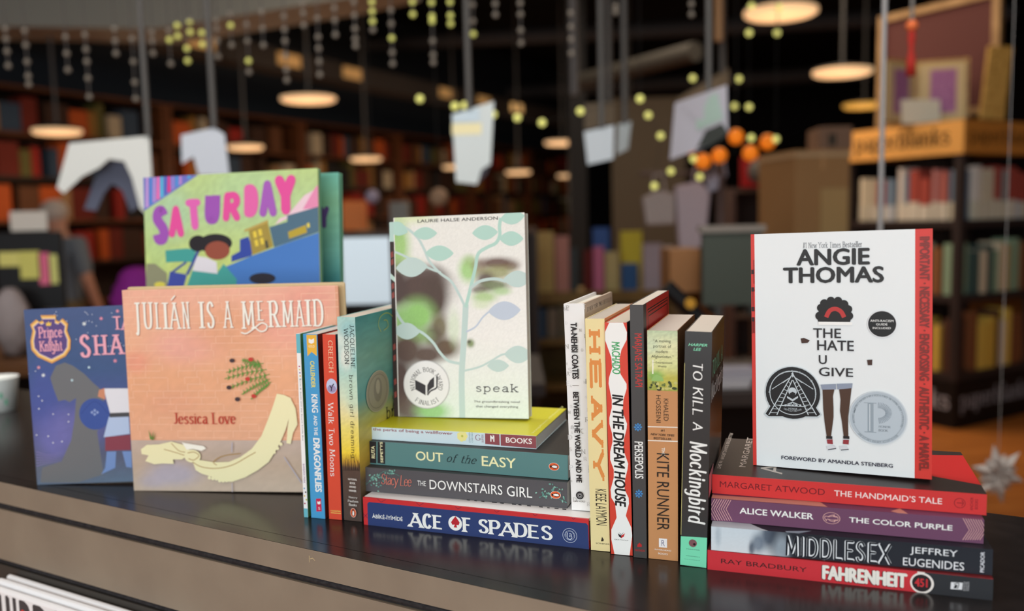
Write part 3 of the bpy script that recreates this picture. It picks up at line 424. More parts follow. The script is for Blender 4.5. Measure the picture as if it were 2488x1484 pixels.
'ace':('lie',[[0.9416,-0.33673,0],[0.33673,0.9416,-0],[0,0,1],[-0.15418,0.84515,0]],0.23342,0.02829,{'F':[('AF',(206,50,54)),('P',(50,66,116),[(6.6,24),(231.3,24.4),(232.9,22.4),(233.5,-1.2),(4.6,-0.6),(4.8,22)]),('R',(116,44,70),0.5,[(13.6,30.1),(20.5,25),(27.7,29.5)],0,None),('R',(116,44,70),0.5,[(56.2,30.5),(62.8,25.5),(69.8,29.9)],0,None),('R',(116,44,70),0.5,[(97.4,30.8),(103.8,25.9),(110.5,30.3)],0,None),('R',(116,44,70),0.5,[(137.2,31.1),(143.5,26.3),(150,30.6)],0,None),('R',(116,44,70),0.5,[(175.8,31.5),(181.9,26.7),(188.2,30.9)],0,None),('R',(116,44,70),0.5,[(213.2,31.8),(219.1,27.1),(225.2,31.3)],0,None),('R',(116,44,70),0.5,[(-1.4,12.6),(4.4,7.3)],0,None),('R',(116,44,70),0.5,[(-1.7,5.4),(4.6,11.9)],0,None),('R',(116,44,70),0.5,[(233.5,13.7),(237.9,8.2)],0,None),('R',(116,44,70),0.5,[(233.4,7.1),(238,13)],0,None),('T','ÀBÍKÉ-ÍYÍMÍDÉ',(243,244,242),'b',9.8,7.9,43.8,12.6,0,0.004,0),('T','A',(243,244,242),'a',50.1,3.1,66,17.5,0,0,0),('T','C',(243,244,242),'a',65.3,3.2,75.6,18,0,0,0),('T','E',(243,244,242),'a',76.9,3.7,87.8,17.6,0,0,0),('E',(243,244,242),100.4,11.3,7.17,7.17),('P',(190,44,54),[(100.9,18.4),(103.5,15.1),(105.1,12.5),(104.1,9.9),(101.7,9.9),(102.4,7.2),(98.7,7.1),(99.9,10),(97.2,9.7),(96.1,12.1),(98.2,15.1)]),('T','F',(243,244,242),'a',108.3,3.8,118.1,18.1,0,0,0),('T','S',(243,244,242),'a',124.6,4.6,135.1,18.2,0,0,0),('T','P',(243,244,242),'a',135.8,4.4,147.3,18.3,0,0,0),('T','A',(243,244,242),'a',146.1,3.8,162.8,17.5,0,0,0),('T','D',(243,244,242),'a',161.6,4.8,174.1,18.2,0,0,0),('T','E',(243,244,242),'a',175,4.9,186.9,18,0,0,0),('T','S',(243,244,242),'a',187.7,5,198.9,18.3,0,0,0),('G',(190,200,222),215.5,11.4,6.93,6.93,0.93,1),('G',(190,200,222),215.5,11.4,6.93,6.93,0.64,0.68),('R',(190,200,222),0.9,[(213.2,13.9),(213.1,9.1),(215.8,7.6),(217.9,9.6)],1,None),('T','a',(190,200,222),'b',214.8,9.9,217.9,13.5,0,0,0),('C','FEIWEL AND FRIENDS',(190,200,222),215.5,11.4,6.92,0.72,0.18,200,-20,0,0,'b')],'Z':[('P',(74,74,90),[(103.6,22.1),(107.1,21.9),(108.3,19.4),(104.9,19.7)]),('P',(74,74,90),[(111.7,22),(114.5,21.7),(115.8,19.2),(112.9,19.6)]),('P',(74,74,90),[(119,22),(122.4,21.8),(123.7,19.4),(120.3,19.6)]),('P',(74,74,90),[(130.3,21.9),(135.5,22.2),(136.6,19.8),(131.5,19.5)]),('P',(74,74,90),[(138.9,21.9),(142.8,21.8),(143.9,19.5),(140,19.5)]),('P',(74,74,90),[(151.2,21.8),(155.4,21.8),(156.5,19.5),(152.3,19.4)]),('P',(74,74,90),[(157.7,21.8),(161,21.6),(162.1,19.2),(158.8,19.4)]),('P',(74,74,90),[(166.7,21.7),(170.6,21.7),(171.6,19.3),(167.8,19.4)]),('P',(74,74,90),[(178.8,21.7),(182.6,21.6),(183.6,19.3),(179.8,19.3)]),('P',(74,74,90),[(187,21.6),(189.7,21.2),(190.6,18.9),(188,19.3)]),('P',(74,74,90),[(194.3,21.6),(198.3,21.6),(199.2,19.3),(195.3,19.2)]),('P',(74,74,90),[(202.1,21.5),(206,21.5),(206.9,19.2),(203,19.2)])]}),
'down':('lie',[[0.95,-0.31224,0],[0.31224,0.95,-0],[0,0,1],[-0.15503,0.86399,0.02869]],0.21398,0.02509,{'F':[('L',(134,182,166),5,10.4,7.3,11.6,0.62),('L',(134,182,166),13.9,15.8,14.8,18,0.62),('L',(134,182,166),12.4,15.2,11.6,13.3,0.62),('L',(134,182,166),7.1,17.9,5,16.3,0.62),('L',(112,164,152),9.4,14.8,11.9,14.8,0.62),('L',(92,142,134),22.2,11.3,20,12.7,0.62),('L',(92,142,134),1.8,8.5,-0.9,8.6,0.62),('L',(134,182,166),13.9,13,12.6,14.8,0.62),('L',(112,164,152),21.9,13.9,21.4,16,0.62),('L',(112,164,152),10.3,12.9,8.4,13.5,0.62),('L',(112,164,152),14.8,17.4,17.7,18.3,0.62),('L',(134,182,166),13.9,1.3,16.2,0.8,0.62),('L',(92,142,134),9.9,11.5,8,13.4,0.62),('L',(112,164,152),9.1,8.8,11.5,8.8,0.62),('L',(92,142,134),16.9,7.1,19.4,7.2,0.62),('L',(134,182,166),14.4,7.1,12.2,6.2,0.62),('L',(112,164,152),12.5,18.4,10.6,16.8,0.62),('L',(112,164,152),22.3,13.7,24.9,14.2,0.62),('L',(112,164,152),12.7,7.9,14.5,10,0.62),('L',(134,182,166),14.5,12.3,12.6,11.6,0.62),('L',(134,182,166),9.3,8.8,11.2,8.1,0.62),('L',(112,164,152),11,13.6,9.1,11.6,0.62),('L',(112,164,152),17.6,14.9,15,16,0.62),('L',(134,182,166),8.5,15.9,8.8,13.5,0.62),('L',(92,142,134),14.5,5.1,16.6,6,0.62),('L',(112,164,152),17.2,18.1,15.3,17.1,0.62),('L',(92,142,134),7.5,12.9,7.5,15.2,0.62),('L',(134,182,166),15.1,19.5,14.4,17.5,0.62),('L',(134,182,166),14.4,13.5,11.7,13,0.62),('L',(112,164,152),8.5,15.5,10.5,16.6,0.62),('L',(92,142,134),16.5,11,16.4,9.1,0.62),('L',(92,142,134),6.7,7.5,8.2,6,0.62),('L',(112,164,152),19.4,14.4,18.6,16.7,0.62),('L',(92,142,134),1.6,18.6,-0.8,18.1,0.62),('L',(134,182,166),32.7,22.4,31.1,24.1,0.62),('L',(92,142,134),30.9,21.3,33.1,20.4,0.62),('L',(92,142,134),31.2,26.1,31.1,28.7,0.62),('L',(92,142,134),27.9,19.7,30.4,21.5,0.62),('L',(134,182,166),32.8,22.5,30.8,22.3,0.62),('L',(134,182,166),27.6,20.3,26.1,21.4,0.62),('L',(134,182,166),34.2,21.5,32.1,20.3,0.62),('L',(134,182,166),30.3,24,27.7,23.3,0.62),('L',(112,164,152),31.8,22.7,29.9,24,0.62),('L',(92,142,134),33.8,22.6,34.4,25.1,0.62),('L',(112,164,152),31.8,22,30.8,19.5,0.62),('L',(92,142,134),24.8,22.1,23,19.6,0.62),('L',(92,142,134),34.8,23.5,33.7,25.2,0.62),('L',(112,164,152),34.3,25.3,34.9,23.4,0.62),('L',(112,164,152),199.3,17.1,200.7,15.6,0.62),('L',(92,142,134),200.2,23.2,199.8,21.3,0.62),('L',(134,182,166),191.8,13.9,192.9,15.9,0.62),('L',(92,142,134),198.7,15.6,200.2,18,0.62),('L',(134,182,166),198.9,10.5,198.4,8.2,0.62),('L',(112,164,152),201.4,19.8,200.4,17.4,0.62),('L',(92,142,134),199.8,18.3,200.7,16,0.62),('L',(92,142,134),203.2,14.4,205.4,13.9,0.62),('L',(112,164,152),207.7,14,206.4,15.6,0.62),('L',(112,164,152),201.7,17.9,199.8,17.4,0.62),('L',(92,142,134),203.3,19.9,205.2,19.6,0.62),('L',(112,164,152),191.3,17,188.6,16.8,0.62),('L',(134,182,166),196,12.1,197.6,13.3,0.62),('L',(112,164,152),198.8,13.6,199.6,11.2,0.62),('L',(92,142,134),198.3,12.9,200.2,14.8,0.62),('L',(134,182,166),195.9,14.5,196.6,12.2,0.62),('L',(112,164,152),205.3,17,205.3,14.9,0.62),('L',(134,182,166),209.1,17.1,209.7,19.1,0.62),('L',(134,182,166),205.9,18.5,207.7,17.6,0.62),('L',(112,164,152),199.5,14.6,201.2,15.7,0.62),('L',(112,164,152),201.8,15.6,199.4,16,0.62),('L',(134,182,166),182.5,12.1,184.4,13.5,0.62),('L',(112,164,152),198.7,22.6,196,22.3,0.62),('L',(134,182,166),203.3,19.4,201,20.2,0.62),('L',(92,142,134),189.8,11.2,191.1,13.2,0.62),('L',(92,142,134),188.8,12.7,190.5,14.5,0.62),('L',(112,164,152),195.6,13.2,193.3,13.4,0.62),('L',(134,182,166),190.6,9.8,192.8,9.9,0.62),('L',(134,182,166),194.7,10.8,192.5,9.1,0.62),('L',(92,142,134),192.5,9.9,193.8,7.7,0.62),('L',(92,142,134),186.3,8.2,188.1,9.3,0.62),('L',(92,142,134),189.4,10,191.6,11.7,0.62),('L',(92,142,134),209.7,8.1,208.1,7.2,0.62),('L',(112,164,152),211.7,6.2,213.6,6,0.62),('L',(92,142,134),211.3,8,211,10,0.62),('L',(92,142,134),211.8,6.6,213.4,5.2,0.62),('L',(134,182,166),209.9,10.5,211.2,11.8,0.62),('L',(134,182,166),209,6.9,210,5.4,0.62),('L',(134,182,166),209.4,8.2,209.9,6.1,0.62),('L',(112,164,152),210.8,9,210.8,11.5,0.62),('R',(84,128,120),0.5,[(-0.1,5.4),(10.3,14.1),(24.8,23.1),(40.1,18.9)],1,None),('R',(84,128,120),0.5,[(186.6,8.6),(196.7,11.9),(212.7,5.8)],1,None),('T','Stacy Lee',(226,130,112),'p',19.3,5.8,52.8,19.8,0,0,0.15),('T','THE',(243,244,242),'b',59.6,10.7,68.8,15.8,0,0,0),('T','DOWNSTAIRS',(243,244,242),'b',72.8,8.1,149.5,17.7,0,-0.012,0),('T','GIRL',(243,244,242),'b',154.1,7.5,179.7,17.7,0,-0.012,0),('N',202.9,12.4,5.22,3.7,90,0)]}),
'easy':('lie',[[0.94326,-0.33206,0],[0.33206,0.94326,-0],[0,0,1],[-0.15619,0.87568,0.05418]],0.21839,0.02418,{'F':[('P',(58,56,62),[(6.2,25.3),(14.4,25.3),(13.3,1.1),(5.2,1.3)]),('P',(58,56,62),[(15.8,25.1),(24.5,25.1),(23.5,1.1),(14.8,1.5)]),('T','RUTA',(240,236,190),'b',8,6.3,12.1,19.3,90,0.03,0),('T','SEPETYS',(240,236,190),'b',18.4,2.4,21.4,24.4,90,0.03,0),('T','OUT',(244,242,190),'b',58.7,7.9,88.9,17.4,0,0.01,0),('T','of the',(50,72,76),'s',92.9,8.6,124.9,17,0,0,0.35),('T','EASY',(244,242,190),'b',130.4,7.4,166.1,17.5,0,0.01,0),('N',204.6,12.2,5.22,3.8,90,0)]}),
'perks':('lie',[[0.95427,-0.29894,0],[0.29894,0.95427,-0],[0,0,1],[-0.15404,0.88135,0.07876]],0.18307,0.01289,{'F':[('T','the perks of being a wallflower',(146,82,90),'b',7.3,8.5,95.8,12.4,0,0.02,0),('E',(238,232,150),109.3,8.9,2.45,2.45),('E',(238,232,150),108,6.4,2.45,2.45),('E',(238,232,150),105.2,5.6,2.55,2.55),('E',(238,232,150),103.1,7.2,2.45,2.45),('E',(238,232,150),103.1,9.9,2.5,2.5),('E',(238,232,150),105.4,11.7,2.5,2.5),('E',(238,232,150),108.1,11.2,2.55,2.55),('E',(196,200,90),106,8.7,1.2,1.2),('T','STEPHEN',(110,150,160),'b',113.1,2.6,114.8,13.3,90,0,0),('T','CHBOSKY',(110,150,160),'b',115.8,2.8,117.4,13.7,90,0,0),('T','G',(150,96,120),'s',119.9,5.3,125.3,11.1,0,0,0),('T','GALLERY BOOKS',(150,96,120),'b',126.4,3.4,128.7,11.5,90,0,0),('P',(146,78,84),[(130.4,13.7),(145.3,13.8),(145.5,1.6),(130.3,2.2)]),('P',(146,78,84),[(146.6,13.8),(185.3,13.6),(185.1,0.5),(146.6,1.4)]),('T','M',(243,244,242),'b',135.8,4.8,140.1,11.2,0,0.04,0),('T','TV',(243,244,242),'b',138.2,8.6,139.9,11.6,0,0,0),('T','BOOKS',(246,240,236),'b',152,4.7,178.8,10.2,0,0.02,0)],'Z':[('T','stephen chbosky',(228,228,150),'b',174.2,9.8,178.4,135.8,90,0,0)]}),
'fahr':('lie',[[0.94417,-0.32945,0],[0.32945,0.94417,-0],[0,0,1],[0.16287,0.71573,0]],0.21741,0.01716,{'F':[('P',(62,64,70),[(168.1,17.3),(218.9,17.3),(219,-1),(168.5,-0.9)]),('P',(236,228,222),[(163.8,18.2),(169.1,18.4),(169.2,-1.3),(164.2,-0.5)]),('T','RAY BRADBURY',(52,34,36),'b',11.4,6.7,80.6,10.8,0,0,0),('T','FAHRENHEIT',(60,30,34),'b',92,1.8,156.5,14.6,0,0.075,0),('T','FAHRENHEIT',(236,232,224),'b',92.6,2.3,156.7,14.5,0,0.055,0),('E',(240,232,226),167.3,8,8.58,8.58),('E',(56,44,48),167.1,8,7.02,7.02),('T','451',(206,50,58),'b',162,4.8,171.4,11.8,0,0.03,0),('P',(230,230,234),[(188,11.4),(196.3,11.8),(195.9,6.1),(187.8,5.7)]),('P',(60,62,68),[(189.9,6.6),(190.9,9.8),(192.6,9.6),(192.1,6.7)]),('R',(60,62,68),0.6,[(190.2,10.1),(193.5,11),(192.7,6.5)],1,None),('T','SIMON',(200,200,204),'b',196.7,5.4,197.8,12.7,90,0,0),('T','SCHUSTER',(200,200,204),'b',198.2,5.6,199.3,12.9,90,0,0),('T','PAPERBACKS',(200,200,204),'b',199.7,5.8,200.8,13.1,90,0,0),('P',(230,226,220),[(51.2,-1),(56.3,-1),(56.3,-0.2),(51.2,-0.2)])]}),
'midd':('lie',[[0.95382,-0.30036,0],[0.30036,0.95382,-0],[0,0,1],[0.16585,0.71486,0.01746]],0.21481,0.02094,{'F':[('A',-0.9,-1.4,91.8,22.4,[(0,(206,218,228)),(1,(216,222,228))],[(47.3,17.3,6.4,10.4,(70,84,104),0.9),(38.7,9.6,5.4,8.1,(90,106,126),0.8),(33.3,4.4,2.2,5.8,(40,56,80),0.8),(5.8,13.6,2.2,9.4,(170,184,196),0.7),(59.1,16.1,11.7,23,(40,50,66),0.9),(70.7,19.5,13.7,34.1,(24,28,40),1),(84.3,15,12.5,34,(22,25,36),1),(58.1,6.8,6.3,11.5,(190,206,220),0.5),(74.1,-3.2,10.5,11.5,(22,25,36),1)],(60,20),0.01,0),('T','MIDDLESEX',(236,240,244),'m',60.7,1.2,142.1,18.6,0,0,0),('T','MIDDLESEX',(26,30,44),'m',60.7,1.2,142.1,18.6,0,-0.035,0),('T','JEFFREY',(240,242,246),'b',155.6,11.1,189.9,17.9,0,0,0),('T','EUGENIDES',(240,242,246),'b',150.6,2,194.8,8.6,0,0,0),('T','PICADOR',(230,232,240),'b',206,2,208.9,18.6,90,0.02,0)],'Z':[('P',(206,216,226),[(-0.8,13.7),(29.4,16.3),(40.7,4.5),(53.7,-5.1),(0.5,-3.8)]),('P',(150,166,182),[(60.1,2.8),(81.4,8.8),(64.3,-5.6)])]}),
'purp':('lie',[[0.9485,-0.31678,0],[0.31678,0.9485,-0],[0,0,1],[0.16908,0.7285,0.0387]],0.21106,0.01957,{'F':[('R',(228,178,172),0.45,[(17,20.4),(12.4,11.1),(17.5,1.4)],0,None),('R',(228,178,172),0.45,[(195.9,19.9),(200.9,10.3),(196.3,1.8)],0,None),('R',(228,178,172),0.45,[(15,20.2),(10.3,10.9),(15.5,1.2)],0,None),('R',(228,178,172),0.45,[(197.6,20.1),(202.6,10.5),(198.1,2)],0,None),('R',(228,178,172),0.45,[(13,20),(8.3,10.7),(13.5,1)],0,None),('R',(228,178,172),0.45,[(199.3,20.2),(204.3,10.6),(199.8,2.2)],0,None),('R',(228,178,172),0.45,[(11,19.8),(6.3,10.5),(11.5,0.9)],0,None),('R',(228,178,172),0.45,[(201,20.4),(206,10.8),(201.5,2.4)],0,None),('R',(228,178,172),0.45,[(9,19.7),(4.2,10.4),(9.4,0.7)],0,None),('R',(228,178,172),0.45,[(202.7,20.6),(207.7,11),(203.2,2.5)],0,None),('R',(228,178,172),0.45,[(6.9,19.5),(2.2,10.2),(7.4,0.5)],0,None),('R',(228,178,172),0.45,[(204.4,20.7),(209.4,11.1),(204.9,2.7)],0,None),('R',(228,178,172),0.45,[(4.9,19.3),(0.2,10),(5.4,0.3)],0,None),('R',(228,178,172),0.45,[(206.1,20.9),(211.1,11.3),(206.6,2.9)],0,None),('R',(228,178,172),0.45,[(2.9,19.2),(-1.9,9.8),(3.3,0.1)],0,None),('R',(228,178,172),0.45,[(207.8,21),(212.8,11.4),(208.3,3)],0,None),('T','ALICE WALKER',(243,244,242),'b',23.8,8.2,83.7,13.6,0,0.025,0),('T','THE COLOR PURPLE',(243,244,242),'b',111.6,8.6,188.7,13.1,0,0.025,0),('N',97.9,10.8,6.84,5,90,1)],'Z':[('P',(206,150,136),[(-1.1,12.8),(1.5,9.7),(88.9,13.8),(94.9,1.2),(82.3,1.4),(0,1)]),('P',(206,150,136),[(143.4,3.6),(151.3,12.5),(158.3,-5.6),(153.6,-3.6)])]}),
'hand':('lie',[[0.94419,-0.32941,0],[0.32941,0.94419,-0],[0,0,1],[0.17285,0.74163,0.05857]],0.21513,0.01699,{'F':[('T','MARGARET ATWOOD',(112,24,34),'b',6.6,6.1,93.4,11.5,0,-0.01,0),('T','THE HANDMAID’S TALE',(244,226,224),'b',100.8,6.2,182.9,11.2,0,0.004,0),('G',(120,24,34),195.8,8.4,4.11,4.11,0.9,1),('R',(120,24,34),0.5,[(193.6,8.5),(198,8.6)],0,None),('R',(120,24,34),0.5,[(197.2,10.8),(198.4,8.7),(197.3,6.4)],1,None),('T','ANCHOR',(130,30,40),'b',203.3,3.1,205.5,13.9,90,0,0),('T','BOOKS',(130,30,40),'b',206.7,4.5,208.9,12.7,90,0,0)],'Z':[('P',(196,42,44),[(162,108),(217.2,119.4),(218.4,24.8),(172.8,46)]),('T','THE #1 WORLDWIDE BESTSELLER',(206,198,190),'b',5.2,18.7,1.6,151.8,90,0,0),('T','MARGARET',(206,198,190),'b',20.5,29.7,26.3,137.5,90,0,0),('T','ATWOOD',(206,198,190),'b',39.4,15.1,58.6,224.9,90,0,0)]}),
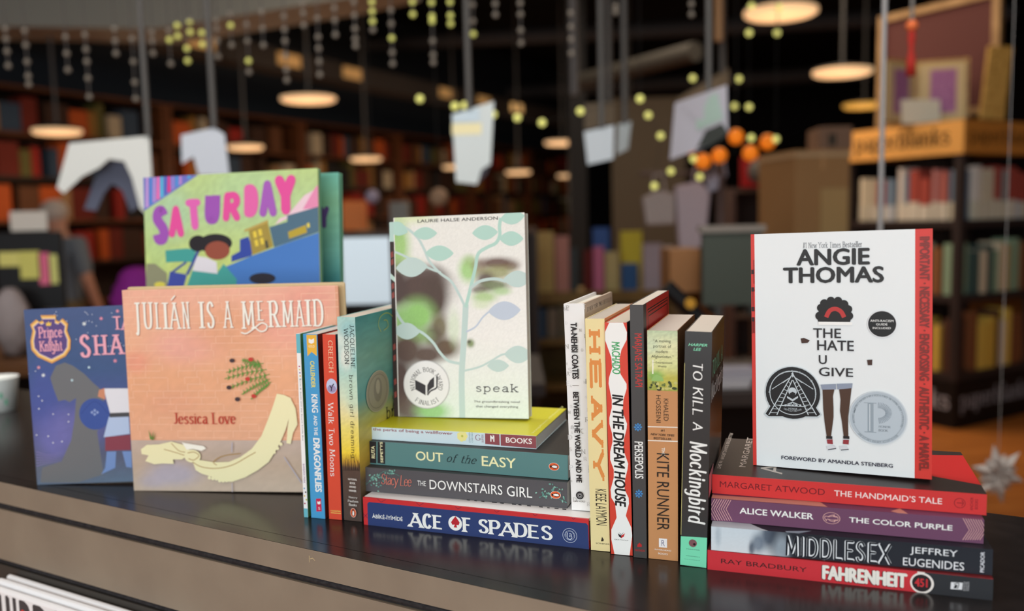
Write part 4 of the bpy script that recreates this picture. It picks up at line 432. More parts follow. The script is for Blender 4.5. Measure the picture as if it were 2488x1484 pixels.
'hate':('face',[[0.90074,-0.43389,0.02029],[0.43432,0.90035,-0.02727],[-0.00644,0.03338,0.99942],[0.21566,0.76591,0.07596]],0.14605,0.20885,{'F':[('P',(214,58,50),[(133,-6.3),(154.1,-6.3),(154.1,214.4),(133,214.4)]),('IX',(214,58,50),0,0.022,0,1),('T','#1 New York Times Bestseller',(120,124,130),'s',44.4,195.2,92.5,200.1,0,0,0),('T','ANGIE',(52,48,48),'b',39,180.1,98.5,194.6,0,0.04,0),('T','THOMAS',(52,48,48),'b',27.7,164.8,109.5,178.9,0,0.04,0),('E',(40,33,32),69.8,139.3,12.7,10.5),('E',(40,33,32),59.4,143.4,3.5,3.5),('E',(40,33,32),58.3,136.4,3.8,3.8),('E',(40,33,32),62,147.3,3.55,3.55),('E',(40,33,32),67.3,149.8,3.25,3.25),('E',(40,33,32),73.1,149.6,3.35,3.35),('E',(40,33,32),77.7,146.5,3.75,3.75),('E',(40,33,32),81,142.4,3.5,3.5),('E',(40,33,32),81.5,136.6,3.75,3.75),('E',(40,33,32),60.1,133,3.55,3.55),('E',(40,33,32),79.7,133.2,3.45,3.45),('R',(190,52,50),3.6,[(63.4,135.3),(66.3,140.9),(70.9,142.6),(75.4,140.3),(78,135.4)],1,None),('P',(243,244,242),[(57,128.6),(84.4,128.6),(84.4,131.3),(57,131.3)]),('P',(96,60,46),[(42.2,116.4),(44.9,117),(49.9,114.9),(47.9,112.6),(43,112.2)]),('P',(96,60,46),[(96.1,99.1),(100.3,99.5),(100.1,94.7),(96.8,94.6)]),('T','THE',(58,54,58),'b',52.6,117.3,75.4,125.6,0,0.012,0),('T','HATE',(58,54,58),'b',55.9,106.4,85.7,115.3,0,0.012,0),('T','U',(58,54,58),'b',57.2,94.3,63.8,102.3,0,0.012,0),('T','GIVE',(58,54,58),'b',57.2,83.9,85.1,91.6,0,0.012,0),('P',(108,74,56),[(60.1,73.3),(70,73.2),(68.7,66.6),(69.1,56.8),(69.1,48.3),(66.9,30.4),(63.5,30.2),(61.7,43.6),(60.7,54.9)]),('P',(108,74,56),[(73.7,73.3),(83.8,74.6),(82.3,60.3),(80.9,49),(81.1,31.4),(77.4,31.1),(75.9,44.4),(74.4,54.2),(74.9,64.1)]),('P',(142,152,172),[(58.5,76.3),(71.1,77.4),(71.3,72.7),(59.7,71.9)]),('P',(142,152,172),[(71.7,77.6),(84.6,78.6),(84.1,74.4),(72.4,72.7)]),('P',(45,40,42),[(63,28.9),(68,28.9),(68,31.4),(63,31.4)]),('P',(45,40,42),[(76.9,29.9),(81.9,29.9),(81.9,32.4),(76.9,32.4)]),('P',(150,52,60),[(63.5,28.3),(68.2,28.6),(68.5,24.4),(64,24.6)]),('P',(150,52,60),[(76.9,29),(81.6,29.3),(81.3,25.1),(76.6,25.3)]),('P',(215,218,224),[(62.9,22.3),(69.8,23.6),(71.6,20.8),(64.5,18.7)]),('P',(215,218,224),[(73.5,23.1),(79.8,23.8),(81.6,20.8),(75.1,19.5)]),('R',(92,92,105),0.8,[(64.5,19.3),(71.1,20.9)],0,None),('R',(92,92,105),0.8,[(75.1,19.8),(81.3,20.8)],0,None),('T','FOREWORD BY AMANDLA STENBERG',(48,52,84),'b',25.1,7.6,116.4,10.9,0,0.022,0),('T','IMPORTANT · NECESSARY · ENGROSSING · AUTHENTIC · A MARVEL',(128,44,38),'b',136.5,7.1,144,202.5,-90,0.03,0),('T','THE',(70,28,28),'b',0.5,120,2.8,186,-90,0.02,0)],'anti-racism guide sticker|round black sticker with white capitals':[('G',(238,240,244),107.9,130,11.45,11.45,0.95,1),('E',(32,29,30),107.9,130,10.95,10.95),('T','ANTI-RACISM',(243,244,242),'b',98.7,131.7,116.7,133.6,0,0.003,0),('T','GUIDE',(243,244,242),'b',103.3,128.8,112.1,130.6,0,0.003,0),('T','INCLUDED',(243,244,242),'b',100.6,125.7,114.7,127.4,0,0.003,0)],'award seal|black and silver award seal with a triangular foot':[('E',(196,206,212),35.1,67.9,23.82,23.82),('P',(196,206,212),[(10.3,47.7),(13.6,44.7),(56.4,46.9),(59.6,49.7),(53.4,59.9),(17.1,58.6)]),('E',(42,41,44),35.1,67.9,23.11,23.11),('P',(42,41,44),[(11.7,48.1),(14.5,45.9),(55.7,48),(58.2,50.1),(52.7,59),(17.6,57.7)]),('G',(196,206,212),35.1,67.9,19.81,19.81,0.965,1),('R',(196,206,212),0.8,[(34.4,83.6),(14.5,47.1)],0,None),('R',(196,206,212),0.8,[(34.9,79.4),(21.5,47.5)],0,None),('R',(196,206,212),0.45,[(31.7,77.9),(33.1,76.4)],0,None),('R',(196,206,212),0.45,[(29.8,74.4),(31.7,73)],0,None),('R',(196,206,212),0.45,[(27.8,70.8),(30.4,69.7)],0,None),('R',(196,206,212),0.45,[(25.8,67.3),(29,66.3)],0,None),('R',(196,206,212),0.45,[(23.8,63.7),(27.7,63)],0,None),('R',(196,206,212),0.45,[(21.8,60.1),(26.4,59.6)],0,None),('R',(196,206,212),0.45,[(19.8,56.5),(25,56.2)],0,None),('R',(196,206,212),0.45,[(17.8,52.9),(23.6,52.9)],0,None),('R',(196,206,212),0.45,[(15.8,49.3),(22.3,49.5)],0,None),('R',(196,206,212),0.6,[(33.9,82.2),(17.5,70.5)],0,None),('R',(196,206,212),0.6,[(33.9,82.2),(27,76.7)],0,None),('P',(196,206,212),[(35.1,62.4),(30.4,65),(30.4,63.3),(35.1,60.4)]),('R',(196,206,212),0.45,[(35.1,59.9),(33.1,56.8)],0,None),('R',(196,206,212),0.45,[(35.1,59.9),(30.7,56.7)],0,None),('R',(196,206,212),0.45,[(35.1,59.9),(28.2,56.6)],0,None),('R',(196,206,212),0.8,[(36.1,83.7),(55,49.4)],0,None),('R',(196,206,212),0.8,[(35.5,79.4),(48.3,49)],0,None),('R',(196,206,212),0.45,[(38.6,78.2),(37.3,76.6)],0,None),('R',(196,206,212),0.45,[(40.6,74.9),(38.6,73.3)],0,None),('R',(196,206,212),0.45,[(42.5,71.5),(39.9,70.1)],0,None),('R',(196,206,212),0.45,[(44.4,68.2),(41.1,66.9)],0,None),('R',(196,206,212),0.45,[(46.3,64.8),(42.4,63.7)],0,None),('R',(196,206,212),0.45,[(48.2,61.5),(43.7,60.5)],0,None),('R',(196,206,212),0.45,[(50.1,58.2),(45,57.3)],0,None),('R',(196,206,212),0.45,[(51.9,54.8),(46.3,54.1)],0,None),('R',(196,206,212),0.45,[(53.8,51.5),(47.5,50.9)],0,None),('R',(196,206,212),0.6,[(36.6,82.3),(52.5,72.1)],0,None),('R',(196,206,212),0.6,[(36.6,82.3),(43.3,77.4)],0,None),('P',(196,206,212),[(35.1,62.4),(39.7,65.5),(39.7,63.8),(35.1,60.4)]),('R',(196,206,212),0.45,[(35.1,59.9),(37,57)],0,None),('R',(196,206,212),0.45,[(35.1,59.9),(39.4,57.2)],0,None),('R',(196,206,212),0.45,[(35.1,59.9),(41.9,57.3)],0,None),('E',(196,206,212),35.1,69.3,3.56,3.56),('P',(42,41,44),[(32.7,67.7),(35.1,69),(37.6,68),(37,65.4),(33.2,65.2)]),('P',(196,206,212),[(34.2,85.1),(35.5,86.8),(36.6,83.4),(35.2,81.7)]),('P',(196,206,212),[(23.3,56.7),(46.6,56.7),(46.6,56),(23.3,56)]),('E',(196,206,212),28.9,56.6,0.9,0.9),('E',(196,206,212),32,56.8,1,0.8),('E',(196,206,212),35.2,56.9,0.9,0.9),('E',(196,206,212),38.3,57.1,0.95,0.95),('E',(196,206,212),41.6,57.3,0.85,0.85),('T','HONOR',(196,206,212),'b',31.6,53.1,39.1,54.7,0,0,0),('C','CORETTA SCOTT KING AWARD',(196,206,212),35.1,67.9,23.81,0.7,0.062,-118,-62,1,0,'b'),('C','Non-Violent Social Change',(196,206,212),35.1,67.9,23.81,0.86,0.07,126,54,0,0,'b'),('C','Brotherhood',(196,206,212),35.1,67.9,23.81,0.86,0.07,38,-8,0,0,'b'),('C','Peace',(196,206,212),35.1,67.9,23.81,0.86,0.07,182,162,0,0,'b')],'award medal|silver grey round award medal':[('E',(180,192,202),104.5,49.7,22.92,22.92),('G',(150,162,172),104.5,49.7,22.92,22.92,0.855,0.87),('G',(205,214,222),104.5,49.7,22.92,22.92,0.97,1),('E',(186,198,208),104.5,49.7,18.92,18.92),('C','MICHAEL L. PRINTZ AWARD FOR EXCELLENCE IN YOUNG ADULT LITERATURE',(112,124,134),104.5,49.7,22.92,0.885,0.075,196,-22,0,0,'s'),('C','AMERICAN LIBRARY ASSOCIATION',(112,124,134),104.5,49.7,22.92,0.94,0.075,-138,-42,1,0,'s'),('P',(150,163,174),[(96.5,37.4),(101.2,37.4),(101.2,62.2),(96.5,62.2)]),('P',(150,163,174),[(93.5,62),(103.5,62),(103.5,62.6),(93.5,62.6)]),('P',(150,163,174),[(94,36.8),(103.4,36.8),(103.4,37.5),(94,37.5)]),('P',(205,215,222),[(97.9,38.1),(98.6,38.1),(98.6,61.4),(97.9,61.4)]),('R',(138,150,162),0.5,[(104.9,58.2),(105.1,63.1)],0,None),('R',(138,150,162),0.5,[(105.7,58.1),(106.5,63.1)],0,None),('R',(138,150,162),0.5,[(106.4,58.1),(107.9,62.9)],0,None),('R',(138,150,162),0.5,[(107.1,57.9),(109.2,62.6)],0,None),('R',(138,150,162),0.5,[(107.8,57.7),(110.4,62.1)],0,None),('R',(138,150,162),0.5,[(108.4,57.4),(111.6,61.4)],0,None),('R',(138,150,162),0.5,[(109,57.1),(112.6,60.7)],0,None),('R',(138,150,162),0.5,[(109.4,56.7),(113.5,59.8)],0,None),('R',(138,150,162),0.5,[(109.8,56.2),(114.2,58.8)],0,None),('R',(138,150,162),0.5,[(110.1,55.8),(114.8,57.8)],0,None),('R',(138,150,162),0.5,[(110.4,55.3),(115.2,56.7)],0,None),('R',(138,150,162),0.5,[(110.5,54.7),(115.5,55.5)],0,None),('R',(138,150,162),0.5,[(110.5,54.2),(115.5,54.3)],0,None),('R',(138,150,162),0.5,[(110.4,53.7),(115.4,53.2)],0,None),('R',(138,150,162),0.5,[(110.3,53.1),(115.1,52)],0,None),('R',(138,150,162),0.5,[(110,52.6),(114.6,50.8)],0,None),('R',(138,150,162),0.5,[(109.7,52.1),(113.9,49.8)],0,None),('R',(138,150,162),0.5,[(109.2,51.6),(113.1,48.7)],0,None),('R',(138,150,162),0.5,[(108.7,51.2),(112.2,47.8)],0,None),('R',(138,150,162),0.5,[(108.1,50.8),(111.1,47)],0,None),('R',(138,150,162),0.5,[(107.5,50.5),(109.9,46.3)],0,None),('R',(138,150,162),0.5,[(106.8,50.2),(108.6,45.7)],0,None),('R',(138,150,162),0.5,[(106.1,50),(107.2,45.3)],0,None),('R',(138,150,162),0.5,[(105.3,49.9),(105.9,45)],0,None),('T','HONOR',(112,124,134),'s',105.4,41.6,114.4,43.4,0,0,0),('T','BOOK',(112,124,134),'s',105.3,38.4,112.5,40.3,0,0,0)]}),
'speak':('face',[[0.97193,-0.23472,0.01609],[0.23527,0.96933,-0.07099],[0.00107,0.07278,0.99735],[-0.12628,0.92334,0.09205]],0.14523,0.2157,{'F':[('A',1,-10.2,147.6,223.4,[(0,(236,235,228)),(0.6,(241,238,234)),(1,(228,238,230))],[(19.8,218,26.1,9.2,(222,232,190),0.9),(4.2,185.9,12.3,26.4,(166,206,128),1),(1.2,198.5,8.2,9.3,(150,195,120),0.6),(10.2,164,18.1,7.7,(175,208,140),0.8),(26,137.2,32.5,20.1,(84,62,54),1),(36.1,149.4,21.1,12.3,(84,62,54),0.9),(45.3,129.1,13,26.2,(80,60,50),1),(3,140.7,11.5,23.4,(76,56,50),1),(25.2,109.2,18,17.1,(150,200,112),1),(8.6,104.7,13.2,14.1,(152,200,118),0.9),(49.4,96.6,8.9,13.9,(112,100,62),0.9),(55.4,74.9,15.3,10.8,(104,82,60),1),(41,87.3,11.4,10.9,(96,80,62),0.9),(65.6,96.4,6.4,18.5,(200,222,180),0.5),(18.1,87.5,19.7,10.9,(140,180,104),0.9),(11.1,71.9,18.1,17.2,(100,78,68),1),(34,67.2,17.9,9.3,(98,78,68),1),(3.5,34.2,13.2,36.1,(92,72,68),1),(14.4,9.2,19.8,12.6,(110,92,84),0.9),(39,6.5,17.9,9.3,(150,205,125),0.9),(83,157.5,9.6,12.2,(168,212,132),0.95),(84.8,166.6,6.4,6.2,(160,190,120),0.6),(95.8,160.3,7.9,7.6,(140,110,84),0.7),(114.8,163.6,18.7,6,(104,74,62),0.95),(128.7,160.2,9.4,4.5,(112,84,64),0.8),(113,153.8,18.7,6.8,(150,150,90),0.85),(101.8,146.4,9.4,7.6,(92,72,66),0.9),(111.1,140.2,15.6,5.7,(120,130,92),0.95),(95.2,135.9,9.5,4,(104,92,74),0.8),(99.8,128.2,12.6,5.5,(176,206,140),0.9),(118.8,133.9,9.4,4,(178,210,150),0.8),(96.5,120.6,9.4,4.6,(215,228,190),0.7),(83.6,79.4,4.1,4.3,(120,140,80),0.9),(82,81,1.9,1.8,(70,60,50),0.8)],(110,150),0.02,0),('R',(196,216,212),6.5,[(72.1,-14.7),(72.6,7),(72.7,30.1),(73.3,50.2),(76.9,88.7),(79.3,120.9)],1,None),('R',(182,218,206),3.6,[(79.2,117.8),(84.4,136.1),(90.7,158.9),(94.2,174),(104.2,180.6),(113.7,184.8),(118.2,192.7),(118.1,202.1),(119.7,211.1)],1,None),('R',(196,216,212),2.8,[(77.7,120.1),(71.3,133.3),(63.5,145.7),(50.9,155.2),(39.8,167.8),(34.4,180.3),(27.4,192.9),(17.8,201.8),(8,207.5)],1,None),('R',(196,216,212),3,[(71.1,57.9),(58.3,61),(48.8,70.3),(42.5,79.6),(32.9,88.9),(23.2,94.5),(8.6,101.6),(-1.8,118.1)],1,None),('R',(196,216,212),2.4,[(52.5,155.2),(39.6,160.1),(18.6,170.7),(7.2,176.2),(-4.3,180.7)],1,None),('R',(196,216,212),2,[(76.5,50.2),(93.3,54.5),(107.8,61.8),(117.3,67.1),(126.7,68.6)],1,None),('R',(196,206,222),1.8,[(79.1,91.7),(89.6,97),(97.7,106.9),(105.8,113.6)],1,None),('R',(196,216,212),3.2,[(84.5,137.6),(95.4,145),(111.3,147.3),(123.7,144.4)],1,None),('L',(182,218,206),22.3,197.7,49.3,197.4,0.5),('L',(182,218,206),35.5,176.5,67.2,175.4,0.52),('L',(182,218,206),88.2,196.1,116.3,196.4,0.55),('L',(182,218,206),117.4,189.7,143.6,188.4,0.58),('L',(182,218,206),119.2,209.6,145.4,212.3,0.55),('L',(196,216,212),1.5,161.1,37.7,162.5,0.58),('L',(196,216,212),121,146.3,151.7,146.9,0.56),('L',(196,206,222),103.9,112.9,138.9,114.3,0.56),('L',(196,216,212),-2.9,93.9,27.3,92.1,0.6),('L',(196,216,212),120.5,67.9,150,67.1,0.62),('L',(196,216,212),101.3,55.6,125.2,55.7,0.54),('L',(182,218,206),-6.9,208.1,16.1,199.5,0.6),('T','LAURIE HALSE ANDERSON',(78,66,64),'b',27.6,209.2,116.6,212.7,0,0.01,0),('T','speak',(58,48,50),'w',87.7,25.5,134.7,36.3,0,0,0),('T','The groundbreaking novel',(110,108,108),'b',86,15.8,136.2,18.7,0,0,0),('T','that changed everything',(110,108,108),'b',88.1,10.6,134.3,13.6,0,0,0)],'award seal|round white award seal with dark open book emblem':[('G',(198,196,196),33.2,35.2,26.16,26.16,0.96,1),('E',(238,236,236),33.2,35.2,25.2,25.2),('C','NATIONAL BOOK AWARD',(66,60,64),33.2,35.2,25.5,0.73,0.19,203,-22,0,0.01,'s'),('C','FINALIST',(66,60,64),33.2,35.2,25.5,0.88,0.19,-128,-48,1,0.01,'s'),('P',(66,60,64),[(20.5,40.3),(32.4,34.5),(32.1,23.5),(20.6,30)]),('P',(66,60,64),[(34.2,34.5),(37.4,39.9),(42.2,43.6),(42,33),(37.2,29.8),(33.9,25.1)]),('R',(66,60,64),1.6,[(34.2,23.9),(37.9,28.3),(43.2,30.7),(45.6,33)],1,None),('R',(66,60,64),1.6,[(45.2,32.7),(45.5,44.5)],0,None)],'S':[]}),
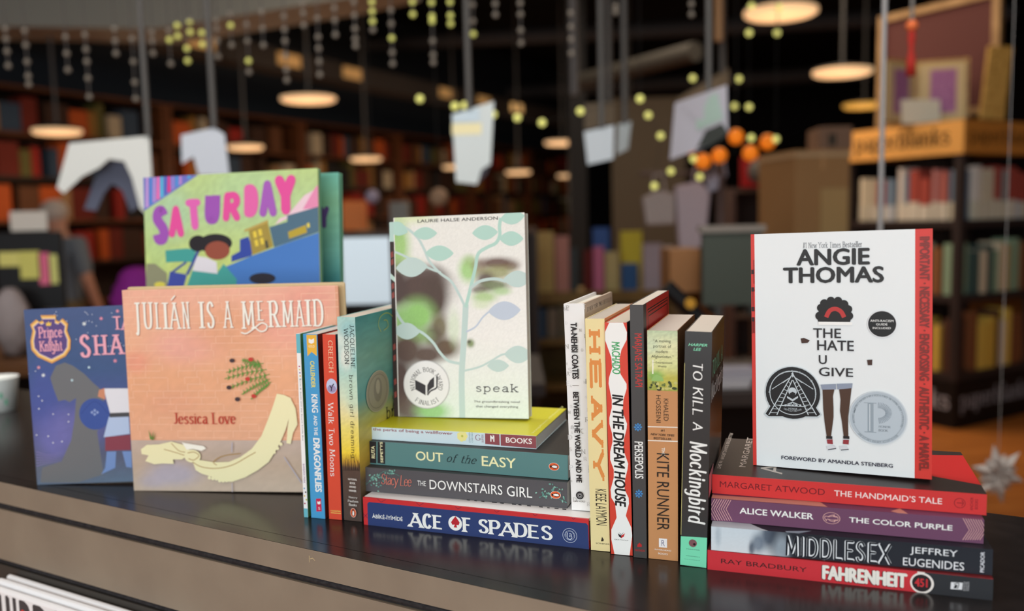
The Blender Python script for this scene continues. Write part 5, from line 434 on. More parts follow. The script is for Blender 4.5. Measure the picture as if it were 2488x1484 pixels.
'jul':('face',[[0.99166,-0.12849,0.00977],[0.12872,0.99128,-0.02819],[-0.00606,0.02921,0.99955],[-0.44209,0.97449,0.0002]],0.2545,0.23211,{'F':[('A',-2.4,59.4,251.2,243.9,[(0,(240,180,156)),(0.25,(240,182,150)),(0.6,(234,172,132)),(1,(232,174,140))],[(11.6,149.4,15.1,11.8,(236,150,130),0.6),(72.6,167.5,39.3,18.7,(238,172,160),0.7),(127.6,185.4,43.5,27.8,(226,160,120),0.6),(195.5,193.5,38,32.1,(236,164,148),0.7),(225.1,215.9,28.3,18.2,(234,158,140),0.7),(53.8,101.6,29.8,14.2,(226,160,130),0.5)],(50,40),0.02,0),('A',-14.4,-8.9,248.2,59.1,[(0,(196,176,164)),(0.5,(192,170,150)),(1,(198,180,162))],[(48.9,20.4,30.1,13.4,(178,172,190),0.8),(23.1,10.6,15.2,7.2,(180,172,188),0.6),(119.7,39.8,29.4,9.5,(186,166,150),0.6)],(50,16),0.02,0),('BR',(248,204,174),-2.7,59.9,251.3,239.2),('T','J',(196,130,104),'d',13.8,179.8,20.5,217.2,0,0,0),('T','U',(196,130,104),'d',24.7,186.6,36.4,217.3,0,0,0),('T','L',(196,130,104),'d',39.7,186.5,47.6,216.7,0,0,0),('T','I',(196,130,104),'d',50.9,186.4,52.9,216.4,0,0,0),('T','A',(196,130,104),'d',56,186.1,69.7,216.3,0,0,0),('T','N',(196,130,104),'d',72.2,186.3,80.3,216.7,0,0,0),('T','I',(196,130,104),'d',94.1,186.6,96.5,216.5,0,0,0),('T','S',(196,130,104),'d',100.6,186.3,110.9,216.3,0,0,0),('T','A',(196,130,104),'d',120.8,186.4,131.7,216.5,0,0,0),('T','M',(196,130,104),'d',142.8,185.1,157.6,216,0,0,0),('T','E',(196,130,104),'d',161,194.1,169.9,216,0,0,0),('T','R',(196,130,104),'d',174.2,186.4,187.2,215.8,0,0,0),('T','M',(196,130,104),'d',189.9,186.5,202.9,215.8,0,0,0),('T','A',(196,130,104),'d',204.9,186.6,215.5,215.8,0,0,0),('T','I',(196,130,104),'d',218.7,186.9,221.4,216.3,0,0,0),('T','D',(196,130,104),'d',225.9,186.6,238.2,216.5,0,0,0),('R',(196,130,104),1.5,[(140.9,181.1),(147.3,180),(156.7,185.6),(165.2,191.2),(171.4,188.9),(170.2,183.7),(163.8,182),(156.8,187.4)],1,None),('R',(196,130,104),1.6,[(59.9,218.9),(64.8,224.1)],0,None),('T','J',(246,246,236),'d',13.2,180.5,20,217.9,0,0,0),('T','U',(246,246,236),'d',24.2,187.3,35.8,218,0,0,0),('T','L',(246,246,236),'d',39.2,187.2,47.1,217.4,0,0,0),('T','I',(246,246,236),'d',50.4,187.1,52.4,217.1,0,0,0),('T','A',(246,246,236),'d',55.5,186.8,69.2,217,0,0,0),('T','N',(246,246,236),'d',71.7,187,79.8,217.4,0,0,0),('T','I',(246,246,236),'d',93.6,187.3,96,217.2,0,0,0),('T','S',(246,246,236),'d',100.1,187.1,110.4,217.1,0,0,0),('T','A',(246,246,236),'d',120.3,187.1,131.2,217.2,0,0,0),('T','M',(246,246,236),'d',142.3,185.8,157.1,216.7,0,0,0),('T','E',(246,246,236),'d',160.5,194.8,169.4,216.7,0,0,0),('T','R',(246,246,236),'d',173.7,187.1,186.7,216.5,0,0,0),('T','M',(246,246,236),'d',189.4,187.2,202.4,216.5,0,0,0),('T','A',(246,246,236),'d',204.4,187.3,215,216.5,0,0,0),('T','I',(246,246,236),'d',218.2,187.6,220.9,217,0,0,0),('T','D',(246,246,236),'d',225.4,187.3,237.7,217.2,0,0,0),('R',(246,246,236),1.5,[(140.4,181.9),(146.8,180.7),(156.2,186.3),(164.7,191.9),(170.9,189.6),(169.7,184.4),(163.3,182.7),(156.3,188.1)],1,None),('R',(246,246,236),1.6,[(59.4,219.6),(64.3,224.8)],0,None),('T','Jessica Love',(190,58,44),'s',53.7,78.1,128.5,91,0,0,0),('R',(92,150,62),0.8,[(165.1,146.8),(142.9,143.2),(120.5,136.7)],1,None),('R',(92,150,62),1.7,[(160.2,146),(157.5,151.7)],0,1),('R',(92,150,62),1.7,[(160.2,146),(156.7,141)],0,1),('R',(92,150,62),1.7,[(155.3,145.1),(152.8,150.4)],0,1),('R',(92,150,62),1.7,[(155.3,145.1),(152,140.3)],0,1),('R',(92,150,62),1.7,[(150.3,144.1),(148,149.1)],0,1),('R',(92,150,62),1.7,[(150.3,144.1),(147.2,139.6)],0,1),('R',(92,150,62),1.7,[(145.4,143.1),(143.2,147.7)],0,1),('R',(92,150,62),1.7,[(145.4,143.1),(142.5,138.9)],0,1),('R',(92,150,62),1.7,[(140.4,141.9),(138.4,146.3)],0,1),('R',(92,150,62),1.7,[(140.4,141.9),(137.7,138.1)],0,1),('R',(92,150,62),1.7,[(135.5,140.7),(133.6,144.7)],0,1),('R',(92,150,62),1.7,[(135.5,140.7),(133,137.2)],0,1),('R',(92,150,62),1.7,[(130.5,139.5),(128.8,143.1)],0,1),('R',(92,150,62),1.7,[(130.5,139.5),(128.2,136.2)],0,1),('R',(92,150,62),1.7,[(125.5,138.1),(124,141.5)],0,1),('R',(92,150,62),1.7,[(125.5,138.1),(123.4,135.1)],0,1),('R',(92,150,62),0.8,[(168.4,139.8),(143.5,136.2),(118.3,129.7)],1,None),('R',(92,150,62),1.7,[(162.9,138.9),(160.2,144.6)],0,1),('R',(92,150,62),1.7,[(162.9,138.9),(159.4,133.9)],0,1),('R',(92,150,62),1.7,[(157.3,138),(154.8,143.4)],0,1),('R',(92,150,62),1.7,[(157.3,138),(154,133.3)],0,1),('R',(92,150,62),1.7,[(151.8,137.1),(149.5,142.1)],0,1),('R',(92,150,62),1.7,[(151.8,137.1),(148.7,132.6)],0,1),('R',(92,150,62),1.7,[(146.2,136),(144.1,140.7)],0,1),('R',(92,150,62),1.7,[(146.2,136),(143.4,131.8)],0,1),('R',(92,150,62),1.7,[(140.7,134.9),(138.6,139.2)],0,1),('R',(92,150,62),1.7,[(140.7,134.9),(138,131)],0,1),('R',(92,150,62),1.7,[(135.1,133.7),(133.2,137.7)],0,1),('R',(92,150,62),1.7,[(135.1,133.7),(132.6,130.1)],0,1),('R',(92,150,62),1.7,[(129.5,132.4),(127.8,136.1)],0,1),('R',(92,150,62),1.7,[(129.5,132.4),(127.2,129.1)],0,1),('R',(92,150,62),1.7,[(123.9,131.1),(122.3,134.4)],0,1),('R',(92,150,62),1.7,[(123.9,131.1),(121.8,128.1)],0,1),('R',(92,150,62),0.8,[(171.8,134.5),(147.7,128.2),(123.2,119)],1,None),('R',(92,150,62),1.7,[(166.4,133.1),(163.8,138.7)],0,1),('R',(92,150,62),1.7,[(166.4,133.1),(162.9,128)],0,1),('R',(92,150,62),1.7,[(161.1,131.6),(158.6,136.9)],0,1),('R',(92,150,62),1.7,[(161.1,131.6),(157.8,126.8)],0,1),('R',(92,150,62),1.7,[(155.7,130),(153.4,135)],0,1),('R',(92,150,62),1.7,[(155.7,130),(152.6,125.5)],0,1),('R',(92,150,62),1.7,[(150.3,128.3),(148.1,133)],0,1),('R',(92,150,62),1.7,[(150.3,128.3),(147.4,124.2)],0,1),('R',(92,150,62),1.7,[(144.9,126.6),(142.9,131)],0,1),('R',(92,150,62),1.7,[(144.9,126.6),(142.2,122.7)],0,1),('R',(92,150,62),1.7,[(139.5,124.8),(137.7,128.8)],0,1),('R',(92,150,62),1.7,[(139.5,124.8),(137,121.2)],0,1),('R',(92,150,62),1.7,[(134.1,123),(132.4,126.6)],0,1),('R',(92,150,62),1.7,[(134.1,123),(131.8,119.7)],0,1),('R',(92,150,62),1.7,[(128.7,121),(127.1,124.4)],0,1),('R',(92,150,62),1.7,[(128.7,121),(126.6,118)],0,1),('R',(92,150,62),0.8,[(163.1,143.3),(151.5,148.4),(139.7,150.6)],1,None),('R',(92,150,62),1.7,[(160.5,144.4),(157.9,150.1)],0,1),('R',(92,150,62),1.7,[(160.5,144.4),(157,139.4)],0,1),('R',(92,150,62),1.7,[(157.9,145.4),(155.4,150.8)],0,1),('R',(92,150,62),1.7,[(157.9,145.4),(154.6,140.7)],0,1),('R',(92,150,62),1.7,[(155.3,146.4),(153,151.4)],0,1),('R',(92,150,62),1.7,[(155.3,146.4),(152.2,141.9)],0,1),('R',(92,150,62),1.7,[(152.7,147.3),(150.6,151.9)],0,1),('R',(92,150,62),1.7,[(152.7,147.3),(149.9,143.1)],0,1),('R',(92,150,62),1.7,[(150.1,148.1),(148.1,152.4)],0,1),('R',(92,150,62),1.7,[(150.1,148.1),(147.5,144.2)],0,1),('R',(92,150,62),1.7,[(147.5,148.8),(145.7,152.8)],0,1),('R',(92,150,62),1.7,[(147.5,148.8),(145.1,145.3)],0,1),('R',(92,150,62),1.7,[(144.9,149.5),(143.2,153.2)],0,1),('R',(92,150,62),1.7,[(144.9,149.5),(142.6,146.2)],0,1),('R',(92,150,62),1.7,[(142.3,150.1),(140.7,153.4)],0,1),('R',(92,150,62),1.7,[(142.3,150.1),(140.2,147.1)],0,1),('R',(92,150,62),0.8,[(171.5,129.2),(154.7,122),(137.6,111.8)],1,None),('R',(92,150,62),1.7,[(167.8,127.6),(165.1,133.2)],0,1),('R',(92,150,62),1.7,[(167.8,127.6),(164.3,122.5)],0,1),('R',(92,150,62),1.7,[(164,125.9),(161.5,131.2)],0,1),('R',(92,150,62),1.7,[(164,125.9),(160.7,121.1)],0,1),('R',(92,150,62),1.7,[(160.3,124.1),(157.9,129.1)],0,1),('R',(92,150,62),1.7,[(160.3,124.1),(157.2,119.6)],0,1),('R',(92,150,62),1.7,[(156.5,122.2),(154.3,126.9)],0,1),('R',(92,150,62),1.7,[(156.5,122.2),(153.6,118)],0,1),('R',(92,150,62),1.7,[(152.8,120.3),(150.7,124.6)],0,1),('R',(92,150,62),1.7,[(152.8,120.3),(150.1,116.4)],0,1),('R',(92,150,62),1.7,[(149,118.3),(147.1,122.3)],0,1),('R',(92,150,62),1.7,[(149,118.3),(146.5,114.7)],0,1),('R',(92,150,62),1.7,[(145.2,116.2),(143.5,119.9)],0,1),('R',(92,150,62),1.7,[(145.2,116.2),(142.9,112.9)],0,1),('R',(92,150,62),1.7,[(141.4,114.1),(139.8,117.4)],0,1),('R',(92,150,62),1.7,[(141.4,114.1),(139.3,111.1)],0,1),('R',(92,150,62),0.8,[(173.1,125.7),(160.8,117.5),(148.4,106.5)],1,None),('R',(92,150,62),1.7,[(170.4,123.8),(167.8,129.5)],0,1),('R',(92,150,62),1.7,[(170.4,123.8),(166.9,118.8)],0,1),('R',(92,150,62),1.7,[(167.7,121.9),(165.2,127.3)],0,1),('R',(92,150,62),1.7,[(167.7,121.9),(164.4,117.2)],0,1),('R',(92,150,62),1.7,[(164.9,119.9),(162.6,124.9)],0,1),('R',(92,150,62),1.7,[(164.9,119.9),(161.9,115.5)],0,1),('R',(92,150,62),1.7,[(162.2,117.9),(160,122.5)],0,1),('R',(92,150,62),1.7,[(162.2,117.9),(159.3,113.7)],0,1),('R',(92,150,62),1.7,[(159.4,115.7),(157.4,120.1)],0,1),('R',(92,150,62),1.7,[(159.4,115.7),(156.8,111.8)],0,1),('R',(92,150,62),1.7,[(156.7,113.5),(154.8,117.5)],0,1),('R',(92,150,62),1.7,[(156.7,113.5),(154.2,109.9)],0,1),('R',(92,150,62),1.7,[(153.9,111.2),(152.2,114.9)],0,1),('R',(92,150,62),1.7,[(153.9,111.2),(151.6,108)],0,1),('R',(92,150,62),1.7,[(151.1,108.9),(149.6,112.2)],0,1),('R',(92,150,62),1.7,[(151.1,108.9),(149.1,105.9)],0,1),('E',(96,70,80),128.6,150.4,3,2.31),('E',(200,60,50),150.7,151.4,2.9,2.3),('E',(200,60,50),145.9,129.4,2.9,2.3),('E',(90,66,72),123.3,119.9,2.9,2.3),('E',(86,64,74),132.7,106.5,3,2.4),('E',(200,60,50),152.2,110,2.9,2.3),('P',(242,236,190),[(13.2,49.2),(20.8,54.3),(35.8,54.9),(50.8,58.2),(65.3,54.4),(72.8,47.9),(68.5,41.3),(62.3,37.5),(51.5,37.4),(52.2,32.3),(38.4,32.7),(28.4,31.7),(17.7,35.4),(22.1,42.1),(13.6,43.5)]),('P',(250,248,236),[(63.5,57.2),(76.1,55),(89.1,53.1),(92.5,50.2),(86.5,47.5),(76.8,49.7),(68.9,48.6)]),('P',(242,236,190),[(74.2,38.5),(83.9,37),(101.3,34.4),(118.8,34.9),(132.7,40.5),(146.7,49.9),(159,64.8),(167.6,83.2),(174,98),(179.5,112.6),(188,111.1),(195.7,107.4),(197.2,98.8),(192.4,85),(187.9,72.1),(182.6,61.1),(176.4,50),(166.1,35.1),(153.1,25.7),(137.3,17.2),(121.5,12),(107.9,12.3),(96.5,17.9),(85,21.2),(78.3,25.3)]),('P',(242,236,190),[(196.2,105.2),(200.5,96),(201.9,77.7),(196.3,68.5),(192.8,55.5),(188.1,56.5),(190.4,75.8),(193.6,90.5)]),('E',(242,236,190),75.3,41.3,9.8,7.52),('R',(176,140,80),0.9,[(69.7,45),(77.6,46),(83.2,41.9),(77,37),(70.3,38.4)],1,None),('R',(176,140,80),0.9,[(75,34.7),(85.4,29.1),(102.9,27.3),(122.5,31.2),(142.4,41.5),(151.3,46.2)],1,None),('R',(176,140,80),0.9,[(104.1,31.1),(100.4,34.8),(111.4,41.4),(132.9,44.6)],1,None),('R',(176,140,80),0.8,[(50.7,56.3),(59,47.8),(66.8,46)],1,None),('R',(176,140,80),0.8,[(41.3,49.3),(56.9,45),(65.6,42.2)],1,None),('E',(242,236,190),94.5,16.4,2,2),('E',(242,236,190),98.5,15.7,2.05,2.05),('E',(242,236,190),102.6,15.3,2,2),('E',(242,236,190),106.6,13.2,2,2),('E',(242,236,190),110.6,13.2,2.05,2.05),('E',(242,236,190),114.7,13.5,2.05,2.05),('E',(242,236,190),118.8,14.1,2.2,1.8),('E',(242,236,190),122.9,14.9,2.2,1.8),('E',(242,236,190),127.1,15.9,2,2),('E',(242,236,190),131.2,17.3,2,2),('E',(242,236,190),135.3,18.9,2,2),('E',(242,236,190),139.5,20.8,2,2),('E',(242,236,190),143.6,23,1.95,1.95),('E',(242,236,190),147.8,25.4,2,2),('E',(242,236,190),152,28.2,2,2),('E',(242,236,190),156.2,31.2,2,2),('E',(242,236,190),160.3,34.6,2.2,1.8),('E',(242,236,190),164.5,38.2,2.2,1.8),('E',(242,236,190),168.8,42.1,1.95,1.95),('E',(242,236,190),173,46.3,1.95,1.95),('E',(242,236,190),177.2,50.7,2,2),('E',(242,236,190),181.4,55.5,1.95,1.95),('P',(96,140,60),[(23.9,71.9),(27.3,62.5),(30.4,71.3),(28.1,60),(32.2,68.5),(29.8,60.6),(25.2,61)]),('R',(180,178,196),1,[(184.5,40.7),(203.6,11.2)],0,None),('R',(186,180,190),1,[(121.4,10.5),(121.2,0.2)],0,None),('R',(180,178,196),1,[(123.9,57.3),(122.9,46.1)],0,None)]}),
'prince':('face',[[0.9989,-0.03947,0.02533],[0.04053,0.99826,-0.04294],[-0.02359,0.04392,0.99876],[-0.57092,1.00526,0.0002]],0.25,0.20931,{'F':[('A',-7.7,-18.6,213.1,220.6,[(0,(66,86,134)),(0.35,(56,84,132)),(0.6,(74,84,150)),(0.85,(84,90,116)),(1,(92,112,136))],[(56.5,85.9,54.6,54,(104,112,124),0),(24.3,57.5,20,29.6,(110,110,180),0.8),(18.2,107.1,19.9,39.2,(70,84,160),0.7),(50,66.4,29.9,24.7,(112,110,176),0.6),(35.9,12.5,40,14.8,(96,104,122),0.8)],(40,60),0.02,0),('P',(110,112,116),[(25.8,127.5),(33.7,141.7),(44.8,145.1),(54.3,140.8),(67.2,130.7),(78,118.7),(89,108.6),(86.6,75.8),(77.6,60.7),(81.7,9.9),(49.5,1.3),(4.2,2.9),(7.6,20.4),(31.8,27.3),(45.5,52.2),(51.4,77.2),(55.2,102.2),(47,97.7),(41.4,100.8),(33.4,99.2),(28.7,114.9)]),('R',(128,120,176),1,[(2.2,40.1),(16.7,35.7),(33.7,39)],1,1),('R',(128,120,176),1,[(1.9,36.6),(16.5,33.8),(33.5,36.6)],1,1),('R',(128,120,176),1,[(1.6,33.1),(16.4,31.8),(33.3,34.3)],1,1),('R',(128,120,176),1,[(1.4,29.6),(16.2,29.9),(33.1,32)],1,1),('R',(128,120,176),1,[(1.1,26.1),(16.1,27.9),(33,29.6)],1,1),('R',(128,120,176),1,[(0.8,22.6),(15.9,26),(32.8,27.3)],1,1),('E',(58,84,158),76.3,82.4,18.68,18.68),('R',(48,70,140),0.9,[(59.7,83.1),(77.4,97.5),(92.9,81.8)],1,None),('P',(150,170,215),[(71.4,84.6),(73.3,86.4),(74.9,84.4),(73,82.6)]),('P',(150,170,215),[(74.9,86.7),(76.8,88.6),(78.4,86.6),(76.5,84.7)]),('P',(150,170,215),[(78,84.3),(79.9,86.2),(81.5,84.2),(79.6,82.3)]),('P',(150,170,215),[(74.5,82.1),(76.4,84),(78,82),(76.1,80.1)]),('P',(226,228,236),[(89.3,112.4),(118.5,111.3),(118.3,82),(94.9,82.9)]),('P',(180,200,232),[(93.1,78.5),(117,77.6),(116.9,57.2),(85,54.2)]),('P',(96,98,104),[(94.2,77.7),(118,77.7),(118,82.9),(94.2,82.9)]),('P',(136,62,78),[(87,54.5),(117.5,56.2),(116.7,37.8),(85.8,38)]),('P',(116,146,200),[(87.6,37),(99,36.9),(96.4,17.2),(78.8,10),(84.2,17.6)]),('P',(116,146,200),[(106.3,36.7),(117.4,36.3),(116.6,16.5),(109.8,17.7)]),('P',(206,140,108),[(83.7,110.7),(90.3,112.8),(90.6,98.9),(81.6,103.1)]),('R',(236,150,170),0.9,[(110.8,203.7),(114.6,202.3)],0,None),('R',(236,150,170),0.9,[(112.4,205),(113,201)],0,None),('R',(236,150,170),0.9,[(114.3,204.3),(111.1,201.7)],0,None),('R',(236,150,170),0.9,[(90.6,195.8),(94.5,194.4)],0,None),('R',(236,150,170),0.9,[(92.2,197.1),(92.8,193.1)],0,None),('R',(236,150,170),0.9,[(94.1,196.4),(90.9,193.8)],0,None),('R',(236,150,170),0.9,[(103.5,145.3),(107.7,143.8)],0,None),('R',(236,150,170),0.9,[(105.3,146.7),(106,142.4)],0,None),('R',(236,150,170),0.9,[(107.4,146),(103.9,143.1)],0,None),('R',(236,160,170),0.9,[(11.1,141.1),(14.9,139.8)],0,None),('R',(236,160,170),0.9,[(12.7,142.4),(13.3,138.5)],0,None),('R',(236,160,170),0.9,[(14.6,141.8),(11.4,139.1)],0,None),('R',(232,240,240),0.9,[(69.5,190.6),(74,188.9)],0,None),('R',(232,240,240),0.9,[(71.4,192.1),(72.1,187.4)],0,None),('R',(232,240,240),0.9,[(73.7,191.3),(69.9,188.2)],0,None),('R',(232,240,240),0.9,[(15.8,131.7),(20,130.3)],0,None),('R',(232,240,240),0.9,[(17.6,133.2),(18.2,128.8)],0,None),('R',(232,240,240),0.9,[(19.7,132.4),(16.1,129.6)],0,None),('R',(200,230,240),0.9,[(72.3,138.6),(75.1,137.7)],0,None),('R',(200,230,240),0.9,[(73.5,139.6),(73.9,136.7)],0,None),('R',(200,230,240),0.9,[(74.9,139.1),(72.5,137.2)],0,None),('R',(200,230,240),0.9,[(50.7,124.2),(53.5,123.2)],0,None),('R',(200,230,240),0.9,[(51.9,125.1),(52.4,122.2)],0,None),('R',(200,230,240),0.9,[(53.3,124.6),(51,122.7)],0,None),('E',(206,216,236),28.3,159,0.56,0.56),('E',(206,216,236),43.3,152.9,0.6,0.6),('E',(206,216,236),76.9,200.5,0.61,0.5),('E',(206,216,236),-0.2,133.3,0.6,0.6),('E',(206,216,236),33,187,0.6,0.6),('E',(206,216,236),117.2,162,0.6,0.6),('E',(206,216,236),98.7,162.2,0.6,0.6),('E',(206,216,236),77.9,192.7,0.6,0.6),('E',(206,216,236),82.2,200.4,0.56,0.56),('E',(206,216,236),88.8,152.2,0.6,0.6),('E',(206,216,236),39.3,205.2,0.6,0.6),('E',(206,216,236),102.1,162.4,0.6,0.6),('E',(206,216,236),106.1,196.3,0.6,0.6),('E',(206,216,236),18.7,189.2,0.6,0.6),('E',(206,216,236),113.9,165.2,0.6,0.6),('E',(206,216,236),75.4,179.1,0.6,0.6),('E',(206,216,236),60.9,172,0.6,0.6),('E',(206,216,236),41.2,154.7,0.6,0.6),('E',(206,216,236),81.5,191.4,0.6,0.6),('E',(206,216,236),106,153.5,0.61,0.5),('E',(206,216,236),86.2,186.8,0.6,0.6),('E',(206,216,236),97.4,153.4,0.6,0.6),('E',(206,216,236),37.2,202.4,0.61,0.5),('E',(206,216,236),8.9,136.3,0.66,0.66),('E',(206,216,236),51.2,193.8,0.6,0.6),('E',(206,216,236),105.8,201.1,0.6,0.6),('E',(206,216,236),75.7,202.4,0.61,0.61),('E',(206,216,236),85.9,176,0.61,0.5),('E',(206,216,236),40,201,0.6,0.6),('E',(206,216,236),74.1,203.7,0.61,0.61),('E',(206,216,236),24.5,171.5,0.6,0.6),('E',(206,216,236),74.5,192.3,0.6,0.6),('E',(226,230,240),10.4,106.3,0.85,0.85),('E',(226,230,240),14.3,100.9,0.85,0.85),('E',(226,230,240),9.6,91.4,0.9,0.9),('E',(226,230,240),26.4,84.4,0.8,0.8),('E',(226,230,240),45,83.3,0.8,0.8),('E',(226,230,240),44.3,74.6,0.86,0.86),('E',(226,230,240),18.4,58.1,0.86,0.86),('E',(226,230,240),23.7,50.1,0.86,0.86),('E',(226,230,240),34.6,51.2,0.9,0.9),('E',(226,230,240),4.4,60.1,0.85,0.85),('P',(222,160,84),[(20.1,202.1),(38.8,201.6),(38.3,195.8),(42.5,193.8),(46.5,197.3),(52.6,190.8),(50.8,182.7),(54.5,171.6),(53.1,160.6),(46.8,152.5),(29.5,144.6),(13,153),(6.2,161.6),(5.7,171.8),(9.3,184.5),(6.9,191.6),(14.7,197.5),(18.2,194.4),(22.6,196.1)]),('P',(248,206,120),[(20.8,200.1),(38.2,199.7),(37.8,194.3),(41.7,192.4),(45.4,195.7),(51,189.6),(49.4,182.2),(52.8,171.8),(51.5,161.5),(45.7,154.1),(29.6,146.7),(14.2,154.5),(7.9,162.5),(7.4,172),(10.8,183.8),(8.5,190.4),(15.8,195.9),(19,193),(23.2,194.6)]),('P',(206,190,216),[(21.6,197.9),(37.5,197.6),(37.1,192.6),(40.7,190.9),(44.1,193.8),(49.2,188.3),(47.8,181.5),(50.9,172),(49.7,162.6),(44.4,155.8),(29.6,149.1),(15.6,156.2),(9.8,163.5),(9.4,172.2),(12.5,183),(10.4,189),(17,194.1),(20,191.4),(23.8,192.8)]),('P',(92,70,132),[(21.9,197.1),(37.3,196.7),(36.9,191.9),(40.3,190.3),(43.6,193.2),(48.6,187.8),(47.1,181.3),(50.1,172.1),(49,163.1),(43.9,156.5),(29.6,150),(16.1,156.9),(10.5,163.9),(10.1,172.3),(13.1,182.7),(11.1,188.5),(17.5,193.4),(20.4,190.8),(24,192.2)]),('P',(240,200,90),[(26.2,189.3),(26.2,193.7),(27.6,192.2),(29.6,194.7),(30.9,192.1),(32.9,193.8),(31.8,189.1)]),('T','Prince',(240,172,190),'o',16.7,175.1,44.8,188.3,0,0,0),('T','&',(240,172,190),'o',27.3,167.7,33.2,174.9,0,0,0),('T','Knight',(240,172,190),'o',16.9,155.8,44.6,171.7,0,0,0),('T','T',(240,172,190),'o',106.3,181.2,117.3,196.9,0,0,0),('T','A',(240,172,190),'o',116.5,180.7,128.4,196.4,0,0,0),('T','S',(240,172,190),'o',65,150,78,177,0,0,0),('T','H',(240,172,190),'o',82.9,152.1,96.8,175.9,0,0,0),('T','A',(240,172,190),'o',101,152,117,175.8,0,0,0)]}),
'sat':('face',[[0.96618,-0.25752,0.01303],[0.25779,0.96364,-0.0703],[0.00555,0.07128,0.99744],[-0.49936,1.17,0.11064]],0.26112,0.26,{'F':[('A',-4.6,74.1,261.4,277.9,[(0,(196,220,146)),(0.3,(190,218,160)),(0.6,(206,222,130)),(1,(200,214,130))],[(45,209,25.5,33.1,(180,216,180),0.7),(158.6,242.7,48.3,26.9,(188,222,168),0.6),(17.7,165.3,19.4,33.5,(190,220,150),0.6)],(50,40),0.04,0),('P',(120,130,205),[(-5.3,263.8),(85.5,259.5),(37.8,234.6),(-7.1,211.1)]),('P',(200,160,225),[(4.6,265.4),(8,265.2),(7.5,220.2),(2.1,219.5)]),('P',(86,140,220),[(10.7,265.1),(14.2,264.9),(13.8,223.5),(8.3,222.9)]),('P',(180,150,220),[(15.6,264.9),(19.6,264.7),(19.3,226.4),(13.3,225.8)]),('P',(236,120,190),[(21.8,264.6),(25.7,264.4),(25.5,229.8),(19.6,229.2)]),('P',(90,190,230),[(27.8,264.3),(31.3,264.1),(31.2,232.8),(25.8,232.2)]),('P',(92,110,200),[(33.9,264),(38.3,263.8),(38.4,236.6),(32,236.1)]),('P',(226,70,150),[(38.8,263.8),(42.6,263.6),(42.8,239),(37,238.4)]),('P',(150,140,220),[(44.8,263.5),(48.7,263.3),(49,242.3),(43.1,241.7)]),('P',(90,150,225),[(50.9,263.2),(55.2,263),(55.6,245.8),(49.3,245.3)]),('P',(190,140,215),[(56.9,262.9),(60.2,262.7),(60.7,248.6),(55.4,248)]),('P',(120,120,210),[(62.9,262.6),(66.7,262.4),(67.3,252.1),(61.6,251.5)]),('P',(90,170,230),[(70.1,262.3),(73.4,262.1),(74.2,255.7),(68.9,255.1)]),('P',(248,214,226),[(198.2,189.5),(205.2,197.4),(216.5,201),(228,212.6),(241.7,226.1),(261.8,235.2),(261.1,207.4),(216.4,197)]),('P',(242,150,190),[(239,208.2),(248.2,221.8),(257.4,235.4),(264.1,241),(263.3,209.3)]),('P',(78,130,205),[(110.4,107.7),(118.2,134.4),(162.9,149.9),(213.3,164.8),(266.9,179.3),(269.5,105.5)]),('P',(86,118,140),[(190.2,186.7),(216.3,192.9),(216.5,201),(263.4,211.3),(264.8,179.4),(196.2,160.2)]),('P',(60,80,170),[(132.8,150.6),(145.7,156.4),(146.2,171.8),(159,175.5),(165.4,158),(162.9,149.9),(132.5,142.4)]),('P',(176,152,72),[(159.3,184.7),(188.1,192.9),(195.1,161.3),(164,150.9)]),('P',(200,170,90),[(152.3,183.9),(188.2,196.3),(188.8,192.9),(154.6,181.8)]),('P',(246,216,80),[(165.6,181.4),(170.2,182.5),(171.8,174.3),(167.2,173.2)]),('P',(246,216,80),[(173.5,183.8),(178.1,184.9),(179.7,176.7),(175.1,175.6)]),('P',(246,216,80),[(167.6,170.2),(172.2,171.2),(173.8,163.1),(169.2,162)]),('P',(246,216,80),[(175.9,172.4),(180.5,173.5),(182.1,165.3),(177.5,164.2)]),('P',(110,110,90),[(182.9,168.7),(186.8,170),(188.7,159.8),(184.6,158.7)]),('P',(196,170,60),[(217.1,179.8),(242.9,188),(244.4,178),(218.4,170.7)]),('P',(240,220,90),[(244.1,189.6),(247.9,190.7),(248.6,184.9),(245,184)]),('P',(150,150,120),[(1.7,143.1),(15.2,142.8),(33.2,129.8),(33.7,108.8),(-0.7,109.2)]),('E',(226,214,90),21.6,114.2,8.8,3.81),('P',(76,168,160),[(31.7,160.3),(64.5,162.2),(80,160.2),(73.5,143.7),(51.9,144.6),(32.4,144.1)]),('P',(76,168,160),[(62.8,108.4),(73.2,133.2),(111,128.4),(120.8,140.6),(140,119.6),(138.5,107.3)]),('P',(236,230,236),[(73.1,132.2),(79.7,151.8),(95.1,149.4),(110.3,142.9),(111.4,127.3)]),('P',(70,84,170),[(38.1,131.8),(64.6,127.1),(57.9,108.4),(32.5,108.8)]),('R',(66,80,160),4,[(64.6,127.1),(73.4,141.6),(83.6,160.1)],0,None),('R',(66,80,160),3,[(41.7,130.7),(63.9,143.9)],0,None),('E',(62,56,62),108.7,167.7,25.71,12.81),('E',(62,56,62),82.6,168.4,13.81,10.81),('E',(160,84,66),111.9,158.3,18.81,12.41),('E',(66,62,78),178.1,120,19.3,7.3),('T','S',(168,92,190),'h',12.9,168.6,38.1,220.4,0,0,0),('T','A',(240,88,166),'h',37.8,177.7,62.1,219.9,0,0,0),('T','T',(236,110,190),'h',64.2,187.3,89.2,227.6,0,0,-0.1),('T','U',(168,92,190),'h',94.2,193.8,118.9,236.3,0,0,0.1),('T','R',(240,88,166),'h',121.3,196.9,148.5,234.2,0,0,0.1),('T','D',(240,110,180),'h',153.6,201.2,175.3,243,0,0,0.05),('T','A',(176,100,196),'h',176,200.5,201.9,247.5,0,0,0),('T','Y',(240,88,166),'h',199.5,202.9,230.4,252.4,0,0,0)]}),
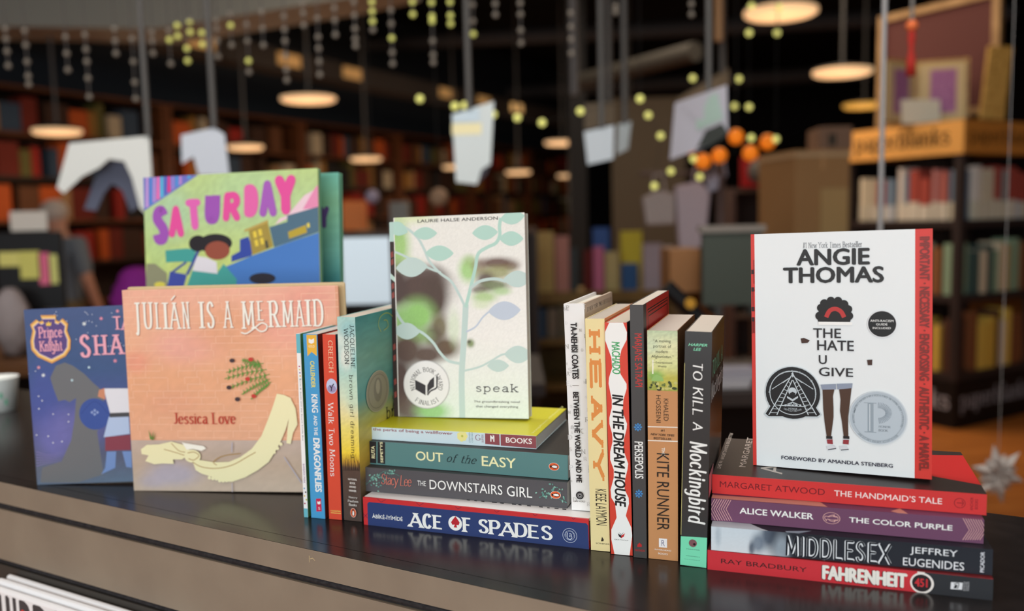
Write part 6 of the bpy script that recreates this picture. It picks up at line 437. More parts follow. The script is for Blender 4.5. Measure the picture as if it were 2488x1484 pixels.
'sat2':('face',[[0.96871,-0.24818,0.0035],[0.24784,0.96643,-0.06771],[0.01342,0.06646,0.9977],[-0.48234,1.20604,0.10991]],0.26111,0.25928,{'F':[('A',99.8,105.6,274.6,267.5,[(0,(120,196,178)),(0.25,(132,186,150)),(0.7,(110,172,160)),(1,(50,130,140))],[],(8,30),0.03,1),('T','Y',(96,70,130),'h',230.9,186.1,246.7,215.1,0,0,0)]}),
}
# ---------------------------------------------------------------- the room
EY, ES = 0.67247, -0.55838                      # front edge of the counter: y = EY + ES*x
YAW = math.atan(ES)
FL = -1.05                                       # floor level
CEIL = 3.0
p = PB(); fm = noisy('oak_floor', (196, 122, 56), (160, 92, 38), 3, .45, .3, (1, 9, 1)); p.box(-9.8, 8, -4.2, 19, FL-.1, FL, fm); structure(p.build('floor'))
blk = mat((24, 23, 25), .8, .2)
p = PB(); p.box(-9.8, 8, -4.2, 19, CEIL, CEIL+.1, blk); structure(p.build('ceiling'))
p = PB(); p.box(-9, 8, 19, 19.1, FL, CEIL, mat((26, 22, 24), .8)); structure(p.build('wall_back'))
p = PB(); p.box(8, 8.1, -4.2, 19, FL, CEIL, mat((30, 28, 32), .8)); structure(p.build('wall_right'))
p = PB(); wl = mat((34, 40, 48), .8); A0 = Vector((-9.6, -2.6, 0)); A1 = Vector((2.3, 18.8, 0)); nw = Vector((-(A1-A0).y, (A1-A0).x, 0)).normalized()
p.faces([A0+Vector((0, 0, FL)), A1+Vector((0, 0, FL)), A1+Vector((0, 0, CEIL)), A0+Vector((0, 0, CEIL)), A0+nw*.1+Vector((0, 0, FL)), A1+nw*.1+Vector((0, 0, FL)), A1+nw*.1+Vector((0, 0, CEIL)), A0+nw*.1+Vector((0, 0, CEIL))], [(0, 1, 2, 3), (4, 5, 6, 7), (0, 1, 5, 4), (3, 2, 6, 7), (0, 3, 7, 4), (1, 2, 6, 5)], wl); structure(p.build('wall_left'))
p = PB(); wf_ = mat((200, 196, 190), .8)
for x0, x1, z0, z1 in ((-9.8, -4.9, FL, CEIL), (1.7, 8, FL, CEIL), (-4.9, 1.7, FL, -.35), (-4.9, 1.7, 2.65, CEIL)): p.box(x0, x1, -4.25, -4.15, z0, z1, wf_)
structure(p.build('wall_front'))
p = PB(); fr = mat((60, 58, 56), .5)
for x in (-4.9, -2.75, -.55, 1.62): p.box(x, x+.08, -4.26, -4.14, -.35, 2.65, fr)
for z in (-.35, 2.57): p.box(-4.9, 1.7, -4.26, -4.14, z, z+.08, fr)
structure(p.build('window_1'))
# lowered pale ceiling panel over the entrance
p = PB(); q = [(-8.5, 5.7), (2.2, 4.7), (2.2, -4), (-8.5, -4)]
p.prism(q, 1.95, 2.25, lambda u, v, w: Vector((u, v, w)), mat((226, 224, 218), .8)); structure(p.build('trim_1'))
# grey bulkhead with one sloping end
p = PB(); q = [at(x, y, 6.2) for x, y in ((-400, 60), (-60, 63), (375, 69), (470, 55), (850, -6), (1000, -40), (1000, -330), (-400, -330))]
p.prism([(v.x, v.z) for v in q], 6.2, 6.7, lambda u, v, w: Vector((u, w, min(v, CEIL-.001))), mat((150, 150, 142), .8)); structure(p.build('trim_9'))
p = PB(); a = at(1490, 440, 9.6); b = at(1665, 235, 9.6); p.box(a.x, b.x, 9.6, 9.7, FL, b.z, mat((84, 75, 62), .8)); structure(p.build('wall_middle'))
# ceiling beams, ducts
for i, (x0, y0, x1, y1, z, r, c) in enumerate(((*at(1405, 215, 8.2)[:2], *at(1690, 150, 6.8)[:2], 1.55, .075, (58, 56, 52)), (-1.5, 8.5, 5, 7.8, 2.75, .09, (70, 74, 80)), (-2, 11.5, 6, 10.5, 2.6, .1, (62, 62, 66)), (.6, 4.9, 4.6, 9.5, 2.55, .05, (92, 48, 38)), (-1, 15, 7, 13, 2.4, .12, (58, 54, 54)))):
    p = PB(); p.tube((x0, y0, z), (x1, y1, z), r, mat(c, .6), 16); structure(p.build('trim_%d' % (i+2)))
p = PB(); a = at(1402, 300, 9.0); p.box(a.x-.09, a.x+.09, 8.95, 9.13, FL, CEIL, mat((18, 18, 20), .7)); structure(p.build('trim_7'))
# ---------------------------------------------------------------- the counter
ctr = thing('display_counter', 'long dark brown counter that the books stand on, front coloured lighter for window light', 'counter', (0, EY, 0), YAW)
top_m = noisy('dark_laminate', (30, 27, 27), (36, 32, 32), 60, .23, .42)
face_m = noisy('window_lit_laminate', (134, 121, 106), (142, 129, 113), 14, .5, .3, (1, 1, 1), .02)  # same laminate as the top, with window light put into its colour
rub = noisy('black_rubber', (38, 36, 38), (52, 50, 52), 220, .8, .2, (1, 1, 1), .6)
p = PB(); p.box(-3.2, 1.9, .0175, .375, -.027, 0, top_m); p.build('worktop', ctr)
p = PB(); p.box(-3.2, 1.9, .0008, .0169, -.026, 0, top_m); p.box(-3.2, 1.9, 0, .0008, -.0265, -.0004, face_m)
p.poly = None
rd = random.Random(3)
for pts in ([(-.2235, -.006), (-.2228, -.006), (-.2232, -.0125), (-.2238, -.0125)], [(-.2225, -.0085), (-.219, -.0072), (-.2185, -.0078), (-.222, -.0092)], [(-.2185, -.0075), (-.216, -.0095), (-.2165, -.0098), (-.219, -.0082)]):
    p.faces([(x, -.00006, z) for x, z in pts], [(0, 1, 2, 3)], mat((190, 170, 130), .8))
p.build('edge_band', ctr)
p = PB(); p.box(-3.2, 1.9, .004, .02, -.0345, -.027, rub); p.tube((-3.2, .0035, -.0300), (1.9, .0035, -.0300), .0032, rub, 8); p.build('groove_seal', ctr)
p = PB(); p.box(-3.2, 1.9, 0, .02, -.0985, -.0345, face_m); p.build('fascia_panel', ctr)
p = PB(); p.box(-3.2, 1.9, .005, .02, -.1055, -.0985, rub); p.tube((-3.2, .004, -.1022), (1.9, .004, -.1022), .003, rub, 8); p.build('groove_seal', ctr)
p = PB(); p.box(-3.2, 1.9, .0, .02, FL, -.1055, mat((64, 60, 56), .5)); p.box(-3.2, 1.9, .02, .36, FL, -.03, mat((40, 37, 36), .6)); p.build('cabinet', ctr)
# newspapers in the rack on the counter front
def T_ctr(u, n_, z): return Vector((u*math.cos(YAW)+n_*math.sin(YAW), EY+u*math.sin(YAW)-n_*math.cos(YAW), z))
rack = thing('newspaper_rack', 'dark wire newspaper rack mounted on the counter front', 'rack', (0, EY, 0), YAW)
p = PB(); dk = mat((60, 58, 58), .4)
p.box(-.80, -.30, -.034, -.0005, -.43, -.424, dk); p.tube((-.80, -.034, -.25), (-.30, -.034, -.25), .003, dk)
for x in (-.80, -.55, -.30): p.tube((x, -.034, -.43), (x, -.034, -.25), .003, dk); p.tube((x, -.034, -.25), (x, -.001, -.25), .003, dk)
p.build('frame', rack)
wp = mat((238, 238, 240), .7, .2)
for k, (n0, zt, lab) in enumerate(((.003, -.1105, 'folded white newspaper at the back of the rack, against the counter'), (.0125, -.1120, 'folded white newspaper in the middle of the rack, between two others'), (.0215, -.1165, 'front newspaper of the rack, with bold grey masthead letters and a red spot'))):
    nz = thing('newspaper', lab, 'newspaper', (0, EY, 0), YAW, 'newspapers in the counter rack')
    p = PB(); pts = [(n0, -.42), (n0, zt-.004), (n0+.0012, zt-.001), (n0+.004, zt), (n0+.0066, zt-.001), (n0+.0078, zt-.004), (n0+.0078, -.42)]
    n = len(pts)
    vs_ = [(-.700-.003*k, -a, b) for a, b in pts]+[(-.37, -a, b) for a, b in pts]
    p.faces(vs_, [(i, i+1, i+1+n, i+n) for i in range(n-1)]+[tuple(range(n)), tuple(range(n, 2*n)), (n-1, 0, n, 2*n-1)], wp)
    p.build('folded_sheets', nz)
    if k == 2:
        p = PB(); pr = Print(p, lambda u, v, e: Vector((u-.9, -(n0+.0078)-e, v-.5)), 2, 2, .7)
        gy = (104, 98, 100)
        for ch, x0, x1, z1 in (('H', -.6889, -.6647, -.122), ('I', -.6585, -.6518, -.122), ('P', -.6459, -.6241, -.122), ('P', -.6197, -.5915, -.122), ('O', -.591, -.560, -.121)):
            pr.text(ch, gy, 'b', (x0+.9)*1000, (z1-.075+.5)*1000, (x1+.9)*1000, (z1+.5)*1000, 0, .03)
        pr.ell((-.6395+.9)*1000, (-.144+.5)*1000, 6, 11, (226, 66, 62))
        p.build('masthead', nz)
# ---------------------------------------------------------------- the books on the counter
CRM = (226, 208, 184); WHT = (228, 224, 216)
META = {  # name, cover, spine, back, pages, depth or thickness, hard, label, rough
 'king': ('paperback_book', (96, 36, 30), (74, 160, 214), (74, 160, 214), (206, 196, 184), .098, 0, 'slim sky blue paperback spine with yellow and white letters and a gold pennant', .4),
 'walk': ('paperback_book', (34, 44, 62), (220, 78, 54), (216, 70, 50), (206, 192, 172), .128, 0, 'orange red paperback spine with white serif letters and a small moon disc', .4),
 'brown': ('paperback_book', (110, 160, 150), (150, 200, 196), (150, 200, 196), (214, 196, 172), .138, 0, 'paperback shading from pale teal through yellow to brown, grey medal on its cover', .45),
 'heavy': ('paperback_book', (214, 140, 84), (238, 222, 164), (238, 222, 164), (206, 188, 166), .138, 0, 'pale yellow paperback spine with huge orange slab letters', .45),
 'dream': ('paperback_book', (30, 26, 30), (216, 66, 46), (216, 66, 46), (220, 200, 168), .138, 0, 'red paperback spine with a white ornamental column and black letters', .45),
 'pers': ('paperback_book', (56, 50, 48), (68, 66, 66), (68, 66, 66), (226, 212, 186), .150, 0, 'tall thin charcoal paperback with blue star motifs and a red patterned cover', .45),
 'kite': ('paperback_book', (110, 76, 46), (200, 142, 92), (196, 138, 90), (216, 196, 174), .128, 0, 'thick tan paperback spine with a green dome picture at its top', .45),
 'mock': ('paperback_book', (36, 36, 36), (54, 54, 55), (50, 50, 50), (222, 206, 182), .128, 0, 'glossy black paperback with white brush lettering and a mint green foot', .25),
 'coat': ('hardcover_book', (204, 184, 164), (236, 236, 236), (232, 232, 232), (236, 230, 206), .125, 1, 'white jacketed hardcover with grey scattered letters, standing on the navy book', .35),
 'junie': ('paperback_book', (74, 128, 70), (246, 246, 246), (236, 240, 240), (200, 196, 190), .074, 0, 'very thin white paperback spine with coloured dots, leftmost of the standing spines', .4),
 'ace': ('hardcover_book', (238, 238, 240), (206, 50, 54), (206, 50, 54), (232, 226, 214), .140, 1, 'thick navy blue and red book with big white letters at the stack bottom', .35),
 'down': ('paperback_book', (64, 60, 62), (82, 80, 84), (70, 68, 70), (226, 218, 204), .138, 0, 'charcoal paperback with teal flower sprays and a pink script name on the spine', .45),
 'easy': ('paperback_book', (44, 44, 44), (88, 132, 132), (60, 90, 90), (226, 218, 204), .138, 0, 'teal green paperback with cream capitals lying above the charcoal one', .45),
 'perks': ('paperback_book', (202, 198, 34), (208, 228, 236), (208, 228, 236), (206, 202, 196), .125, 0, 'lime yellow covered paperback with pale blue spine, topmost of the lying centre stack', .4),
 'fahr': ('paperback_book', (120, 30, 34), (204, 46, 56), (204, 46, 56), (214, 200, 180), .138, 0, 'red paperback with a dark grey end and a white ringed number, lowest of its stack', .4),
 'midd': ('paperback_book', (26, 28, 36), (24, 27, 38), (24, 27, 38), (214, 200, 180), .138, 0, 'black paperback with outlined white capitals and a misty blue patch at its left end', .35),
 'purp': ('paperback_book', (112, 66, 98), (108, 64, 96), (190, 150, 140), (220, 204, 190), .128, 0, 'plum purple paperback spine with pink zigzag ends and an oval bird emblem', .5),
 'hand': ('paperback_book', (44, 38, 38), (208, 46, 46), (60, 30, 30), (214, 200, 180), .130, 0, 'red spined paperback with black and red cover, directly under the white upright book', .4),
 'hate': ('paperback_book', (231, 236, 238), (206, 50, 44), (206, 50, 44), (226, 214, 196), .028, 0, 'white cover paperback with red edge bands, upright on top of the right stack', .35),
 'speak': ('paperback_book', (240, 236, 231), (182, 212, 204), (200, 200, 190), (222, 212, 196), .016, 0, 'white and green cover paperback with pale leafy branches, upright on the lime book', .45),
 'jul': ('picture_book', (226, 158, 124), (214, 150, 120), (206, 180, 136), (226, 216, 200), .014, 1, 'peach brick patterned picture book with white capitals, standing on the counter', .4),
 'prince': ('picture_book', (58, 84, 134), (48, 70, 120), (48, 70, 120), (226, 222, 214), .011, 1, 'night blue picture book with a gold shield emblem, leftmost on the counter', .4),
 'sat': ('picture_book', (200, 224, 150), (170, 200, 130), (110, 170, 140), (226, 222, 214), .008, 1, 'lime green picture book with pink and purple capitals, raised behind the peach one', .4),
 'sat2': ('picture_book', (112, 176, 160), (110, 170, 140), (110, 170, 140), (226, 222, 214), .011, 1, 'shaded green picture book peeking out behind the lime green one', .4),
}
def rrect(u0, u1, v0, v1, r, n=4):
    out = []
    for cu_, cv_, a0 in ((u1-r, v1-r, 0), (u0+r, v1-r, 90), (u0+r, v0+r, 180), (u1-r, v0+r, 270)):
        out += [(cu_+r*math.cos(math.radians(a0+90*i/n)), cv_+r*math.sin(math.radians(a0+90*i/n))) for i in range(n+1)]
    return out
GRP = {'king': 'spines standing left of the centre stack', 'heavy': 'spines standing right of the centre stack', 'ace': 'books lying in the centre stack', 'fahr': 'books lying in the right stack', 'jul': 'picture books standing at the left'}
for ks, g_ in ((('junie', 'walk', 'brown'), 'king'), (('dream', 'pers', 'kite', 'mock', 'coat'), 'heavy'), (('down', 'easy', 'perks'), 'ace'), (('midd', 'purp', 'hand'), 'fahr'), (('prince', 'sat', 'sat2'), 'jul')):
    for k in ks: GRP[k] = GRP[g_]
for key, (mode, mt, W_, H_, planes) in BOOKS.items():
    name, cc, cs, cb, cp, dep, hard, lab, ro = META[key]
    g_ = sum(cp)/3*.97; cp = tuple(v*.5+g_*.5 for v in cp)
    root = thing(name, lab, 'book', group=GRP.get(key))
    M4 = Matrix.Identity(4)
    for i in range(3):
        for j in range(3): M4[i][j] = mt[j][i]
        M4[i][3] = mt[3][i]
    root.matrix_world = M4
    c = .0024 if hard else .0007; e = .003 if hard else .0004; D_ = dep; r = .0014 if hard else .0006
    mc, ms, mb = mat(cc, ro, .35), mat(cs, ro, .35), mat(cb, ro, .35)
    F, S, Bk, Pg = PB(), PB(), PB(), PB()
    if mode == 'stand':
        S.box(0, W_, 0, c, 0, H_, ms)
        F.prism(rrect(c, D_, 0, H_, r), W_-c, W_, lambda u, v, w: Vector((w, u, v)), mc)
        Bk.prism(rrect(c, D_, 0, H_, r), 0, c, lambda u, v, w: Vector((w, u, v)), mb)
        Pg.box(c, W_-c, c, D_-e-.0004, e, H_-e, page_mat(cp, 'X'))
        main, side = S, F
    elif mode == 'lie':
        S.box(0, W_, 0, c, 0, H_, ms)
        F.prism(rrect(0, W_, c, D_, r), H_-c, H_, lambda u, v, w: Vector((u, v, w)), mc)
        Bk.prism(rrect(0, W_, c, D_, r), 0, c, lambda u, v, w: Vector((u, v, w)), mb)
        Pg.box(e, W_-e, c, D_-e-.0004, c, H_-c, page_mat(cp, 'Z'))
        main, side = S, F
    else:
        T_ = D_
        sh = .0045 if key == 'speak' else 0
        F.prism(rrect(0, W_, 0, H_, r*1.6), 0, c, lambda u, v, w: Vector((u, w, v)), mc)
        if key == 'speak': S.prism(rrect(-.0050, 0, 0, H_-sh, .0012), .0002, T_-.002, lambda u, v, w: Vector((u, w, v)), ms)
        else: S.box(0, c, c, T_-c, 0, H_, ms)
        Bk.prism(rrect(0, W_+(.004 if key == 'jul' else 0), 0, H_+(.003 if key == 'jul' else 0), r*1.6), T_-c, T_, lambda u, v, w: Vector((u, w, v)), mb)
        Pg.box(c, W_-e-.0004, c, T_-c, e, H_-e, page_mat(cp, 'Y'))
        main, side = F, S
    TF = lambda u, v, ee: Vector((u, -ee, v)); TX = lambda u, v, ee: Vector((W_+ee, u, v)); TZ = lambda u, v, ee: Vector((u, v, H_+ee))
    stickers = []; eF = eX = .00005
    if 'F' in planes: P_ = Print(main, TF, W_, H_, ro); P_.run(planes['F']); eF = P_.e
    if 'X' in planes: P_ = Print(side, TX, D_, H_, ro); P_.run(planes['X']); eX = P_.e
    if 'Z' in planes: P_ = Print(side, TZ, W_, D_, ro); P_.run(planes['Z'])
    if key == 'speak':
        P_ = Print(S, lambda u, v, ee: Vector((u-.005, .0002-ee, v)), .005, H_-sh, ro); P_.run([('P', (74, 56, 52), [(0, 0), (5, 0), (5, 190), (0, 190)]), ('P', (190, 216, 206), [(0, 150), (5, 146), (5, 151), (0, 156)])])
        for z in (20, 34, 60, 72, 128, 138, 164, 172): P_.poly([(1, z), (4, z+2), (3.4, z+8), (.8, z+6)], (140, 66, 60))
    front_o = F.build('front_cover', root)
    for o_, nm in ((S, 'spine'), (Bk, 'back_cover'), (Pg, 'page_block')): o_.build(nm, root)
    for k, ops in planes.items():
        if '|' in k or k == 'award medal|embossed grey metallic medal':
            st = PB(); P_ = Print(st, TX if key == 'brown' else TF, D_ if key == 'brown' else W_, H_, .35, (eX if key == 'brown' else eF)+.00004); P_.run(ops)
            o_ = st.build(k.split('|')[0].replace(' ', '_').replace('anti-racism_guide_', 'guide_'), front_o); o_['label'] = k.split('|')[1]
# hidden display step that carries the raised picture books
M_ = Matrix.Rotation(math.radians(-15), 4, 'Z'); M_.translation = (-.4994, 1.165, 0)
p = PB(); p.box(.0, .28, .0, .085, .0002, .108, mat((30, 28, 28), .5)); p.box(-.004, .284, -.004, .0, .0002, .110, mat((34, 32, 32), .5))
o_ = p.build('display_riser', M4=M_); tag(o_, 'low black display riser behind the peach picture book', 'riser')
# ---------------------------------------------------------------- far left wall: bookcases
def small_book(name, w, h, d, col, page=(120, 104, 86)):
    p = PB(); mc = mat(col, .7, .2)
    p.box(0, w, 0, .003, 0, h, mc); p.box(0, .003, 0, d, 0, h, mc); p.box(w-.003, w, 0, d, 0, h, mc); p.box(.003, w-.003, .003, d-.004, .003, h-.004, mat(page, .8, .1))
    return p.build(name)
rd = random.Random(21)
BC = {'dark red': (92, 28, 18), 'orange': (160, 70, 24), 'brown': (84, 50, 28), 'ochre': (130, 92, 40), 'black': (26, 23, 23), 'tan': (140, 106, 72), 'red': (128, 30, 22), 'olive': (84, 78, 38), 'slate blue': (46, 60, 76), 'cream': (160, 146, 122), 'dark brown': (52, 32, 22)}
u_ = Vector((.556, 1, 0)).normalized(); wang = math.atan2(u_.y, u_.x); wood = noisy('dark_bookcase_wood', (96, 52, 22), (70, 36, 14), 4, .6, .25, (1, 1, 8))
wood2 = mat((40, 24, 14), .7)
base0 = Vector((-5.2+.556*(4.9-4.2), 4.9, 0)); nth = ['first', 'second', 'third', 'fourth', 'fifth', 'sixth', 'seventh', 'eighth']
UL = 1.75; proto = {}
cnt = 0
for k in range(7):
    o0 = base0+u_*(k*(UL+.02)); bc = thing('bookcase', 'tall dark wood bookcase along the far wall, %s from the left' % nth[k], 'bookcase', (o0.x, o0.y, FL), wang, 'bookcases along the far wall')
    p = PB(); p.box(0, UL, .28, .30, 0, 2.42, wood2); p.box(0, .05, 0, .28, 0, 2.42, wood); p.box(UL-.05, UL, 0, .28, 0, 2.42, wood); p.box(0, UL, 0, .3, 2.42, 2.46, wood); p.build('carcass', bc)
    for s in range(8):
        p = PB(); p.box(.05, UL-.05, .0, .28, .04+.34*s if s else .0, .065+.34*s if s else .04, wood2 if s % 2 else wood); p.build('shelf', bc)
    R_ = Matrix.Rotation(wang, 4, 'Z'); R_.translation = (o0.x, o0.y, FL)
    for s in range(3, 7):
        x = .07; 
        while x < UL-.2:
            w = rd.choice((.07, .09, .13, .17, .2)); h = rd.uniform(.20, .29); kind = rd.choice(list(BC)) if rd.random() < .62 else rd.choice(('orange', 'dark brown', 'brown', 'dark red', 'ochre', 'dark brown'))
            if rd.random() < .3: x += rd.uniform(.03, .12)
            if x+w > UL-.06: break
            kk = (kind, w)
            if kk not in proto: proto[kk] = small_book('book', w, .25, .16, BC[kind]); b = proto[kk]
            else: b = proto[kk].copy(); COL.objects.link(b)
            b.matrix_world = R_ @ Matrix.Translation((x, .03, .0655+.34*s)) @ Matrix.Diagonal((1, 1, h/.25, 1)); cnt += 1
            tag(b, '%s book on the %s shelf up of the %s wall bookcase from the left' % (kind, nth[s], nth[k]), 'book', 'books in the far wall bookcases')
            x += w+.004
# cornice with uplights above the bookcases
p = PB(); cm = mat((64, 58, 54), .7); 
def T_w(u, n_, z): return base0+u_*u+Vector((u_.y, -u_.x, 0))*n_+Vector((0, 0, z))
p.prism([(-2.5, 0), (13.5, 0), (13.5, .3), (-2.5, .3)], 1.82, 2.02, lambda u, v, w: T_w(u, .1+v, w), cm); structure(p.build('trim_8'))
for k, (px, Y) in enumerate(((60, 6.9), (320, 8.3), (495, 9.4), (645, 10.3), (870, 12.0), (975, 12.8), (1068, 13.6))):
    a = at(px, 200, Y); L_ = (a-base0); u = L_.x*u_.x+L_.y*u_.y
    t = thing('wall_washer_light', 'small warm wash light on the bookcase cornice, %s from the left' % nth[k], 'light', T_w(u, .41, 1.92), wang, 'wash lights along the cornice')
    p = PB(); p.box(-.15, .15, -.02, .02, -.06, .06, mat((226, 176, 110), .5, .2, 0, .2 if k != 6 else .7)); p.build('diffuser', t)
    p = PB(); p.box(-.17, .17, -.01, .03, .06, .075, mat((60, 56, 52), .5)); p.box(-.17, .17, -.01, .03, -.075, -.06, mat((60, 56, 52), .5)); p.build('housing', t)
# ---------------------------------------------------------------- pendant lamps
PL = [(1897, 34, 5.6, .225), (2047, 178, 6.6, .215), (749, 243, 7.6, .235), (139, 322, 6.5, .17), (596, 360, 8.0, .16), (889, 388, 9.3, .165), (1366, 348, 10.0, .20), (1259, 420, 10.6, .15), (1105, 407, 10.8, .15), (1383, 428, 12.5, .17), (1532, 374, 11.0, .18), (2100, 258, 8.6, .2)]
wh = ['nearest and largest, high above the cardboard boxes', 'just left of the framed panel', 'over the lime picture book', 'high at the far left', 'behind the curled white paper', 'small and low, right of the lime picture book', 'left of the small white sign pair', 'small, above the tall leafy cover', 'partly hidden by the narrow white poster', 'smallest, beside the dark column', 'behind the small white sign pair', 'yellowish, beside the journal tower top']
pm = mat((250, 208, 158), .5, .2, 0, .62); pm2 = mat((220, 170, 80), .5, .2, 0, .5); dkm = mat((46, 44, 44), .5)
for i, ((px, py, Y, r), w_) in enumerate(zip(PL, wh)):
    a = at(px, py, Y); t = thing('pendant_lamp', 'round flat warm glowing pendant lamp '+w_, 'lamp', a, 0, 'round pendant lamps')
    p = PB(); p.lathe([(0, -.012), (r*.9, -.012), (r, 0), (r, .02)], (0, 0, 0), pm2 if i == 11 else pm, 32); p.build('diffuser', t)
    p = PB(); p.lathe([(r, .02), (r*1.01, .035), (.08, .06), (0, .062)], (0, 0, 0), dkm, 32); p.build('shade', t)
    p = PB(); p.tube((0, 0, .06), (0, 0, CEIL-a.z), .012, mat((86, 84, 82), .5), 8); p.build('stem', t)
    ld = bpy.data.lights.new('pendant_bulb', 'POINT'); ld.energy = 5.0; ld.color = (1.0, .76, .52); ld.shadow_soft_size = .12; lo = bpy.data.objects.new('pendant_bulb', ld); COL.objects.link(lo); lo.parent = t; lo.location = (0, 0, -.34)
# ---------------------------------------------------------------- hanging signs and posters
def sheet(name, label, cat, pts, Y, col, inks=(), cords=(), group=None, th=.004, dY=0):
    """flat card hanging at depth Y; outline and printed areas built as real sheets"""
    c = at(sum(q[0] for q in pts)/len(pts), sum(q[1] for q in pts)/len(pts), Y); t = thing(name, label, cat, c, 0, group)
    xm = sum(q[0] for q in pts)/len(pts)
    def W3(q, o=0): 
        a = at(q[0], q[1], Y+dY*(q[0]-xm)/100.); return a-c+Vector((0, o, 0))
    p = PB(); n = len(pts); f = [W3(q) for q in pts]; b = [W3(q, th) for q in pts]; tr = tessellate_polygon([[Vector((q[0], q[1], 0)) for q in pts]])
    m_ = mat(col, .6, .2); p.faces(f+b, [tuple(x) for x in tr]+[tuple(n+y for y in x) for x in tr]+[(i, (i+1) % n, (i+1) % n+n, i+n) for i in range(n)], m_)
    for j, (ic, ip) in enumerate(inks):
        v = [W3(q, -.012-.001*j if dY else -.0006*(j+1)) for q in ip]; p.faces(v, [tuple(x) for x in tessellate_polygon([[Vector((q[0], q[1], 0)) for q in ip]])], mat(ic, .6, .2))
    p.build('sheet', t)
    for px, py in cords:
        p = PB(); a = W3((px, py)); p.tube(a, (a.x, a.y, CEIL-c.z), .0035*Y, mat((84, 82, 80), .5), 8); p.build('hanging_rod', t)
    return t
POS = 'signs hanging over the shop floor'
sheet('hanging_poster', 'large white hanging poster cut away around a grey scarf, behind the blue picture book', 'poster', [(168, 348), (362, 330), (376, 540), (340, 505), (320, 430), (302, 392), (265, 386), (240, 408), (200, 428), (155, 470), (138, 456)], 2.7, (214, 216, 212), (), [(360, 331)], POS)
sheet('hanging_scarf', 'blue grey scarf hanging in an arch below the cut white poster', 'scarf', [(204, 508), (228, 440), (250, 400), (272, 388), (300, 394), (318, 430), (338, 500), (318, 515), (296, 462), (272, 446), (252, 470), (234, 512)], 2.75, (86, 90, 108), (), (), None, .01)
sheet('hanging_paper', 'curled white paper hanging above the lime picture book', 'paper', [(440, 328), (520, 310), (545, 326), (557, 425), (482, 425), (470, 380), (442, 398)], 2.8, (196, 202, 212), (), [(520, 310)], POS)
sheet('hanging_poster', 'narrow white hanging poster with a pale yellow band', 'poster', [(1098, 278), (1200, 246), (1192, 400), (1158, 448), (1108, 442)], 2.9, (206, 214, 214), [((236, 226, 180), [(1098, 300), (1170, 298), (1170, 326), (1098, 328)]), ((60, 58, 66), [(1170, 412), (1192, 398), (1180, 425), (1160, 446)]), ((196, 212, 222), [(1100, 280), (1165, 262), (1165, 296), (1100, 298)])], [(1140, 266)], POS)
sheet('hanging_sign', 'small white hanging sign left of the other white one', 'sign', [(1419, 320), (1492, 304), (1490, 386), (1428, 400)], 3.2, (196, 204, 210), (), [(1462, 310)], POS)
sheet('hanging_sign', 'smallest narrow white hanging sign, right of a square one', 'sign', [(1502, 302), (1534, 294), (1526, 362), (1498, 376)], 3.6, (178, 186, 188), (), [(1518, 300)], POS)
sheet('hanging_sign', 'tan blank board hanging above the square white sign', 'sign', [(1420, 252), (1494, 246), (1494, 300), (1420, 316)], 3.9, (110, 96, 78), (), [(1480, 248)], POS)
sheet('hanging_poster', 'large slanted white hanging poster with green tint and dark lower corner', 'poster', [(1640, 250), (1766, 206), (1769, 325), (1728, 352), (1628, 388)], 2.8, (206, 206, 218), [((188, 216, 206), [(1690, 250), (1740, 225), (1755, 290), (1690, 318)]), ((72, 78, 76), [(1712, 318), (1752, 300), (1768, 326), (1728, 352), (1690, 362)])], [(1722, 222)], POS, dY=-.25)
sheet('ceiling_sign', 'tan slanted board behind the large slanted white poster', 'sign', [(1645, 240), (1770, 165), (1772, 204), (1650, 268)], 4.4, (134, 116, 92), (), [(1755, 178)], POS)
for px, y1, Y, lab in ((1395, 230, 4.6, 'thin grey hanging rod left of the dark column'), (2137, 640, 2.0, 'long grey hanging cord in front of the journal tower'), (1746, 100, 4.2, 'tan hanging rod near the large slanted poster')):
    a = at(px, y1, Y); p = PB(); p.tube((0, 0, 0), (0, 0, CEIL-a.z), .005*Y if px != 2137 else .006, mat((150, 148, 148) if px == 2137 else (100, 98, 98) if px != 1746 else (170, 130, 90), .5), 8); o_ = p.build('hanging_rod'); o_.location = a; tag(o_, lab, 'rod', 'bare hanging rods')
t = thing('tassel_ornament', 'red and orange tassel hanging in front of the framed panel', 'tassel', at(2214, 120, 2.4)); p = PB(); p.lathe([(0, .07), (.008, .06), (.010, .03), (.006, 0), (.012, -.03), (.013, -.07), (0, -.07)], (0, 0, 0), mat((170, 40, 30), .7), 12); p.build('tassel', t)
p = PB(); p.ball((0, 0, .062), .016, mat((220, 110, 60), .6)); p.build('bead', t); p = PB(); p.tube((0, 0, .07), (0, 0, CEIL-t.location.z), .005, mat((120, 116, 112), .5), 6); p.build('cord', t)
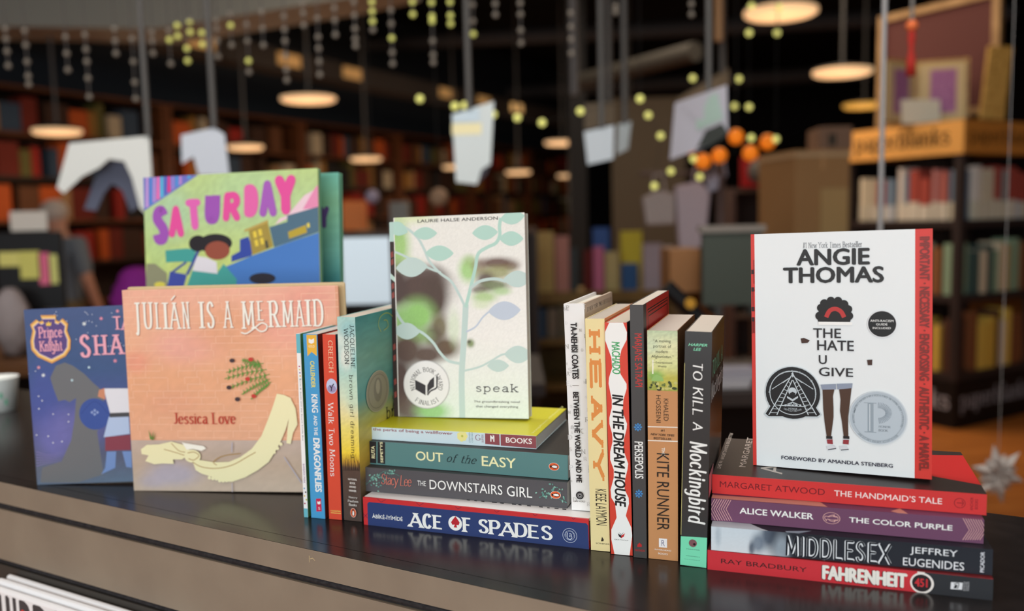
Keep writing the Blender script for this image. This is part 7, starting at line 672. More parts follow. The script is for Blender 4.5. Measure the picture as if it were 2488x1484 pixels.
# ---------------------------------------------------------------- string lights
yl = mat((226, 224, 128), .4, .3, 0, .8); gl = mat((120, 112, 102), .4, .3, 0, .22); yd = mat((200, 200, 110), .4, .3, 0, .5); bm_ = {'y': yd, 'g': gl, 's': yl}
strands = [(415, 'g75 y97 g155', 3), (432, 'y62 y88', 3), (456, 'y118 y148', 3), (462, 'g50 y52 y78', 3), (492, 'y80 y108', 3), (530, 'g50 g70 g100 g138', 3), (563, 'g35 y62 g110', 3), (605, 'g60 g100 y148 g175', 3), (640, 'g30 g70 g110', 3), (697, 'g40 g72 g100 g135 g170 g195', 3), (738, 'g10 g32 g62', 3), (777, 'g45 g90 g118 g150 g182', 3), (815, 'g20 g50 g85', 3), (864, 'g5 g38 g70 g95 g112', 3), (906, 'y5 y28 y52 g73', 3), (954, 'g25 g58 y93 g128 g155', 3), (1003, 'y5 y35', 3), (1053, 'y6 y40 y52 g100 g134 g152', 3), (1095, 'y5 y38 y58', 3), (1150, 'g12 g52 y83', 3), (1204, 'g10 g36', 3), (1266, 'g8 g35 g74 g105', 3), (1388, 'g32 g66 g96 g130', 3), (1496, 'g16 g30', 3), (1680, 'g35 g10', 3), (20, 'g70 g95 g125 g160', 3), (70, 'g75 g110 g150 g185 g205', 3), (165, 'g90 g130 g170', 3), (217, 'g85 g120 g150 g190 g235', 3), (282, 'g70 g100 g130', 3), (330, 'g95 g150 g200 g240', 3), (372, 'g80 g100 g130', 3)]
proto_b = {}
def bulb(kind, r):
    k = (kind, r)
    if k not in proto_b: p = PB(); p.ball((0, 0, 0), r, bm_[kind], 8); proto_b[k] = p.build('bulb'); return proto_b[k]
    b = proto_b[k].copy(); COL.objects.link(b); return b
cord_m = mat((84, 80, 78), .6)
for i, (px, sp, Y) in enumerate(strands):
    bl = [(b[0], int(b[1:])) for b in sp.split()]; low = max(y for _, y in bl); a = at(px, low, Y); zt = 1.94 if px < 600 else CEIL
    t = thing('string_light_strand', 'vertical strand of %d tiny bulbs hanging near the ceiling, %s' % (len(bl), 'strand %s' % ('over the blue picture book' if px < 350 else 'over the lime picture book' if px < 830 else 'over the leafy branch cover' if px < 1300 else 'over the standing spines')), 'string light', (a.x, a.y, a.z), 0, 'icicle string lights')
    p = PB(); p.tube((0, 0, 0), (0, 0, max(zt-a.z, .05)), .0022, cord_m, 6); p.build('cord', t)
    for kd, y in bl:
        q = at(px, y, Y)-a; b = bulb(kd, .0095); b.parent = t; b.location = (0, 0, q.z)
sw = [('bulb string swagged past the narrow white poster', [(1020, 240), (1105, 258), (1129, 256), (1198, 278), (1257, 286), (1317, 298), (1410, 270), (1555, 240)]), ('bulb string looping around the large slanted poster', [(1575, 280), (1605, 330), (1590, 452), (1630, 416), (1685, 386), (1700, 430), (1825, 335), (1885, 338)]), ('bulb string in the dark right of the slanted poster', [(1683, 190), (1795, 192), (1785, 258), (1820, 260), (1820, 80), (1888, 80), (1893, 18), (1826, 15)])]
for lab, pts in sw:
    t = thing('string_light', lab, 'string light', at(*pts[0], 3.4+.25*sw.index((lab, pts))), 0, 'swagged string lights'); p = PB(); P3 = [at(x, y, 3.4+.25*sw.index((lab, pts)))-t.location for x, y in pts]
    for a, b in zip(P3, P3[1:]): p.tube(a, b, .0012, mat((30, 30, 30), .6), 5)
    p.tube(P3[-1], (P3[-1].x, P3[-1].y, CEIL-t.location.z), .0012, mat((30, 30, 30), .6), 5); p.build('cord', t)
    for j, a in enumerate(P3): b = bulb('s', .014); b.parent = t; b.location = a
og = mat((230, 122, 28), .4, .2, 0, .5)
t = thing('globe_light_string', 'string of glowing orange globes below the slanted poster', 'string light', at(1780, 380, 3.8)); P3 = [at(x, y, 3.8)-t.location for x, y in ((1675, 355), (1708, 392), (1748, 378), (1788, 332), (1823, 372), (1865, 345))]
p = PB()
for a, b in zip(P3, P3[1:]): p.tube(a+Vector((0, 0, .03)), b+Vector((0, 0, .03)), .002, mat((30, 30, 30), .6), 5)
p.tube(P3[3]+Vector((0, 0, .03)), (P3[3].x, P3[3].y, CEIL-t.location.z), .002, mat((30, 30, 30), .6), 5); p.build('cord', t)
for a in P3: p = PB(); p.ball((0, 0, 0), .034, og); b = p.build('globe', t); b.location = a
# ---------------------------------------------------------------- journal tower at the right
def box_thing(name, label, cat, px0, py0, px1, py1, Y, d, col, group=None, part=None, rz=0, rough=.6):
    a = at(px0, py1, Y); b = at(px1, py0, Y); p = PB(); p.box(0, b.x-a.x, 0, d, 0, b.z-a.z, mat(col, rough, .25)); o = p.build(name, bevel=.004); o.location = a; o.rotation_euler = (0, 0, rz); return tag(o, label, cat, group)
TA = math.radians(30); tc = Vector((2.70, 5.2, FL)); S_ = .84; HT = 1.885
tw = thing('journal_tower', 'square dark shelf tower with orange header boards and rows of journals', 'shelf', tc, TA)
dkw = mat((56, 46, 44), .5); 
# local frame: corner nearest the camera at origin, +x along right face, +y along left face (back)
p = PB(); p.box(0, S_, 0, S_, 0, .30, mat((18, 17, 18), .5)); p.build('plinth', tw)
p = PB(); p.box(.28, S_-.28, .28, S_-.28, .3, HT-.2, mat((48, 36, 32), .7))
p.build('core', tw)
for zz in (.30, .78, 1.24): p = PB(); p.box(.01, S_-.01, .01, S_-.01, zz, zz+.045, dkw); p.build('shelf', tw)
for x, y in ((0, 0), (S_-.05, 0), (0, S_-.05), (S_-.05, S_-.05)): p = PB(); p.box(x, x+.05, y, y+.05, .3, HT-.2, dkw); p.build('post', tw)
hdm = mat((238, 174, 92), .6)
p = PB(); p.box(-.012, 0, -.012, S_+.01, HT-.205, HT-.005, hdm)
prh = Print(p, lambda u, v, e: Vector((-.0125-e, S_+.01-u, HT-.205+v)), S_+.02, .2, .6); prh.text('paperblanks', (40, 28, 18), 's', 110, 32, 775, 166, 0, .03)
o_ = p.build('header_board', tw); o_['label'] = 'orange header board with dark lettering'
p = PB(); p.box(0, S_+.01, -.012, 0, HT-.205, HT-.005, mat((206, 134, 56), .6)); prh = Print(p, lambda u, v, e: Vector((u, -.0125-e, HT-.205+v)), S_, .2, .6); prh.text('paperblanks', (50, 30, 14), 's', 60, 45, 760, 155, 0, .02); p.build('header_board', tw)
p = PB(); p.box(.0, S_, .0, S_, HT-.2, HT, dkw); p.build('top_board', tw)
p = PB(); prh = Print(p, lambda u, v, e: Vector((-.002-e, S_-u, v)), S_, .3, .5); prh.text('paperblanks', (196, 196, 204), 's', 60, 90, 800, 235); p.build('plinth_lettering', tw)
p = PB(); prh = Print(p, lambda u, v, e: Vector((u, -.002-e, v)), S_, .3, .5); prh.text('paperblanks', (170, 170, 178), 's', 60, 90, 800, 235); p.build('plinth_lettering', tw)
TM = Matrix.Rotation(TA, 4, 'Z'); TM.translation = tc
JC = [('white', (226, 216, 206)), ('pale red', (190, 110, 100)), ('grey', (150, 150, 148)), ('pink', (196, 130, 126)), ('sky blue', (120, 140, 160)), ('cream', (222, 210, 184)), ('brick red', (176, 80, 68))], [('tan', (206, 170, 116)), ('sage', (150, 176, 146)), ('dark teal', (70, 90, 86)), ('cream', (232, 216, 186)), ('brown', (150, 100, 64))], [('mustard', (232, 196, 90)), ('brown', (136, 84, 52)), ('cream', (236, 216, 184)), ('dark brown', (90, 58, 44)), ('ochre', (226, 186, 80))]
jn = 0
for lev, (z0, hmax) in enumerate(((1.285, .36), (.825, .36), (.345, .40))):
    for face in (0, 1):
        y = .055 if face == 0 else .19
        while y < S_-.12:
            w = rd.choice((.03, .04, .05, .06)); h = hmax*rd.uniform(.72, .92); nm, c = rd.choice(JC[lev])
            b = small_book('journal', w, h, .15, c, (200, 190, 170)); jn += 1
            # lower band (paper wrap)
            if lev == 0:
                me = b.data; pb = PB(); pb.box(-.001, w+.001, -.002, .05, .0, h*.36, mat(rd.choice(((222, 214, 196), (196, 200, 204), (214, 206, 184))), .7)); o2 = pb.build('paper_band', b)
            if face == 0: b.matrix_world = TM @ Matrix.Translation((.02, y+w, z0+.001)) @ Matrix.Rotation(-math.pi/2, 4, 'Z')
            else: b.matrix_world = TM @ Matrix.Translation((y, .02, z0+.001))
            tag(b, '%s journal spine on the %s shelf of the tower, %s face' % (nm, ('top', 'middle', 'bottom')[lev], ('lettered left' if face == 0 else 'far right')), 'journal', 'journals on the tower shelves')
            y += w+rd.uniform(.004, .03)
# on top of the tower: framed panel, open journal, card
topz = FL+HT
fp_ = thing('framed_panel', 'large dark red panel in a pale wooden frame leaning on top of the journal tower', 'panel', TM @ Vector((.35, .42, HT+.045)), math.radians(-48))
p = PB(); p.box(-.36, .37, .0, .03, .0, .74, mat((84, 40, 36), .7)); p.build('panel_board', fp_)
frm = noisy('pale_frame_wood', (176, 140, 96), (150, 116, 76), 6, .6)
for x0, x1, z0, z1 in ((.34, .385, 0, .77), (-.385, -.34, 0, .77), (-.34, .34, .725, .77), (-.34, .34, 0, .045)): p = PB(); p.box(x0, x1, -.02, .04, z0, z1, frm); p.build('frame_rail', fp_)
fp_.rotation_euler = (math.radians(-7), math.radians(-3), math.radians(-48))
oj = thing('open_journal', 'open gilt journal with purple pages standing before the framed panel', 'journal', TM @ Vector((.10, .40, HT)), math.radians(6))
gold = noisy('gilt_cover', (190, 152, 80), (150, 112, 50), 40, .4, .4); prp = noisy('purple_page', (150, 92, 140), (176, 122, 166), 60, .7)
for sx in (-1, 1):
    p = PB(); Rz = Matrix.Rotation(sx*-.45, 4, 'Z')
    def Tj(v, Rz=Rz): return Rz @ v
    x0, x1 = (-.31, -.005) if sx < 0 else (.005, .31)
    p.box(x0, x1, 0, .02, .0, .40, gold, Tj); o_ = p.build('cover', oj)
    p = PB(); p.box(x0+.02, x1-.02, -.012, 0, .02, .38, mat((206, 184, 140), .7), Tj); p.box(x0+.085, x1-.07, -.014, -.011, .07, .34, prp, Tj); p.build('page', oj)
p = PB(); p.box(-.13, .13, -.004, .004, 0, .15, mat((232, 226, 208), .6)); o_ = p.build('label_card'); o_.location = TM @ Vector((.035, .30, HT+.001)); o_.rotation_euler = (-.1, 0, math.radians(8)); tag(o_, 'blank white card standing before the open purple journal', 'card')
p = PB(); p.box(0, .14, 0, .035, 0, .44, gold); o_ = p.build('journal', bevel=.004); o_.location = TM @ Vector((.27, .06, HT+.013)); o_.rotation_euler = (0, math.radians(5), math.radians(-5)); tag(o_, 'tall gilt lattice journal standing at the right of the open purple one', 'journal')
# cartons left of the tower
def carton(label, px0, py0, px1, py1, Y, d, col, rz, flaps=True):
    a = at(px0, py1, Y); b = at(px1, py0, Y); w, h = b.x-a.x, b.z-a.z; t = thing('cardboard_box', label, 'box', a, rz); m_ = mat(col, .8, .1)
    p = PB(); p.box(0, w, 0, d, 0, h, m_); p.build('body', t, bevel=.006)
    if flaps: p = PB(); p.box(w*.47, w*.53, -.001, d, h, h+.0015, mat([c*1.15 for c in col], .6)); p.box(w*.47, w*.53, -.0015, .0, h*.8, h, mat([c*1.15 for c in col], .6)); p.build('tape_strip', t)
    return t, w, h
tb = thing('side_table', 'brown table carrying the cardboard boxes left of the tower', 'table', (1.32, 4.25, FL)); a = at(1940, 600, 4.3)
zt = a.z-FL
p = PB(); p.box(0, .50, 0, .6, zt-.04, zt, mat((92, 64, 42), .6)); p.build('table_top', tb)
for x in (.02, .43):
    for y in (.02, .53): p = PB(); p.box(x, x+.05, y, y+.05, 0, zt-.04, mat((70, 48, 34), .6)); p.build('leg', tb)
t, w, h = carton('tan cardboard box standing left of the journal tower', 1930, 362, 2074, 600, 4.32, .45, (150, 116, 78), .12); t.location.z = FL+zt+.001
p = PB(); p.box(-.004, w+.004, -.006, .455, h*.93, h*.93+.02, mat((176, 150, 116), .8)); p.build('lid', t)
p = PB(); p.box(w*.45, w*.95, -.012, -.002, h*.05, h*.6, mat((166, 138, 92), .8)); p.build('front_label', t)
t2, w2, h2 = carton('small grey brown box on top of the tan cardboard box', 1990, 285, 2070, 345, 4.45, .25, (120, 96, 80), -.1, False); t2.location.z = FL+zt+h+.004
p = PB(); p.box(w2*.28, w2*.5, -.003, -.0005, h2*.2, h2*.7, mat((50, 44, 34), .7)); p.build('printed_label', t2)
# ---------------------------------------------------------------- middle: low bookcase with face-out books
mb = thing('low_bookcase', 'low tan wooden bookcase in the middle distance behind the leafy cover', 'bookcase', at(1235, 900, 5.0)); a = mb.location.copy(); mb.location.z = FL
tz = at(1300, 712, 5.0).z-FL; tan = noisy('tan_shelf_wood', (120, 98, 56), (100, 80, 44), 5, .6, .2, (8, 1, 1)); W_ = at(1640, 700, 5.0).x-at(1235, 700, 5.0).x
p = PB(); p.box(0, W_, .38, .4, 0, tz, tan); p.box(0, .03, 0, .38, 0, tz, tan); p.box(W_-.03, W_, 0, .38, 0, tz, tan); p.build('carcass', mb)
for s in range(4): p = PB(); p.box(0, W_, -.01, .4, tz-.035-.27*s-(.03 if s == 0 else 0), tz-.27*s, tan); p.build('shelf', mb)
faces = [(1290, 562, 1345, 704, (176, 152, 96), 'tan'), (1348, 572, 1382, 704, (170, 120, 110), 'dusty pink'), (1384, 600, 1402, 704, (60, 66, 68), 'dark grey'), (1418, 606, 1438, 704, (90, 28, 26), 'maroon'), (1440, 598, 1466, 704, (176, 100, 130), 'pink'), (1437, 552, 1478, 604, (56, 84, 140), 'blue'), (1468, 610, 1502, 704, (168, 154, 108), 'beige'), (1504, 560, 1556, 640, (190, 176, 60), 'yellow'), (1508, 638, 1548, 704, (48, 84, 130), 'deep blue'), (1560, 590, 1606, 704, (160, 150, 160), 'lilac grey'), (1608, 596, 1632, 704, (190, 180, 176), 'pale grey')]
zb = FL+tz+.001
for x0, y0, x1, y1, c, nm in faces:
    up = y1 < 680; a = at(x0, 704 if not up else y1, 5.1 if not up else 5.3); b = at(x1, y0, 5.1 if not up else 5.3); h = b.z-zb
    o_ = small_book('book', b.x-a.x, h, .03, c); o_.location = (a.x, 5.06 if not up else 5.22, zb); tag(o_, '%s book standing face out on the low tan bookcase' % nm, 'book', 'face-out books on the low bookcase')
x = mb.location.x+.06; cs_ = [(150, 156, 160), (150, 156, 160), (60, 84, 110), (120, 110, 96), (110, 104, 84), (30, 70, 40), (110, 108, 96), (130, 116, 100), (90, 60, 50), (150, 140, 120), (70, 70, 80), (140, 120, 80)]
ns_ = ['silver', 'pale grey', 'steel blue', 'taupe', 'olive', 'green', 'grey', 'sand', 'rust', 'bone', 'slate', 'mustard']
for i in range(12):
    w = rd.uniform(.035, .07); o_ = small_book('book', w, rd.uniform(.16, .2), .14, cs_[i]); o_.location = (x, mb.location.y+.03, FL+tz-.27+.001); tag(o_, '%s book on the upper inner shelf of the low tan bookcase' % ns_[i], 'book', 'books inside the low bookcase'); x += w+.006
# ---------------------------------------------------------------- clutter on the desks behind the counter
def desk(label, x0, x1, y0, y1, z, col):
    t = thing('work_desk', label, 'desk', (x0, y0, FL)); p = PB(); p.box(0, x1-x0, 0, y1-y0, z-FL-.04, z-FL, mat(col, .5, .3)); p.build('desk_top', t)
    for x in (.03, x1-x0-.08):
        for y in (.03, y1-y0-.08): p = PB(); p.box(x, x+.05, y, y+.05, 0, z-FL-.04, mat((30, 28, 28), .5)); p.build('leg', t)
    p = PB(); p.box(.08, x1-x0-.08, y1-y0-.05, y1-y0-.03, .25, z-FL-.04, mat((24, 22, 24), .6)); p.build('modesty_panel', t); return t
desk('brown wooden work desk behind the blue picture book', -3.0, -1.15, 3.3, 4.2, -.22, (112, 78, 50))
desk('dark work desk behind the standing spines', .3, 1.08, 2.5, 3.1, -.22, (54, 48, 46))
desk('black work desk behind the peach picture book', -1.0, .1, 2.7, 3.3, -.22, (44, 40, 40))
def monitor(label, px0, py0, px1, py1, Y, scr, emit, zbase, back=False):
    a = at((px0+px1)/2, py1, Y); b = at(px1, py0, Y); w = 2*(b.x-a.x); h = b.z-a.z; t = thing('computer_monitor', label, 'monitor', (a.x, Y, zbase)); bk = mat((22, 22, 24), .5)
    p = PB(); p.box(-w/2-.01, w/2+.01, 0, .03, a.z-zbase-.01, a.z-zbase+h+.01, bk); p.build('casing', t, bevel=.004)
    if not back: p = PB(); p.box(-w/2, w/2, -.002, .0, a.z-zbase, a.z-zbase+h, mat(scr, .4, .3, 0, emit)); p.build('screen', t)
    p = PB(); p.box(-.02, .02, .03, .05, 0, max(a.z-zbase+h*.4, .02), bk); p.box(-.1, .1, -.06, .1, 0, .012, bk); p.build('stand', t); return t
monitor('lit pale blue computer monitor left of the leafy branch cover', 842, 575, 946, 738, 2.95, (190, 204, 214), .36, -.22)
monitor('back of a black computer monitor at the far left', 18, 568, 138, 745, 3.6, (20, 20, 22), 0, -.22, True)
for i, (x0, y0, x1, y1, c, nm) in enumerate(((-6, 612, 42, 648, (214, 206, 120), 'yellow note at the left edge'), (48, 610, 92, 678, (206, 200, 110), 'yellow note left of the pink one'), (94, 614, 116, 692, (220, 110, 140), 'pink note between two yellow ones'), (118, 618, 134, 690, (206, 204, 124), 'narrow yellow note right of the pink one'))):
    a = at(x0, y1, 3.585); b = at(x1, y0, 3.585); p = PB(); p.box(0, b.x-a.x, -.003, 0, 0, b.z-a.z, mat(c, .8, .1)); o_ = p.build('sticky_note'); o_.location = (a.x, 3.598, a.z); tag(o_, 'sticky '+nm+' on the black monitor back', 'sticky note', 'sticky notes on the monitor back')
box_thing('label_holder', 'white label card above the black monitor at the far left', 'card', 26, 512, 112, 562, 3.62, .004, (206, 198, 188))
a = at(30, 700, 3.3)
def lump(name, label, cat, px, py, Y, rx, ry, rz_, col, seed, spike=.12, rough=.8, n=14):
    r_ = random.Random(seed); c = at(px, py, Y); p = PB(); vs_ = []; fs = []
    for j in range(n+1):
        th = math.pi*j/n
        for i in range(2*n):
            ph = math.pi*i/n; k = 1+r_.uniform(-spike, spike)*math.sin(th); vs_.append((rx*k*math.sin(th)*math.cos(ph), ry*k*math.sin(th)*math.sin(ph), -rz_*k*math.cos(th)))
    fs = [(j*2*n+i, j*2*n+(i+1) % (2*n), (j+1)*2*n+(i+1) % (2*n), (j+1)*2*n+i) for j in range(n) for i in range(2*n)]
    p.faces(vs_, fs, mat(col, rough, .2), True); o = p.build(name); o.location = c; return tag(o, label, cat)
o_ = lump('paper_bag', 'crumpled pale grey paper bag below the sticky notes', 'bag', 22, 695, 3.5, .07, .06, .14, (156, 146, 146), 4); o_.location.z = -.22+.15
o_ = lump('tote_bag', 'purple cloth bag left of the lime picture book', 'bag', 335, 690, 3.6, .11, .08, .17, (120, 30, 120), 5); o_.location.z = -.22+.19
cup = thing('paper_cup', 'white paper cup with green print at the left end of the counter', 'cup', (-.868, 1.44, .0003)); p = PB(); p.lathe([(0, .002), (.022, .0), (.029, .055), (.030, .057), (.028, .057), (.0215, .004)], (0, 0, 0), mat((224, 226, 222), .6), 24); p.build('body', cup)
p = PB()
for k in range(7):
    a = -math.pi/2+(k-3)*.28; p.lathe([(.0, 0), (.001, 0)], (0, 0, 0), mat((90, 160, 130), .6), 4) if 0 else None
    z = .012+.012*((k*2) % 3); rr = .0225+.0068*z/.055+.0003
    p.faces([((rr+.0004)*math.cos(a+s*.09), (rr+.0004)*math.sin(a+s*.09), z+t_) for s, t_ in ((-1, 0), (1, 0), (1, .012), (-1, .012))], [(0, 1, 2, 3)], mat((96, 160, 132), .6))
p.build('printed_band', cup)
box_thing('storage_box', 'orange box on the shelf left of the leafy branch cover', 'box', 832, 488, 882, 560, 4.6, .12, (206, 116, 56))
ws = thing('wall_shelf_unit', 'dark open shelf unit behind the pale monitor', 'shelf', at(800, 800, 4.5)); ws.location.z = FL
zs = at(850, 562, 4.6).z-FL; p = PB(); p.box(0, 1.1, 0, .3, zs-.03, zs-.002, mat((70, 48, 32), .6)); p.build('shelf', ws)
for x in (0, 1.06): p = PB(); p.box(x, x+.04, 0, .3, 0, zs-.03, mat((40, 30, 26), .6)); p.build('side_panel', ws)
p = PB(); p.box(.04, 1.06, .28, .3, 0, zs-.03, mat((34, 26, 22), .6)); p.build('back_panel', ws)
box_thing('storage_box', 'grey white box beside the orange one', 'box', 948, 490, 990, 562, 4.62, .1, (120, 118, 112)); 
for px, py, r, c, lab in ((905, 478, .036, (150, 140, 158), 'lilac paper ball hanging above the pale lit monitor'), (1066, 480, .048, (150, 122, 98), 'tan paper ball hanging just above the leafy branch cover')):
    t = thing('paper_ball', lab, 'ornament', at(px, py, 4.4), 0, 'hanging paper balls'); p = PB(); p.ball((0, 0, 0), r, mat(c, .7)); p.build('ball', t); p = PB(); p.tube((0, 0, r), (0, 0, CEIL-t.location.z), .0012, mat((60, 58, 56), .6), 5); p.build('thread', t)
# hanging bags
for i, (pts, Y, c, lab) in enumerate((([(1560, 480), (1600, 462), (1640, 470), (1640, 545), (1570, 548)], 3.9, (150, 138, 134), 'grey tote bag hanging at the left of three'), ([(1640, 452), (1700, 440), (1725, 470), (1712, 600), (1650, 610)], 3.9, (164, 150, 156), 'long lilac grey tote bag hanging between two others'), ([(1722, 428), (1748, 424), (1744, 462), (1716, 470)], 3.9, (140, 140, 154), 'smallest bluish pouch hanging at the right of three'))):
    c0_ = at(sum(q[0] for q in pts)/5 if len(pts) == 5 else 1732, sum(q[1] for q in pts)/len(pts), Y); t = thing('tote_bag', lab, 'bag', c0_, 0, 'bags hanging on the stand'); p = PB(); n = len(pts)
    f = [at(x, y, Y)-c0_+Vector((0, -.02, 0)) for x, y in pts]; b = [at(x, y, Y)-c0_+Vector((0, .04, 0)) for x, y in pts]; p.faces(f+b, [tuple(range(n)), tuple(range(n, 2*n))]+[(k, (k+1) % n, (k+1) % n+n, k+n) for k in range(n)], mat(c, .9, .1)); p.build('body', t, bevel=.012)
    p = PB(); tp = max(f, key=lambda v: v.z); pp = [Vector((tp.x-.03, 0, tp.z-.01)), Vector((tp.x-.02, 0, tp.z+.07)), Vector((tp.x+.02, 0, tp.z+.07)), Vector((tp.x+.03, 0, tp.z-.01))]
    for a, b2 in zip(pp, pp[1:]): p.tube(a, b2, .005, mat(c, .9), 6)
    p.build('handle', t)
st = thing('coat_stand', 'slim brown stand carrying the hanging bags', 'stand', (at(1765, 400, 3.95).x, 4.06, FL)); p = PB(); p.tube((0, 0, 0), (0, 0, at(1765, 395, 4.02).z-FL), .022, mat((86, 70, 66), .6)); p.build('post', st)
zr = at(1700, 418, 3.95).z-FL; p = PB(); p.tube((at(1560, 400, 3.9).x-st.location.x, -.1, zr), (.0, 0, zr), .01, mat((86, 70, 66), .6)); p.build('arm', st)
p = PB(); p.lathe([(0, .0), (.2, 0), (.2, .02), (.03, .04), (0, .04)], (0, 0, 0), mat((60, 50, 48), .6)); p.build('base', st)
o_ = box_thing('cardboard_box', 'brown cardboard box standing behind the tall charcoal spine', 'box', 1628, 604, 1702, 712, 3.0, .2, (140, 96, 58)); 
gb = thing('display_board', 'dark green board with a grey top rail left of the white cover', 'board', at(1708, 742, 2.85)); a = at(1852, 562, 2.85)-gb.location
p = PB(); p.box(0, a.x, 0, .03, 0, a.z, mat((66, 72, 64), .6)); p.build('panel', gb); p = PB(); p.box(-.01, a.x+.01, -.01, .04, a.z, a.z+.022, mat((128, 120, 112), .5)); p.build('top_rail', gb)
for x in (.03, a.x-.05): p = PB(); p.box(x, x+.02, -.05, .08, -.03-.0, 0, mat((60, 60, 58), .5)); p.build('foot', gb)
sc_ = thing('barcode_scanner', 'black handheld scanner with a yellow disc behind the tan spine', 'scanner', at(1668, 735, 2.3)); bk = mat((22, 22, 24), .4)
p = PB(); p.tube((-.055, 0, .045), (.045, 0, -.055), .022, bk, 12); p.build('body', sc_); p = PB(); p.tube((.035, 0, -.045), (.045, .02, -.30), .016, bk, 12); p.build('handle', sc_); p = PB(); p.tube((.005, -.028, .0), (.005, -.018, .0), .014, mat((190, 140, 40), .5), 14); p.build('disc_label', sc_)
for k in range(4):
    a = at(1705, 800-14*k, 2.55); p = PB(); p.box(0, .145, 0, .1, 0, .012, mat((176-8*k, 174-8*k, 178-6*k), .7)); o_ = p.build('paper_stack', bevel=.001); o_.location = (a.x+.01*k, 2.55+.01*k, -.2185+.0125*k+.0); tag(o_, '%s pad of grey white paper in the pile behind the black spine' % ('lowest', 'second', 'third', 'topmost')[k], 'paper pad', 'paper pads piled on the dark desk')
lump('ornament', 'small purple pompom left of the white cover', 'ornament', 1822, 780, 2.7, .018, .018, .022, (150, 50, 160), 9).location.z = -.22+.022
t = thing('red_poster', 'dark red poster with a grey blob in the middle, right background', 'poster', at(1800, 455, 6.0)); a = at(1902, 378, 6.0)-t.location
p = PB(); p.box(0, a.x, 0, .02, 0, a.z, mat((140, 10, 14), .6)); p.build('poster_sheet', t); p = PB(); p.lathe([(0, .0), (.05, 0), (.085, .0), (.085, .004), (0, .004)], (0, 0, 0), mat((84, 80, 76), .6), 24); o_ = p.build('printed_blob', t); o_.rotation_euler = (math.pi/2, 0, 0); o_.location = (a.x*.45, 0, a.z*.5)
ps = thing('shelf_rack', 'brown shelf rack under the dark red poster', 'shelf', (at(1770, 500, 6.1).x, 6.06, FL)); zz = at(1800, 456, 6.06).z-FL
for x in (0, .5): p = PB(); p.box(x, x+.04, 0, .3, 0, zz, mat((76, 58, 54), .6)); p.build('side_panel', ps)
for z in (.3, .62, .94, zz-.03): p = PB(); p.box(.04, .5, 0, .3, z, z+.025, mat((92, 78, 68), .6)); p.build('shelf', ps)
p = PB(); p.box(0, .54, .29, .31, 0, zz, mat((50, 38, 36), .7)); p.build('back_panel', ps)
for i, (c, nm) in enumerate((((120, 100, 90), 'taupe'), ((70, 40, 44), 'wine'), ((60, 66, 84), 'navy grey'), ((150, 130, 110), 'sand'), ((96, 80, 70), 'brown'))):
    o_ = small_book('book', .07, .2, .16, c); o_.location = (ps.location.x+.06+.085*i, 6.10, FL+.966); tag(o_, '%s book on the rack under the red poster' % nm, 'book', 'books on the rack under the red poster')
# paper snowflake at the right
sf = thing('paper_snowflake', 'white folded paper snowflake hanging beside the right stack', 'ornament', at(2425, 1152, 1.9), math.radians(10)); wm = mat((186, 178, 172), .8, .1)
p = PB()
for k in range(12):
    a = math.pi*2*k/12+.2; r_ = .072 if k % 2 else .05; d = Vector((math.cos(a), 0, math.sin(a))); e_ = Vector((-d.z, 0, d.x)); y = Vector((0, 1, 0))
    P_ = [Vector((0, 0, 0)), d*r_*.55+e_*.013, d*r_, d*r_*.55-e_*.013, d*r_*.5+y*.013, d*r_*.5-y*.013]
    p.faces(P_, [(0, 1, 4), (1, 2, 4), (2, 3, 4), (3, 0, 4), (0, 5, 1), (1, 5, 2), (2, 5, 3), (3, 5, 0)], wm)
p.build('star', sf); p = PB(); p.tube((0, 0, .05), (0, 0, CEIL-sf.location.z), .0006, mat((170, 168, 166), .6), 5); p.build('thread', sf)
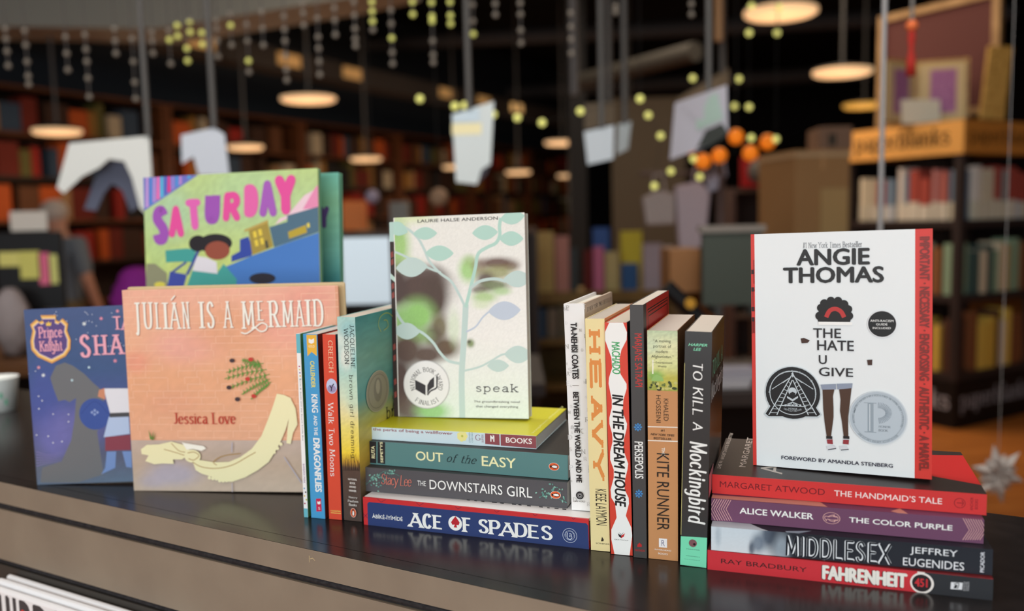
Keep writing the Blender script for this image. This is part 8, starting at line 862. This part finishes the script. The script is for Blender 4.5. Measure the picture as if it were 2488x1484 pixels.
# ---------------------------------------------------------------- far person among the shelves
pa = at(152, 700, 6.2); pr_ = thing('person', 'distant person in a grey shirt and khaki trousers standing between desks and bookcases', 'person', (pa.x, 6.2, FL), math.radians(160)); pr_.scale = (.89, .89, .89)
def skin(name, nodes, edges, m_, parent, lv=2):
    me = bpy.data.meshes.new(name); me.from_pydata([n[:3] for n in nodes], edges, []); o = bpy.data.objects.new(name, me); COL.objects.link(o); o.parent = parent
    sk = o.modifiers.new('skin', 'SKIN'); 
    for v, n in zip(me.skin_vertices[0].data, nodes): v.radius = (n[3], n[4] if len(n) > 4 else n[3])
    me.skin_vertices[0].data[0].use_root = True
    s = o.modifiers.new('sub', 'SUBSURF'); s.levels = lv; s.render_levels = lv; me.materials.append(m_); return o
nd = [(0, 0, .95, .10, .07), (0, 0, 1.15, .10, .07), (0, 0, 1.36, .13, .08), (0, 0, 1.45, .09, .07), (0, .0, 1.50, .06), (0, .01, 1.58, .085, .10), (0, .01, 1.67, .07, .085)]
ed = [(0, 1), (1, 2), (2, 3), (3, 4), (4, 5), (5, 6)]
for sx in (-1, 1):
    n = len(nd); nd += [(sx*.2, 0, 1.40, .065), (sx*.27, .01, 1.13, .048), (sx*.25, -.10, .90, .036), (sx*.245, -.14, .83, .03), (sx*.1, 0, .85, .06), (sx*.11, -.02, .5, .045), (sx*.11, .02, .09, .042), (sx*.12, -.14, .04, .035)]
    ed += [(2, n), (n, n+1), (n+1, n+2), (n+2, n+3), (0, n+4), (n+4, n+5), (n+5, n+6), (n+6, n+7)]
skin('body', nd, ed, mat((176, 130, 108), .7), pr_)
nd = [(0, 0, .80, .19, .15), (0, 0, .95, .175, .135), (0, 0, 1.15, .155, .115), (0, 0, 1.36, .195, .125), (0, 0, 1.44, .10, .085)]; ed = [(0, 1), (1, 2), (2, 3), (3, 4)]
for sx in (-1, 1): n = len(nd); nd += [(sx*.2, 0, 1.40, .08), (sx*.265, .01, 1.12, .065)]; ed += [(3, n), (n, n+1)]
skin('shirt', nd, ed, mat((96, 104, 112), .8), pr_)
nd = [(0, 0, 1.02, .168, .128), (0, 0, .93, .17, .13)]; ed = [(0, 1)]
for sx in (-1, 1): n = len(nd); nd += [(sx*.1, 0, .83, .105), (sx*.11, -.02, .5, .075), (sx*.11, .02, .12, .062)]; ed += [(1, n), (n, n+1), (n+1, n+2)]
skin('trousers', nd, ed, mat((96, 82, 56), .8), pr_)
p = PB(); p.ball((0, .025, 1.66), .105, mat((170, 160, 152), .8), 12, (.95, 1.05, .9)); p.build('hair', pr_)
